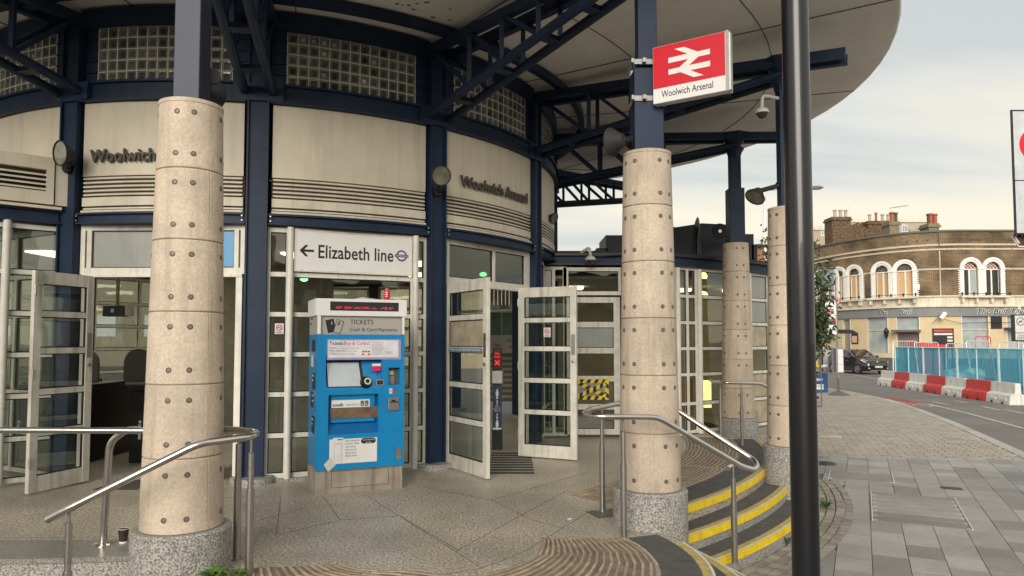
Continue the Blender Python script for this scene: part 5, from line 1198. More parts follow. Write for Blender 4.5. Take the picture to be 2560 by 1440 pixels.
# fence
fp = M('pale_blue_tube', (.55,.80,.86), .45); 
net = bpy.data.materials.new('blue_netting'); net.use_nodes = True; n_ = net.node_tree; pb = n_.nodes['Principled BSDF']; pb.inputs['Base Color'].default_value = (.05,.44,.66,1); pb.inputs['Roughness'].default_value = .6
tr_ = n_.nodes.new('ShaderNodeBsdfTransparent'); tr_.inputs[0].default_value = (.55,.85,.95,1); mi_ = n_.nodes.new('ShaderNodeMixShader'); no_ = n_.nodes.new('ShaderNodeTexNoise'); no_.inputs['Scale'].default_value = 2.2; no_.inputs['Detail'].default_value = 4
mr_ = n_.nodes.new('ShaderNodeMapRange'); mr_.inputs['To Min'].default_value = .45; mr_.inputs['To Max'].default_value = 1.0; tcn = n_.nodes.new('ShaderNodeTexCoord')
n_.links.new(tcn.outputs['Object'], no_.inputs['Vector']); n_.links.new(no_.outputs['Fac'], mr_.inputs['Value']); n_.links.new(mr_.outputs[0], mi_.inputs[0]); n_.links.new(tr_.outputs[0], mi_.inputs[1]); n_.links.new(pb.outputs[0], mi_.inputs[2]); n_.links.new(mi_.outputs[0], n_.nodes['Material Output'].inputs[0])
pf = gnd(2222, 960, ZR); f0 = e0 - nn*.75; 
flab = ['blue netted fence panel behind the first white barrier','blue netted fence panel second along from the black car','blue netted fence panel third along from the black car','blue netted fence panel with heaped rubbish bags behind it','blue netted fence panel at the photo edge with a darker fold']
NFP = 4; fdir = dv.normalized(); fl = (bl_*7+1.0)/NFP; fst = f0 + Vector((.35,.9,0))
for i in range(NFP):
    a = fst + fdir*fl*i; c = fst + fdir*(fl*(i+1)-.05); t = thing('fence_panel', (a.x,a.y,ZR), flab[i if i < 3 else 4], 'fence panel', 'blue netted temporary fence')
    q = B(); z0, z1 = ZR+.12, ZR+1.86
    for f in (0,.5,1): p = a.lerp(c, f); q.tube([(p.x,p.y,z0-.1),(p.x,p.y,z1)], .035 if f != .5 else .028, 8)
    q.tube([(a.x,a.y,z1),(c.x,c.y,z1)], .025, 8); q.tube([(a.x,a.y,z0),(c.x,c.y,z0)], .025, 8); q.build('frame', fp, t, smooth=True)
    q = B(); N = 14; vs = []; 
    for j in range(N+1):
        p = a.lerp(c, j/N); w_ = .03*math.sin(j*1.7+i); p2 = p - nn*(.035+w_*.5)
        for zz in (z0, (z0+z1)/2, z1): vs.append((p2.x, p2.y, zz-.02*(zz==z1)*abs(math.sin(j*.9))))
    q.add(vs, [(3*j+k,3*j+k+1,3*j+3+k+1,3*j+3+k) for j in range(N) for k in (0,1)]); q.build('netting', net, t, smooth=True)
    q = B()
    for s_ in (0,1): p = a.lerp(c, s_); q.box(p.x-.3,p.x+.3,p.y-.12,p.y+.12,ZR,ZR+.1)
    q.build('foot_block', blackm, t)
# rubbish heap and pale bags behind the netting
p = at(2412,925,32.5); q = B(); rr_ = random.Random(4)
hp = thing('rubble_bags', (p.x,p.y,ZR), 'pale heap of bags and cut green hose behind the blue netting', 'rubbish')
for i in range(7):
    c = Vector((rr_.uniform(-.8,.8), rr_.uniform(-.3,.3), rr_.uniform(.3,.75))); q = B(); q.lathe([(.02,-.3),(.3,-.22),(.36,0),(.25,.2),(.05,.27)], c, 9, axis=(rr_.uniform(-.3,.3),rr_.uniform(-.3,.3),1)); q.build('bag', whited if i % 3 else MATS['white_plastic'], hp, world=False, smooth=True)
q = B(); pts = [Vector((rr_.uniform(-.8,.8), -.45+rr_.uniform(-.1,.1), rr_.uniform(.7,1.1))) for i in range(9)]; q.tube(smoothpath(pts,.3,4), .03, 6); q.build('hose', M('green_hose', (.25,.60,.35), .5), hp, world=False, smooth=True)
# crowd barriers leaning behind
def crowd(a, c, z1, label, mt, lean=.25, hgt=1.1, n=10, grp=None):
    t = thing('crowd_barrier', (a.x,a.y,ZR), label, 'crowd barrier', grp); q = B(); d = (c-a).normalized(); o = Vector((-d.y,d.x,0))*lean
    A_, C_ = a+o, c+o; z0 = ZR+.15
    q.tube(smoothpath([(a.x,a.y,z0),(A_.x,A_.y,z1),(C_.x,C_.y,z1),(c.x,c.y,z0),(a.x,a.y,z0)],.12,4), .024, 8); fr = q.build('frame', mt, t, smooth=True)
    for i in range(1, n): f = i/n; q = B(); b0, b1 = a.lerp(c,f), A_.lerp(C_,f); q.tube([(b0.x,b0.y,z0),(b1.x,b1.y,z1)], .009, 5); q.build('bar', mt, t)
    q = B()
    for f in (.15,.85): p = a.lerp(c,f); q.box(p.x-.05,p.x+.05,p.y-.3,p.y+.3,ZR,ZR+.16)
    q.build('foot', blackm, t)
galv = M('galvanised', (.62,.61,.58), .4, .3)
cl = ['galvanised crowd barrier top showing over the netting by the car','galvanised crowd barrier second from the car above the blue netting','galvanised crowd barrier third from the car above the blue netting','galvanised crowd barrier fourth from the car above the netting','galvanised crowd barrier above the netting by the pedestrian zone sign']
for i in range(5):
    x0, x1 = 2232+i*66, 2232+(i+1)*66-6; Y = 38-1.6*i*.9; a = at(x0,900,Y); c = at(x1,900,Y-.6+.5*(i%2)); a.z = c.z = 0
    crowd(a, c, at(0, 853+3*(i%3), Y).z, cl[i], galv, lean=.4+.1*(i%2), grp='galvanised crowd barriers behind the netting')
a = at(2440,900,39); c = at(2478,900,39); a.z = c.z = 0; crowd(a, c, at(0,842,39).z, 'single red hooped barrier above the blue netting', red, 0, n=2)
# red skips and dark gate frame
p = at(2312,850,39.5); sk = thing('red_barrier_stack', (p.x,p.y,ZR), 'stack of red plastic barriers inside a dark steel cage by the pub', 'barrier stack')
q = B(); q.add([(-.55,-.5,0),(.9,-.5,0),(.9,.5,0),(-.55,.5,0),(-.6,-.5,2.1),(1.0,-.5,1.95),(1.0,.5,1.95),(-.6,.5,2.1)],[(3,2,1,0),(4,5,6,7),(0,1,5,4),(1,2,6,5),(2,3,7,6),(3,0,4,7)]); q.build('stack', br, sk, world=False)
for x in (-1.3,-.5,.1,.7,1.15): q = B(); q.box(x-.03,x+.03,-.62,-.56,0,1.75); q.build('cage_post', black, sk, world=False)
q = B(); q.box(-1.3,1.2,-.62,-.56,1.7,1.76); q.box(-1.45,-1.2,-.7,-.5,0,1.85); q.build('cage_rail', black, sk, world=False)

# ------------------------------------------------------------------ road paint
paint = M('road_paint', (.50,.49,.45), .7, var=.25, scale=6); redr = M('red_road_paint', (.30,.075,.06), .8, var=.35, scale=3)
def strip(b, pts, w, z=ZR+.004):
    P = [gnd(x,y,ZR) for x,y in pts]; vs = []; fs = []
    for i, p in enumerate(P):
        d = (P[min(i+1,len(P)-1)]-P[max(i-1,0)]); d.z = 0; d.normalize(); n = d.cross(Vector((0,0,1)))*w/2; vs += [(p.x+n.x,p.y+n.y,z),(p.x-n.x,p.y-n.y,z)]
    fs = [(2*i,2*i+1,2*i+3,2*i+2) for i in range(len(P)-1)]; b.add(vs, fs)
q = B(); strip(q, [(2187,993),(2240,1004),(2295,1016)], 1.5, ZR+.004); q.build('red_patch', redr, road)
q = B()
for pts in ([(2100,932),(2150,940),(2215,952)],[(2320,1010),(2420,1034),(2560,1072)],[(2310,985),(2345,990)],[(2385,1002),(2420,1008)],[(2455,1016),(2500,1026)],[(2510,1024),(2560,1034)],[(2330,1005),(2370,1012)]): strip(q, pts, .11, ZR+.008); 
q.build('line_marking', paint, road)
g = gnd(2205,997,ZR); g2 = gnd(2262,1009,ZR); mt_ = face((g.x,g.y,ZR+.008),(g2-g),(Vector((0,0,1)).cross((g2-g).normalized()))); text('BUS', 1.25, paint, Matrix.Translation(-wloc(road)) @ mt_ @ Matrix.Translation((.1,-.7,0)), road, fitw=(g2-g).length*.9)
g = gnd(2272,1008,ZR); g2 = gnd(2345,1018,ZR); mt_ = face((g.x,g.y,ZR+.008),(g2-g),(Vector((0,0,1)).cross((g2-g).normalized()))); text('STOP', 1.1, paint, Matrix.Translation(-wloc(road)) @ mt_ @ Matrix.Translation((.1,-.5,0)), road, fitw=(g2-g).length*.9)

# ------------------------------------------------------------------ black car
def car(p, rz):
    t = thing('parked_car', (p.x,p.y,ZR), 'black family car with silver wheels facing out beside the pub', 'car', rz=rz)
    bk = M('car_black', (.008,.008,.010), .12, var=.05, coat=1); gl = M('car_glass', (.015,.018,.02), .04, coat=.8); sil = M('car_silver', (.55,.55,.55), .25, .9)
    # x along the car (front at +), y across, z up; sections: x, half width, sill, belt, top, top half width
    S = [(2.18,.62,.42,.60,.62,.5),(2.12,.74,.28,.72,.76,.62),(1.98,.84,.22,.80,.88,.74),(1.6,.90,.2,.90,.99,.80),(1.2,.915,.2,.96,1.05,.80),(.95,.918,.2,.98,1.10,.78),(.45,.918,.2,1.0,1.40,.70),(.1,.918,.2,1.01,1.57,.64),(-.4,.918,.2,1.02,1.63,.63),(-1.1,.915,.2,1.04,1.62,.62),(-1.7,.90,.22,1.06,1.53,.60),(-2.0,.86,.28,1.05,1.32,.62),(-2.15,.76,.4,.95,1.0,.6)]
    vs = []; N = 12
    for x,hw_,zb,zs,zt,ht in S:
        half = [(hw_*.90,zb),(hw_*.985,zb+.12),(hw_,(zb+zs)/2),(hw_*.965,zs),(ht+.03,zt-.05*(zt-zs>.2)-.01),(ht*.75,zt)]
        for y,z in half: vs.append((x,-y,z))
        for y,z in half[::-1]: vs.append((x,y,z))
    fs = [tuple(range(N))[::-1], tuple(range((len(S)-1)*N, len(S)*N))]
    for i in range(len(S)-1):
        for j in range(N): fs.append((i*N+j,i*N+(j+1)%N,(i+1)*N+(j+1)%N,(i+1)*N+j))
    q = B(); q.add(vs, fs); q.build('body', bk, t, world=False, smooth=True, sharp=32)
    q = B(); q.add([(1.0,-.72,1.10),(1.0,.72,1.10),(.13,.56,1.575),(.13,-.56,1.575)],[(0,1,2,3)]); q.M = Matrix(); q2_ = B(Matrix.Translation((.02,0,.02))); q2_.add(q.v, q.f); q2_.build('windscreen', gl, t, world=False)
    for s in (-1,1):
        for i, (x0,x1,x2,x3) in enumerate(((.62,-.25,-.25,.18),(-.32,-1.05,-1.05,-.32),(-1.12,-1.85,-1.6,-1.12))):
            q = B(); zz = 1.50 if i < 2 else 1.42; q.add([(x0,s*.902,1.05),(x1,s*.902,1.05),(x2,s*.715,zz),(x3,s*.72,zz)],[(0,1,2,3)]); q.build('side_window', gl, t, world=False)
        q = B(); q.tube([(.95,s*.80,1.10),(.42,s*.735,1.42),(.0,s*.67,1.60),(-1.2,s*.65,1.62)], .018, 6); q.build('roof_rail', sil, t, world=False)
        q = B(); q.add([(2.02,s*.60,.74),(1.98,s*.84,.78),(1.55,s*.905,.93),(1.62,s*.74,.97),(1.92,s*.6,.88)],[(0,1,2,3,4)]); q.M = Matrix(); q3 = B(Matrix.Translation((.035,s*.014,.012))); q3.add(q.v, q.f); q3.build('headlight', M('headlight_glass', (.75,.76,.76), .1, coat=1), t, world=False)
        q = B(); q.lathe([(.055,0),(.05,.02)], (2.13,s*.66,.42), 12, axis=(1,s*.3,0)); q.build('fog_light', whited, t, world=False)
        q = B(); q.lathe([(.03,-.02),(.1,.0),(.09,.12),(.03,.15)], (.72,s*.98,1.08), 8, axis=(.3,0,1)); q.build('mirror', bk, t, world=False, smooth=True)
        q = B(); q.box(-1.0,1.05,s*.925-.008,s*.925+.008,.36,.375); q.build('door_strip', sil, t, world=False)
        q = B(); q.box(.1,.25,s*.93-.012,s*.93+.012,.88,.90); q.box(-.85,-.7,s*.93-.012,s*.93+.012,.89,.91); q.build('door_handle', sil, t, world=False)
        for x in (1.32,-1.32):
            q = B(); q.lathe([(.385,-.1),(.385,.013)], (x,s*.91,.34), 24, axis=(0,s,0)); q.build('wheel_arch', blackm, t, world=False)
            q = B(); q.lathe([(.22,-.16),(.31,-.16),(.33,-.12),(.33,.01),(.31,.035),(.22,.03)], (x,s*.90,.33), 28, axis=(0,s,0)); wh = q.build('wheel', blackm, t, world=False, smooth=True)
            q = B(); q.lathe([(.225,.0),(.225,.03),(.2,.036),(.19,.02)], (x,s*.90,.33), 24, axis=(0,s,0), cap=False)
            for k in range(5):
                a = k*2*math.pi/5; c,sn = math.cos(a), math.sin(a); q.beam((x+.03*c,s*.925,.33+.03*sn),(x+.2*c,s*.925,.33+.2*sn),.06,.02,up=(0,1,0))
            q.lathe([(.05,0),(.04,.04)], (x,s*.90,.33), 12, axis=(0,s,0)); q.build('rim', sil, wh, world=False)
    q = B(); 
    for i in range(4): q.box(2.135+.012*(3-i)*0,2.175,-.50,.50,.50+i*.055,.52+i*.055)
    q.build('grille', sil, t, world=False); q = B(); q.box(2.10,2.165,-.55,.55,.46,.72); q.build('grille_opening', blackm, t, world=False)
    q = B(); q.box(2.15,2.20,-.60,.60,.25,.29); q.build('bumper_trim', sil, t, world=False)
    q = B(); q.box(2.185,2.20,-.27,.27,.44,.56); npl = q.build('number_plate', white, t, world=False)
    text('BF11 MUO', .10, ink, face((2.202,-.24,.463),(0,1,0)), t, fitw=.48)
    q = B(); q.lathe([(.085,0),(.08,.03),(.04,.035)], (2.04,0,.83), 5, axis=(1,0,.5)); q.build('badge', sil, t, world=False)
    q = B(); q.tube([(-.9,0,1.64),(-1.1,0,1.8)], .006, 5); q.build('aerial', black, t, world=False)
pc = gnd(2161,934,ZR); car(Vector((pc.x-.2,pc.y+.6,0)), R(-80))

# ------------------------------------------------------------------ bus stop, shelter, news stand, person
p = gnd(2097,988,ZP); t = thing('timetable_stand', (p.x,p.y,ZP), 'grey timetable panel on a slim post with heavy round foot', 'timetable stand')
q = B(); q.lathe([(.40,0),(.40,.02),(.16,.13),(.05,.16),(.035,.2),(.035,.65)], (0,0,0), 20); q.build('foot', M('stand_grey', (.12,.115,.11), .6), t, world=False, smooth=True)
z0, z1 = at(2097,932,p.y).z-ZP, at(2097,868,p.y).z-ZP; q = B(); q.box(-.22,.19,-.06,.06,z0,z1); q.tube([(0,0,.6),(0,0,z0)], .03, 8); q.build('case', M('case_grey', (.25,.25,.26), .5), t, world=False)
for i in range(3): h = (z1-z0-.1)/3; q = B(); q.box(-.03,.165,-.066,-.061,z0+.03+i*h,z0+.02+(i+1)*h); q.build('timetable', white, t, world=False)
q = B(); q.box(-.20,-.1,-.066,-.061,z0+.03,z1-.05); q.build('route_strip', M('dark_strip', (.06,.06,.08), .5), t, world=False)
p = gnd(2072,985,ZP); p.y += 0; Y = p.y + 4; p = at(2078,905,Y); sh = thing('bus_shelter', (p.x,p.y,ZP), 'dark roofed bus shelter behind the tree foliage', 'bus shelter')
zr_ = at(2100,835,Y).z-ZP; q = B(); q.add([(-1.6,-.8,zr_+.16),(.85,-.8,zr_+.02),(.85,.8,zr_+.02),(-1.6,.8,zr_+.16),(-1.6,-.8,zr_+.24),(.6,-.8,zr_+.17),(.6,.8,zr_+.17),(-1.6,.8,zr_+.24)],[(3,2,1,0),(4,5,6,7),(0,1,5,4),(1,2,6,5),(2,3,7,6),(3,0,4,7)]); q.build('roof', M('shelter_dark', (.02,.02,.026), .35), sh, world=False)
q = B(); q.box(-1.5,-.15,-.7,.7,zr_-.25,zr_+.1); q.build('fascia_box', black, sh, world=False)
for x in (-1.4,-.25): q = B(); q.tube([(x,.6,0),(x,.6,zr_+.1)], .04, 10); q.build('post', M('shelter_grey', (.2,.2,.2), .4), sh, world=False)
q = B(); q.box(-1.36,-.29,.59,.6,.2,zr_-.3); q.build('pane', glass, sh, world=False)
# bus stop flag
p = at(2083,900,29.0); fl_ = thing('bus_stop_flag', (p.x,p.y,ZP), 'white bus stop flag with red ring and bar among the tree branches', 'bus stop sign')
zt_ = at(0,756,29).z; zb_ = at(0,836,29).z; x0 = at(2058,800,29).x-p.x; x1 = at(2090,800,29).x-p.x
q = B(); q.tube([(x1+.02,0,0),(x1+.02,0,zt_-ZP+.15)], .035, 10); q.build('post', MATS['shelter_grey'], fl_, world=False)
q = B(); q.box(x0,x1,-.03,.03,zb_-ZP,zt_-ZP); q.build('flag_panel', white, fl_, world=False)
m = face((((x0+x1)/2)-.0,-.032,at(0,779,29).z-ZP),(1,0,0)); q = B(); ringpoly(q, m, 0,0,.085,.135,.002); q.build('roundel_ring', red, fl_, world=False); q = B(m); q.box(-.175,.175,-.028,.028,.003,.005); q.build('roundel_bar', red, fl_, world=False)
q = B(); q.box(x0+.02,x1-.02,-.034,-.031,at(0,803,29).z-ZP,at(0,797,29).z-ZP); q.build('red_strip', redd, fl_, world=False); q = B(); q.box(x0+.02,x1-.02,-.034,-.031,at(0,812,29).z-ZP,at(0,803,29).z-ZP); q.build('dark_strip', MATS['dark_strip'], fl_, world=False)
text('BUS STOP', .06, white, face((m.translation.x,-.0385,m.translation.z-.02),(1,0,0)), fl_, align='CENTER')
for i in range(2): text('53  54' if i else '51  96', .07, ink, face((x0+.04,-.034,at(0,829-i*8,29).z-ZP),(1,0,0)), fl_)
# small G roundel
p = at(2091,752,29.4); gs = thing('stop_letter_disc', (p.x,p.y,ZP), 'small white disc with red ring and letter G above the bus stop', 'bus stop sign')
q = B(); q.tube([(0,0,0),(0,0,p.z-ZP-.12)], .03, 8); q.build('post', MATS['shelter_grey'], gs, world=False)
q = B(); q.lathe([(.13,0),(.13,.03)], (0,0,p.z-ZP), 20, axis=(0,-1,0)); q.build('disc', white, gs, world=False)
m = face((0,-.032,p.z-ZP),(1,0,0)); q = B(); ringpoly(q, m, 0,0,.105,.135,.002); q.M = m; q.box(-.18,-.13,-.02,.02,0,.002); q.box(.13,.18,-.02,.02,0,.002); q.build('red_ring', red, gs, world=False)
text('G', .19, red, face((-.07,-.033,p.z-ZP-.065),(1,0,0)), gs, off=.006)
# blue board with notice
p = gnd(2055,981,ZP); nb_ = thing('notice_board', (p.x,p.y,ZP), 'blue pavement notice board with a white printed card', 'notice board')
q = B(); q.box(-.35,.16,-.2,.2,.0,.78); q.build('board', M('board_blue', (.02,.09,.28), .5), nb_, world=False, bevel=.02)
q = B(); q.box(-.30,-.02,-.206,-.2,.13,.33); q.build('card', white, nb_, world=False); text('METRO', .08, ink, face((-.28,-.2075,.22),(1,0,0)), nb_)
q = B(); q.box(-.33,-.05,-.206,-.2,.48,.56); q.build('pale_strip', whited, nb_, world=False)
# slim frame stand
p = gnd(2055,1018,ZP); fs_ = thing('frame_stand', (p.x,p.y,ZP), 'slim grey metal frame stand next to the black lamp column', 'stand')
q = B(); q.box(-.42,-.0,-.03,.03,.02,.05); q.box(-.42,0,-.03,.03,.13,.15); q.box(-.35,0,-.02,.02,1.0,1.02); q.build('frame_rail', M('stand_steel', (.22,.21,.2), .4, .5), fs_, world=False)
q = B(); q.box(-.02,.0,-.02,.02,0,zb_-ZP+.2); q.build('frame_post', MATS['stand_steel'], fs_, world=False); q = B(); q.box(-.42,-.40,-.02,.02,0,1.02); q.build('frame_post', MATS['stand_steel'], fs_, world=False)
# person
def person(p, rz):
    t = thing('person', (p.x,p.y,ZP), 'person in yellow vest and dark trousers holding papers behind the lamp column', 'person', rz=rz)
    def skin(name, V_, E_, rads, mt, root=0, lv=2, kind=None):
        me = bpy.data.meshes.new(name); me.from_pydata(V_, E_, []); o = bpy.data.objects.new('tmp', me); COL.objects.link(o)
        mo = o.modifiers.new('skin', 'SKIN'); 
        for i, r_ in enumerate(rads): me.skin_vertices[0].data[i].radius = (r_ if isinstance(r_, tuple) else (r_, r_)); me.skin_vertices[0].data[i].use_root = (i == root)
        ss = o.modifiers.new('s', 'SUBSURF'); ss.levels = lv; ss.render_levels = lv
        m2_ = bpy.data.meshes.new_from_object(o.evaluated_get(bpy.context.evaluated_depsgraph_get())); bpy.data.objects.remove(o)
        m2_.name = name; m2_.materials.append(mt) ; m2_.polygons.foreach_set('use_smooth', [True]*len(m2_.polygons)); return inst(m2_, name, t, Matrix())
    skn = M('skin_tone', (.35,.20,.14), .6, var=.05); dk = M('dark_trousers', (.02,.022,.03), .8); hv = M('hi_vis_yellow', (.80,.52,.01), .6)
    # x forward, y left, z up
    Vb = [(0,0,.95),(0,0,1.15),(.01,0,1.35),(0,0,1.48),(.02,0,1.56),(.03,0,1.66),(.04,0,1.76),
          (0,-.19,1.42),(.05,-.24,1.16),(.28,-.16,1.08),(.34,-.13,1.09),
          (0,.19,1.42),(.05,.24,1.16),(.28,.16,1.08),(.34,.13,1.09),
          (.01,-.1,.9),(.04,-.11,.5),(-.01,-.11,.09),(.0,-.11,.05),(.17,-.12,.035),
          (.01,.1,.9),(.06,.11,.5),(.05,.11,.09),(.06,.11,.05),(.23,.12,.035)]
    Eb = [(0,1),(1,2),(2,3),(3,4),(4,5),(5,6),(3,7),(7,8),(8,9),(9,10),(3,11),(11,12),(12,13),(13,14),(0,15),(15,16),(16,17),(17,18),(18,19),(0,20),(20,21),(21,22),(22,23),(23,24)]
    rb = [(.14,.10),(.14,.10),(.16,.11),(.09,.07),.05,(.075,.09),(.06,.07),.06,.045,.032,.03,.06,.045,.032,.03,.085,.06,.045,.042,.035,.085,.06,.045,.042,.035]
    skin('body', Vb, Eb, rb, skn)
    skin('vest', [(0,0,.84),(0,0,1.1),(.01,0,1.35),(0,0,1.47),(0,-.19,1.42),(.05,-.25,1.15),(.25,-.17,1.08),(0,.19,1.42),(.05,.25,1.15),(.25,.17,1.08)], [(0,1),(1,2),(2,3),(3,4),(4,5),(5,6),(3,7),(7,8),(8,9)], [(.175,.13),(.165,.125),(.185,.135),(.11,.09),.075,.06,.045,.075,.06,.045], hv)
    skin('trousers', [(0,0,.92),(.01,-.1,.86),(.04,-.11,.5),(-.01,-.11,.12),(.01,.1,.86),(.06,.11,.5),(.05,.11,.12)], [(0,1),(1,2),(2,3),(0,4),(4,5),(5,6)], [(.155,.12),.10,.078,.065,.10,.078,.065], dk)
    for s, x in ((-1,-.01),(1,.05)): skin('boot', [(x-.03,s*.11,.05),(x+.05,s*.115,.05),(x+.2,s*.12,.04),(x,s*.11,.2)], [(0,1),(1,2),(0,3)], [.055,.055,.045,.06], blackm)
    q = B(); q.lathe([(.09,-.02),(.098,.04),(.075,.10),(.03,.128),(0,.13)], (.02,0,1.70), 16, cap=False); q.build('hair', M('dark_hair', (.02,.014,.01), .8), t, world=False, smooth=True)
    for s in (-1,1): skin('hand', [(.34,s*.13,1.09),(.40,s*.10,1.10),(.46,s*.085,1.11),(.45,s*.11,1.11),(.40,s*.07,1.13)], [(0,1),(1,2),(1,3),(1,4)], [.028,.03,.012,.012,.011], skn, lv=1)
    q = B(); q.add([(.36,-.1,1.10),(.55,-.12,1.16),(.56,.12,1.19),(.37,.1,1.12),(.36,-.1,1.115),(.55,-.12,1.175),(.56,.12,1.205),(.37,.1,1.135)],[(3,2,1,0),(4,5,6,7),(0,1,5,4),(1,2,6,5),(2,3,7,6),(3,0,4,7)]); q.build('papers', white, t, world=False)
g = gnd(2030,996,ZP); person(g, R(8))

# ------------------------------------------------------------------ street signs on the right edge
p = at(2546,800,26.5); t = thing('pedestrian_zone_sign', (p.x,p.y,ZR), 'pedestrian zone ends sign on a grey post above the netting', 'sign')
z0, z1 = at(0,850,26.5).z-ZR, at(0,789,26.5).z-ZR; q = B(); q.tube([(0,.05,0),(0,.05,z1+.1)], .04, 10); q.build('post', galv, t, world=False, smooth=True)
q = B(); q.box(-.27,.30,-.005,.02,z0-.05,z1+.04); q.build('backing', blackm, t, world=False)
q = B(); q.box(-.14,.27,-.02,-.006,z0,z1); q.build('plate', whited, t, world=False)
zc = z1-.22; m = face((.065,-.021,zc),(1,0,0)); q = B(); ringpoly(q, m, 0,0,.13,.16,.001); q.M = m @ Matrix.Rotation(R(45),4,'Z'); q.box(-.15,.15,-.012,.012,.0015,.003); q.M = m; q.box(-.07,.07,-.03,.02,.0035,.0045); q.build('ring_print', inkg, t, world=False)
for i, s in enumerate(('Pedestrian','Zone','ENDS')): text(s, .10 if i < 2 else .12, ink, face((.065,-.0215,z0+.24-i*.105),(1,0,0)), t, align='CENTER', fitw=None)
p = at(2551,758,26.3); q = B(); q.M = Matrix.Translation(p); q.lathe([(.03,0),(.06,.02),(.06,.08),(.02,.12)], (-.05,0,-.25), 12, axis=(0,0,1)); q.build('sign_lamp', whited, label='small pale lamp capping the pedestrian zone sign', cat='lamp')
bs_Y = 14.0; p = at(2600,800,bs_Y); t = thing('brown_direction_sign', (p.x,p.y,ZR), 'brown Heritage Centre arrow sign cut off by the photo edge', 'sign')
xa, xb = at(2528,594,bs_Y).x-p.x, at(2528,594,bs_Y).x-p.x+1.25; zc = at(0,594,bs_Y).z-ZR; brn = M('brown_sign', (.075,.022,.012), .5); q = B(face((0,0,zc),(1,0,0)))
q.prism([(xa,0),(xa+.11,.20),(xb,.17),(xb,-.21),(xa+.13,-.19)],0,.02); q.build('sign_edge', whited, t, world=False)
q = B(face((0,-.021,zc),(1,0,0))); q.prism([(xa+.025,0),(xa+.12,.172),(xb-.02,.145),(xb-.02,-.185),(xa+.14,-.162)],0,.002); q.build('sign_plate', brn, t, world=False)
q = B(face((0,-.0235,zc),(1,0,0))); q.prism([(xa+.04,0),(xa+.11,.11),(xa+.15,.11),(xa+.09,0),(xa+.16,-.12),(xa+.12,-.12)],0,.001); q.build('chevron', whited, t, world=False)
text('Heritage', .17, whited, face((xa+.19,-.024,zc+.02),(1,0,0)), t, fitw=.85); text('Centre', .17, whited, face((xa+.24,-.024,zc-.14),(1,0,0)), t, fitw=.62)
q = B(); q.tube([(.55,.06,0),(.55,.06,zc+2.4)], .05, 12); q.build('post', MATS['case_grey'], t, world=False, smooth=True)
p = at(2538,590,13.8); t = thing('tall_road_sign', (p.x,p.y,p.z), 'tall grey rimmed road sign with part of a red ring, cut by the edge', 'sign')
zt_ = at(0,274,13.8).z-p.z; q = B(); q.box(0,1.3,0,.03,.03,zt_); q.build('sign_edge', blackm, t, world=False, bevel=.01)
q = B(); q.box(.035,1.26,-.004,-.001,zt_*.44+.0,zt_-.035); q.build('upper_plate', M('sign_pale', (.52,.55,.58), .4), t, world=False); q = B(); q.box(.035,1.26,-.004,-.001,.06,zt_*.44-.02); q.build('lower_plate', MATS['sign_pale'], t, world=False)
q = B(); ringpoly(q, face((.48,-.005,zt_*.72),(1,0,0)), 0,0,.24,.34,.002); q.build('red_ring', red, t, world=False)

# ------------------------------------------------------------------ lamp tip seen beside the black column
p = at(2040,470,30); q = B(); lp = thing('street_lamp', (p.x-2.2,p.y,ZR), 'distant street lamp head peeping out beside the black column', 'street lamp')
q = B(); q.tube([(.0,0,0),(.0,0,p.z-ZR-.1),(1.9,0,p.z-ZR)], .06, 8); q.build('pole', galv, lp, world=False); q = B(); q.lathe([(.03,0),(.09,.15),(.09,.45),(.02,.62)], (1.9,0,p.z-ZR), 8, axis=(1,0,.04)); q.build('lamp_head', M('lamp_head_grey', (.15,.15,.16), .5), lp, world=False, smooth=True)

# ------------------------------------------------------------------ tree
def tree(x, y, z0, h, cr, cz, rz_, nl, label, seed, dens=1, leaf=.09):
    rnd = random.Random(seed); t = thing('street_tree', (x,y,z0), label, 'tree'); q = B()
    q.tube([(0,0,0),(.03,0,h*.3),(-.03,.02,h*.6),(.02,0,h*.85)], .06, 8, rad=[.085,.065,.05,.02]); tips = []
    for i in range(16):
        a = rnd.uniform(0,6.28); z_ = h*rnd.uniform(.3,.85); r_ = cr*rnd.uniform(.6,1.05); e = Vector((math.cos(a)*r_, math.sin(a)*r_, cz-z0+rnd.uniform(-rz_,rz_)*.95)); m_ = e*.5+Vector((0,0,z_*.5+.1)); 
        q.tube([(0,0,z_), m_, e, e+Vector((math.cos(a)*.15,math.sin(a)*.15,-.3))], .02, 5, rad=[.028,.018,.009,.003]); tips += [m_.lerp(e, f) for f in (.2,.5,.8,1)]+[e+Vector((0,0,-.2))]
    q.build('trunk', M('bark', (.07,.055,.04), .9, var=.3, scale=20), t, world=False, smooth=True)
    q = B()
    for i in range(nl):
        c = rnd.choice(tips) + Vector((rnd.gauss(0,.2*cr), rnd.gauss(0,.2*cr), rnd.gauss(0,.17*rz_))); a = rnd.uniform(0,6.28); b_ = rnd.uniform(-1.3,.1)
        d = Vector((math.cos(a)*math.cos(b_), math.sin(a)*math.cos(b_), math.sin(b_))); s = d.orthogonal().normalized(); s = (Matrix.Rotation(rnd.uniform(0,3), 3, d) @ s)*leaf*.22; L = leaf*rnd.uniform(.7,1.3)
        q.cm = rnd.choice([0,0,1]); q.add([c, c+d*L*.5+s, c+d*L, c+d*L*.5-s], [(0,1,2,3)])
    q.build('crown', [M('leaf_green', (.075,.105,.038), .5, var=.35, scale=3), M('leaf_dark', (.035,.055,.022), .55, var=.3, scale=3)], t, world=False, kind='stuff')
tc_ = at(1988,720,21); tree(tc_.x, 21, ZP, 4.7, .85, tc_.z-.1, 1.75, 5200, 'slender leafy tree partly hidden behind the black lamp column', 3, leaf=.16)

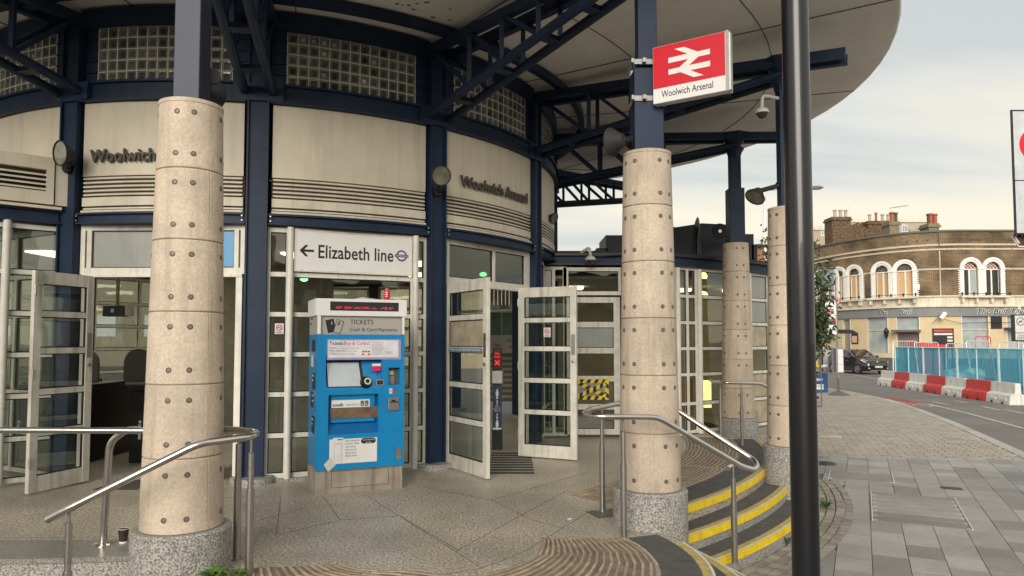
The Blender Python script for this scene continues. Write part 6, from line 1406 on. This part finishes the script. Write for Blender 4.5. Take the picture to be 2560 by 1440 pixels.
# ------------------------------------------------------------------ background blocks
def block(x0, x1, Y, ytop, label, col, wins, dep=10):
    a = at(x0, ytop, Y); c = at(x1, ytop, Y); t = thing('apartment_block', ((a.x+c.x)/2, Y, ZR), label, 'building'); q = B(); q.box(a.x,c.x,Y,Y+dep,ZR,a.z-.5); q.build('wall', col, t); q = B(); q.box(a.x-.2,c.x+.2,Y-.2,Y+dep,a.z-.5,a.z); q.build('roof_band', cream, t)
    for (wx0,wx1,wy0,wy1) in wins:
        p0, p1 = at(wx0,wy1,Y), at(wx1,wy0,Y); q = B(); q.box(p0.x,p1.x,Y-.04,Y+.02,p0.z,p1.z); f_ = q.build('window', white, t); q = B()
        q.box(p0.x+.1,(p0.x+p1.x)/2-.04,Y-.06,Y-.045,p0.z+.1,p1.z-.1); q.box((p0.x+p1.x)/2+.04,p1.x-.1,Y-.06,Y-.045,p0.z+.1,p1.z-.1); q.build('pane', M('far_glass', (.25,.32,.36), .1), f_)
buff = M('buff_brick', (.40,.33,.24), .8, var=.08, scale=2)
block(2010,2135,95,566,'pale buff apartment block behind the first chimney stack',buff,[(2052,2064,574,590)])
block(2124,2330,110,548,'low grey roofed apartment block behind the pub chimneys',M('buff_grey',(.42,.37,.31),.8),[(2255,2268,562,580)])
for x0,x1,Y,hh,lb_,cl_ in ((-40,-16,-34,6,'brown brick terrace behind the photographer on the west side',(.12,.08,.055)),(-14,14,-37,7,'grey rendered parade behind the photographer',(.22,.21,.19)),(16,44,-35,6.5,'red brick terrace behind the photographer on the east side',(.16,.07,.045))):
    t = thing('street_building', ((x0+x1)/2, Y, ZR), lb_, 'building'); q = B(); q.box(x0,x1,Y-8,Y,ZR,hh); q.build('wall', M('far_wall_%d' % int(hh) if x0 != 16 else 'far_wall_red', cl_, .85, var=.2), t)
    for i in range(int((x1-x0)/3)):
        for z in (1.0,4.2): q = B(); q.box(x0+.8+i*3,x0+2.2+i*3,Y+.002,Y+.05,z,z+1.7); q.build('window', whited if z > 2 else gl_frost, t)
    q = B(); q.box(x0-.3,x1+.3,Y-8,Y+.3,hh,hh+.3); q.build('roof', blackm, t)
before_pub = set(bpy.data.objects)
# ------------------------------------------------------------------ the pub
fc = [(21.4,56),(21.7,53.3),(21.8,51),(22.15,48.8),(22.75,46.8),(23.7,44.9),(25,43.65),(26.6,43.05),(28.5,43),(31,43),(34,43),(46,43)]
def cr(P, i, t):
    p0, p1, p2, p3 = [Vector(P[max(0,min(len(P)-1,i+k))]) for k in (-1,0,1,2)]
    return .5*((2*p1)+(-p0+p2)*t+(2*p0-5*p1+4*p2-p3)*t*t+(-p0+3*p1-3*p2+p3)*t**3)
FP = []; 
for i in range(len(fc)-1):
    for k in range(12): FP.append(cr(fc, i, k/12))
FP.append(Vector(fc[-1])); FS = [0]
for i in range(1, len(FP)): FS.append(FS[-1]+(FP[i]-FP[i-1]).length)
def fac(s):
    for i in range(1, len(FS)):
        if s <= FS[i] or i == len(FS)-1:
            t = (s-FS[i-1])/(FS[i]-FS[i-1]); p = FP[i-1].lerp(FP[i], t); d = (FP[i]-FP[i-1]).normalized(); return Vector((p.x,p.y,0)), Vector((d.x,d.y,0))
def s_at(px):
    k = (px-1280)/F; best = min(range(len(FP)), key=lambda i: abs(FP[i].x/(FP[i].y*cp+.1)-k)); 
    lo, hi = FS[max(0,best-1)], FS[min(len(FS)-1,best+1)]
    for _ in range(30):
        m = (lo+hi)/2; p, _d = fac(m)
        if p.x/(p.y) < k*1.0: lo = m
        else: hi = m
    return lo
pub = thing('corner_pub', (28, 45, ZR), 'curved corner pub of brown brick with paired white arched windows above grey fascia', 'pub')
def pubbrick():
    m = bpy.data.materials.new('pub_brick'); m.use_nodes = True; n = m.node_tree; L = n.links.new; b = n.nodes['Principled BSDF']; b.inputs['Roughness'].default_value = .9
    uv = n.nodes.new('ShaderNodeUVMap'); br_ = n.nodes.new('ShaderNodeTexBrick'); br_.inputs['Scale'].default_value = 1; br_.inputs['Brick Width'].default_value = .225; br_.inputs['Row Height'].default_value = .078; br_.inputs['Mortar Size'].default_value = .013
    br_.inputs['Color1'].default_value = (.155,.095,.050,1); br_.inputs['Color2'].default_value = (.075,.050,.032,1); br_.inputs['Mortar'].default_value = (.30,.24,.165,1)
    no = n.nodes.new('ShaderNodeTexNoise'); no.inputs['Scale'].default_value = .7; no.inputs['Detail'].default_value = 6; r = n.nodes.new('ShaderNodeValToRGB'); r.color_ramp.elements[0].position = .35; r.color_ramp.elements[0].color = (.5,.48,.45,1); r.color_ramp.elements[1].position = .65; r.color_ramp.elements[1].color = (1.3,1.25,1.15,1)
    mx_ = n.nodes.new('ShaderNodeMix'); mx_.data_type = 'RGBA'; mx_.blend_type = 'MULTIPLY'; mx_.inputs[0].default_value = 1
    L(uv.outputs[0], br_.inputs['Vector']); L(uv.outputs[0], no.inputs['Vector']); L(no.outputs['Fac'], r.inputs['Fac']); L(br_.outputs['Color'], mx_.inputs[6]); L(r.outputs[0], mx_.inputs[7]); L(mx_.outputs[2], b.inputs['Base Color'])
    bp = n.nodes.new('ShaderNodeBump'); bp.inputs['Distance'].default_value = .01; bp.inputs['Strength'].default_value = .5; bp.invert = True; L(br_.outputs['Fac'], bp.inputs['Height']); L(bp.outputs[0], b.inputs['Normal']); return m
pbrick = pubbrick()
def ribbon(name, mt, s0, s1, z0, z1, out=0, dep=.3, holes=(), uv=False, par=None, step=.35):
    ss = sorted({s0, s1, *[s0+(s1-s0)*i/max(1,int((s1-s0)/step)) for i in range(int((s1-s0)/step)+1)], *[h[0] for h in holes], *[h[1] for h in holes]}); ss = [s for s in ss if s0-1e-6 <= s <= s1+1e-6]
    zs = sorted({z0, z1, *[h[2] for h in holes if z0 < h[2] < z1], *[h[3] for h in holes if z0 < h[3] < z1]}); vs = []; fs = []; uvs = []
    idx = {}
    def vert(i, j, o):
        if (i,j,o) not in idx:
            p, d = fac(ss[i]); n = d.cross(Vector((0,0,1))); p = p + n*o; idx[(i,j,o)] = len(vs); vs.append((p.x,p.y,zs[j])); uvs.append((ss[i], zs[j]))
        return idx[(i,j,o)]
    inh = lambda i, j: any(h[0] < (ss[i]+ss[i+1])/2 < h[1] and h[2] < (zs[j]+zs[j+1])/2 < h[3] for h in holes)
    nI, nJ = len(ss)-1, len(zs)-1
    for i in range(nI):
        for j in range(nJ):
            if inh(i,j): continue
            fs.append((vert(i,j,out),vert(i+1,j,out),vert(i+1,j+1,out),vert(i,j+1,out)))
            for (di,dj,a,b_) in ((-1,0,(i,j),(i,j+1)),(1,0,(i+1,j),(i+1,j+1)),(0,-1,(i,j),(i+1,j)),(0,1,(i,j+1),(i+1,j+1))):
                I, J = i+di, j+dj
                if I < 0 or J < 0 or I >= nI or J >= nJ or inh(I,J): fs.append((vert(*a,out),vert(*b_,out),vert(*b_,out-dep),vert(*a,out-dep)))
    q = B(); q.add(vs, fs); o = q.build(name, mt, par or pub)
    if uv:
        l = o.data.uv_layers.new(name='UVMap')
        for lp_ in o.data.loops: l.data[lp_.index].uv = uvs[lp_.vertex_index]
    return o
units = []
for px in (2069, 2120, 2236, 2457): units.append(s_at(px))
Zs, Zsp = 4.33, 5.97; hl = []
for s in units:
    for o in (-.675, .675): hl.append((s+o-.45, s+o+.45, Zs, Zsp+.45))
SW = FS[-1]
ribbon('brick_wall', pbrick, .5, SW, 4.33, 8.25, holes=hl, uv=True)
for z0, z1, o, mt in ((8.25,8.36,.10,M('coping_stone',(.13,.12,.10),.8)),(7.40,7.52,.06,M('pale_band',(.55,.47,.36),.8,streak=.6,dirt=(.2,.15,.1))),(7.14,7.24,.05,MATS['pale_band']),(4.28,4.36,.16,M('peeling_white',(.66,.60,.49),.8,var=.15,scale=2,streak=.7,dirt=(.3,.24,.16))),(3.72,4.28,.05,MATS['peeling_white']),(3.66,3.76,.22,MATS['peeling_white']),(3.10,3.66,.10,M('fascia_grey',(.20,.205,.21),.6,var=.1,scale=2)),(-.6,.55,.03,M('dado_grey',(.10,.11,.12),.7))):
    ribbon('cornice' if mt.name != 'fascia_grey' else 'fascia', mt, .5, SW, z0, z1, out=o, dep=o+.25)
gaps = sorted(hl); prev = .5; 
for h in [*gaps, (SW,SW,0,0)]:
    if h[0]-.2-prev > .4: ribbon('impost_band', MATS['pale_band'], prev, h[0]-.22, 5.93, 6.03, out=.04, dep=.2)
    prev = h[1]+.22
# ground floor
GF = M('cream_render', (.60,.48,.30), .8, var=.07, scale=2, streak=.25, dirt=(.4,.3,.17)); gh = []
def gp_(x0,x1,y0,y1): return (s_at(x0), s_at(x1), at(0,y1,43).z, at(0,y0,43).z)
shops = [(2107,2125,793,930),(2168,2218,790,884),(2243,2297,790,824),(2243,2297,832,905),(2405,2470,790,884),(2518,2620,790,884)]
gh = [gp_(*s) for s in shops]; ribbon('ground_floor_wall', GF, .5, SW, .55, 3.10, holes=gh, dep=.25)
shop_g = M('whitened_glass', (.33,.37,.38), .25, var=.2, scale=1.5); 
for i, (a_,b_,c_,d_) in enumerate(gh):
    o = ribbon('shop_window' if i else 'side_door', shop_g if i in (1,2,4,5) else M('door_grey',(.28,.27,.24),.6), a_, b_, c_, d_, out=-.15, dep=.03)
    for f in (.5,) if i in (1,4,5) else (): 
        z = c_+(d_-c_)*.62; ribbon('glazing_bar', MATS['pale_band'], a_, b_, z, z+.07, out=-.10, dep=.04, par=o)
    ribbon('frame_edge', creamd, a_-.08, a_, c_, d_, out=.02, dep=.05); ribbon('frame_edge', creamd, b_, b_+.08, c_, d_, out=.02, dep=.05)
for i, (x0,x1,y0,y1) in enumerate(((2477,2504,791,822),)): s_ = gp_(x0,x1,y0,y1); ribbon('black_vent', blackm, *s_, out=.04, dep=.06)
s_ = gp_(2330,2383,821,872); ribbon('notice_board', blackm, *s_, out=.05, dep=.06)
for i in range(4): ribbon('notice_strip', whited if i else red, s_[0]+.08+.7*(i>1), s_[1]-.08, s_[3]-.2-i*.2, s_[3]-.08-i*.2, out=.056, dep=.005)
s_ = gp_(2129,2145,830,860); ribbon('poster_frame', blackm, *s_, out=.05, dep=.05); ribbon('poster', M('poster_peach',(.6,.4,.28),.6), s_[0]+.06, s_[1]-.06, s_[2]+.08, s_[3]-.2, out=.055, dep=.004)
ribbon('door_canopy', M('canopy_grey',(.12,.125,.13),.6), s_at(2238), s_at(2302), at(0,829,43).z, at(0,824,43).z, out=.7, dep=.7)
ribbon('door_canopy', MATS['canopy_grey'], s_at(2508), s_at(2640), at(0,823,43).z, at(0,819,43).z, out=.7, dep=.7)
ribbon('purple_shutter', M('plum_shutter',(.20,.13,.14),.6,var=.2), gh[3][0], gh[3][1], gh[3][2], gh[3][3], out=-.13, dep=.02)
# fascia lettering, two pieces following the wall
def fac_text(s, px, z, size, wd_):
    s0 = s_at(px); f0_ = tmesh(s, size, ext=.012, off=.03, shear=.35); xs = [v.co.x for v in f0_.vertices]; k = wd_/(max(xs)-min(xs))
    for mt, o, dz, of_ in ((white, .115, 0.0, .022), (ink, .135, -.004, .002)):
        me = tmesh(s, size, ext=.012, off=of_, shear=.35)
        for v in me.vertices:
            p, d = fac(s0+(v.co.x-min(xs))*k+(0 if mt is whited else .02)); n = d.cross(Vector((0,0,1))); pp = p + n*(o+v.co.z*.5); pp.z = z+v.co.y+dz; v.co = pp-wloc(pub)
        me.materials.clear(); me.materials.append(mt); inst(me, 'lettering', pub, Matrix())
fac_text('The', 2198, 3.25, .46, .62); fac_text('Bull', 2247, 3.25, .46, .80); fac_text('The Bull Tavern', 2438, 3.25, .46, 3.6)
# arched windows
surw = M('stucco_white', (.78,.76,.73), .6, var=.05, streak=.2, dirt=(.45,.42,.36)); board = M('plywood', (.55,.36,.19), .7, var=.1, scale=3); dkp = M('window_dark', (.03,.033,.035), .15); chk = M('chequer_red', (.28,.06,.04), .5)
iron = black
def arch_unit(s, boards, label, checker=False, narrow=False):
    for o in (-.675, .675):
        p, d = fac(s+o); m = face((p.x,p.y,0), d); q = B(m)
        ringpoly(q, m @ Matrix.Translation((0,Zsp,.0)), 0, 0, .44, .68, .10, 0, math.pi, 20); ringpoly(q, m @ Matrix.Translation((0,Zsp,.10)), 0, 0, .56, .70, .04, 0, math.pi, 20)
        q.M = m; q.box(-.68,-.44,Zs-.0,Zsp,0,.10); q.box(.44,.68,Zs,Zsp,0,.10); q.box(-.72,-.42,Zsp-.05,Zsp+.05,.10,.15); q.box(.42,.72,Zsp-.05,Zsp+.05,.10,.15)
        for i in range(12):
            if (o < 0): q.box(-.76,-.68,Zs+.02+i*.135,Zs+.09+i*.135,0,.05)
            else: q.box(.68,.76,Zs+.02+i*.135,Zs+.09+i*.135,0,.05)
        w_ = q.build('arched_window', surw, pub)
        q = B(m); q.prism([(-.44,Zsp+.02)]+[(.44*math.cos(math.pi-a*math.pi/14),Zsp+.02+.44*math.sin(a*math.pi/14)) for a in range(1,14)]+[(.44,Zsp+.02)],-.16,-.14); q.build('fanlight', chk if checker else M('fan_glass',(.10,.09,.085),.2,var=.4,scale=6), w_)
        if checker:
            q = B(m)
            for i in range(8):
                for j in range(4):
                    x, z = -.40+i*.105, Zsp+.05+j*.1
                    if (i+j) % 2 and x*x+(z-Zsp)**2 < .16: q.box(x,x+.09,z,z+.085,-.138,-.13)
            q.build('chequer_square', whited, w_)
        for a_, b_ in ((-.42,-.04),(.04,.42)):
            q = B(m); q.box(a_,b_,Zs+.05,Zsp-.05,-.17,-.15); q.build('pane' if not boards else 'window_board', board if boards else (MATS['whitened_glass'] if (o > 0) == (a_ < 0) and checker is False or (checker and a_ > 0 and o < 0) else dkp), w_)
        q = B(m); q.box(-.04,.04,Zs,Zsp,-.15,-.09); q.box(-.44,.44,Zsp-.05,Zsp+.02,-.15,-.08); q.box(-.44,.44,Zs,Zs+.05,-.15,-.05); q.box(-.44,-.42,Zs+.05,Zsp-.05,-.15,-.1); q.box(.42,.44,Zs+.05,Zsp-.05,-.15,-.1); q.build('frame', surw, w_)
    p, d = fac(s); m = face((p.x,p.y,0), d); q = B(m); q.box(-1.45,1.45,Zs-.12,Zs-.0,.05,.42); 
    for x in (-1.3,-.45,.45,1.3): q.box(x-.07,x+.07,Zs-.42,Zs-.12,.05,.3)
    q.build('window_sill', MATS['peeling_white'], pub)
    q = B(m); q.box(-1.45,1.45,Zs+.11,Zs+.14,.38,.41)
    for x in (-1.43,-.72,0,.72,1.43): q.box(x-.035,x+.035,Zs,Zs+.2,.37,.42); q.box(x-.08,x+.08,Zs+.12,Zs+.15,.36,.43)
    q.build('window_guard', iron, pub)
arch_unit(units[0], False, ''); arch_unit(units[1], True, ''); arch_unit(units[2], True, ''); arch_unit(units[3], False, '', checker=True)
# lamps, cables, pipe, alarm box
p, d = fac(s_at(2222)); n = d.cross(Vector((0,0,1))); z = at(0,832,43).z; q = B(); q.lathe([(.02,-.35),(.08,-.28),(.15,.05),(.17,.1),(.1,.25),(.02,.35)], p+n*.35+Vector((0,0,z)), 8); q.tube([p+Vector((0,0,z+.15)), p+n*.35+Vector((0,0,z+.2))], .02, 5); q.build('wall_lantern', black, label='black lantern on the cream pub wall between two windows', cat='lantern')
p, d = fac(s_at(2352)); n = d.cross(Vector((0,0,1))); z = at(0,790,43).z; q = B(); q.lathe([(.08,-.22),(.14,-.2),(.14,.2),(.1,.24)], p+n*.5+Vector((0,0,z)), 12, axis=(.5,-.2,.8)); q.build('flood_lamp', white, label='white tubular lamp hanging under the pub fascia', cat='lamp', smooth=True)
q = B(); q.tube([at(2330,810,42.8), at(2345,795,42.7), at(2400,808,42.8), at(2480,806,42.8), at(2560,806,42.8)], .015, 5); q.build('cable', black, pub)
ribbon('alarm_box', white, s_at(2295), s_at(2302), 4.75, 5.1, out=.15, dep=.15); ribbon('downpipe', MATS['pale_band'], s_at(2352), s_at(2352)+.06, 4.36, 7.1, out=.07, dep=.07); ribbon('downpipe', MATS['dado_grey'], s_at(2352), s_at(2352)+.06, 7.24, 8.25, out=.07, dep=.07)
# hanging pub sign
p, d = fac(s_at(2075)); n = d.cross(Vector((0,0,1))); 
hs = at(2070,700,44); pg = thing('pub_sign', hs, 'hanging dark painted pub sign beside the narrow arched windows', 'sign'); q = B(); q.box(-.38,.36,-.04,.04,-.65,.65); q.build('sign_board', M('painted_board',(.16,.19,.22),.5,var=.6,scale=2.5), pg, world=False)
q = B(); q.box(-.5,.5,-.05,.05,.68,.75); q.box(-.4,.38,-.045,.045,-.72,-.66); q.box(.45,.5,0,3,.68,.75); q.build('sign_bracket', black, pg, world=False); q = B(); q.lathe([(.02,-.2),(.16,-.1),(.12,.1),(.03,.2)], (0,-.05,.05), 9, axis=(1,0,.3)); q.build('painted_animal', whited, pg, world=False)
text('BULL', .16, whited, face((-.25,-.042,-.55),(1,0,0)), pg)
# roof and chimneys
q = B(); q.prism([(p.x, p.y) for i, p in enumerate(FP) if i % 4 == 0 and FS[i] > .5] + [(46,56)], 7.7, 7.8); q.build('roof', M('slate_roof',(.06,.06,.065),.8), pub)
chb = M('stack_brick', (.13,.085,.05), .9, var=.4, scale=6, speck=.5, sscale=9); pot_w = M('pot_pale', (.42,.38,.28), .7, streak=.5); pot_r = M('pot_terracotta', (.34,.10,.045), .7, var=.2)
def stack(px0, px1, ytop, Y, pots, mt=chb, dep=.9, cap=True, z0=7.7):
    a, c = at(px0,ytop,Y), at(px1,ytop,Y); q = B(); q.box(a.x,c.x,Y,Y+dep,z0,a.z-.25); q.box(a.x-.08,c.x+.08,Y-.08,Y+dep+.08,a.z-.25,a.z-.13); q.box(a.x-.02,c.x+.02,Y-.02,Y+dep+.02,a.z-.13,a.z); ch = q.build('chimney', mt, pub)
    for (x, yt, w_, m_) in pots:
        p = at(x, ytop, Y+.3); h = at(x, yt, Y+.3).z - a.z; q = B(); q.lathe([(w_*.9,-.02),(w_*.8,h*.15),(w_*.78,h*.8),(w_*1.05,h*.84),(w_*1.05,h*.97),(w_*.9,h),(w_*.7,h),(w_*.65,h*.5)], (p.x,Y+.4,a.z), 12, cap=False); q.build('chimney_pot', m_, ch, smooth=True)
stack(2080,2127,542,49,[(2089,524,.13,pot_w),(2103,524,.13,pot_w),(2116,524,.13,pot_w)],dep=1.2)
stack(2170,2228,552,51,[(2176,535,.12,pot_w),(2192,531,.10,pot_r),(2208,535,.12,pot_w),(2222,535,.12,pot_w)],dep=1.0)
stack(2224,2248,553,46,[(2232,530,.16,pot_r),(2242,531,.12,chb)],mt=M('stack_render',(.22,.19,.13),.9,var=.3),dep=.9)
stack(2322,2348,558,44.5,[(2314+10,534,.13,chb),(2329,533,.15,pot_r),(2340,534,.15,pot_r)],mt=MATS['stack_render'],dep=1)
q = B(); 
a, b_, c = at(2127,567,50), at(2146,556,50), at(2178,578,50); q.add([(a.x,50,7.7),(a.x,50,a.z),(b_.x,50,b_.z),(c.x,50,c.z),(c.x,50,7.7)]+[(a.x,51,7.7),(a.x,51,a.z),(b_.x,51,b_.z),(c.x,51,c.z),(c.x,51,7.7)],[(0,1,2,3,4),(5,6,7,8,9),(1,2,7,6),(2,3,8,7)]); q.build('gable_wall', chb, pub)
q = B(); q.tube([at(2225,531,46), at(2226,518,46)], .02, 5); q.tube([at(2222,520,46), at(2270,514,46)], .02, 5)
for i in range(7): p0 = at(2230+i*6,519-i*.8,46); q.tube([p0-Vector((.0,.3,0)), p0+Vector((0,.3,0))], .012, 4)
q.build('aerial', galv, label='television aerial on the middle pub chimney', cat='aerial')
q = B(); q.tube([at(2124,550,49), at(2124,514,49)], .015, 4); q.build('aerial_mast', galv, label='thin bare mast beside the first pub chimney', cat='aerial')
# rooftop shrub
rs = at(2285,573,45.5); t = thing('roof_shrub', (rs.x,45.5,7.8), 'green shrub growing on the pub roof between two chimneys', 'shrub'); q = B(); rnd = random.Random(2)
for i in range(700):
    c = Vector((rnd.gauss(0,.35), rnd.gauss(0,.2), abs(rnd.gauss(.1,.35))+.1)); d = Vector((rnd.uniform(-1,1),rnd.uniform(-1,1),rnd.uniform(-.5,1))).normalized()*.1; s = d.orthogonal().normalized()*.03; q.add([c,c+d*.5+s,c+d,c+d*.5-s],[(0,1,2,3)])
q.build('foliage', M('shrub_green',(.10,.14,.03),.6,var=.3), t, world=False); q = B(); q.tube([(0,0,-.1),(0,0,.4)], .03, 5); q.build('stem', MATS['bark'], t, world=False)
# the pub group was drawn at 43 m; it stands a little farther off and is correspondingly larger
KP, EYE = 1.15, Vector((0, 0, H))
for o in [o for o in bpy.data.objects if o not in before_pub and o.parent is None]:
    o.location = EYE + (o.location-EYE)*KP; o.scale = (KP, KP, KP)
# neighbour beyond the pub
a = at(2046,700,66); q = B(); q.box(a.x-6,a.x-.05,66,76,ZR,at(0,618,66).z); nb2 = thing('brick_neighbour', (a.x-3,66,ZR), 'orange brick house wall just beyond the curved pub', 'building'); q.build('wall', M('orange_brick',(.30,.14,.07),.9,var=.35,scale=5), nb2)
q = B(); q.box(a.x-6.3,a.x+.1,65.6,76,at(0,618,66).z,at(0,612,66).z); q.build('roof_edge', blackm, nb2); 
for i in range(2): q = B(); z = at(0,690-i*0,66).z+i*0; q.box(a.x-2.6-i*2,a.x-1.2-i*2,65.94,66.0,3.5,5.2); q.build('window', white, nb2)
a = at(2045,900,52); c = at(2081,900,52); sh2 = thing('shuttered_wall', (a.x,52,ZR), 'pale grey roller shutter wall left of the black car', 'wall'); q = B(); q.box(a.x-3,c.x,52,52.3,ZR,at(0,868,52).z); q.build('shutter', M('shutter_grey',(.36,.36,.36),.6), sh2); q = B(); q.box(c.x-.8,c.x-.7,51.95,52,ZR,at(0,868,52).z); q.build('shutter_post', black, sh2)
# far rows closing the horizon
for i, (x0, x1, Y, h_, lb_) in enumerate(((-80,-20,60,7,'distant pale building behind the station hall'),(-15,14,55,6,'distant low building seen through the far screens'),(60,120,75,9,'distant terrace beyond the photo edge past the pub'))):
    q = B(); q.box(x0,x1,Y,Y+8,ZR,h_); t = thing('distant_building', ((x0+x1)/2,Y,ZR), lb_, 'building'); q.build('wall', buff, t)
    q = B(); q.box(x0-.3,x1+.3,Y-.3,Y+8,h_,h_+.4); q.build('roof', blackm, t)
    for j in range(int((x1-x0)/4)): q = B(); q.box(x0+1+j*4,x0+2.6+j*4,Y-.05,Y,2,3.8); q.build('window', white, t)
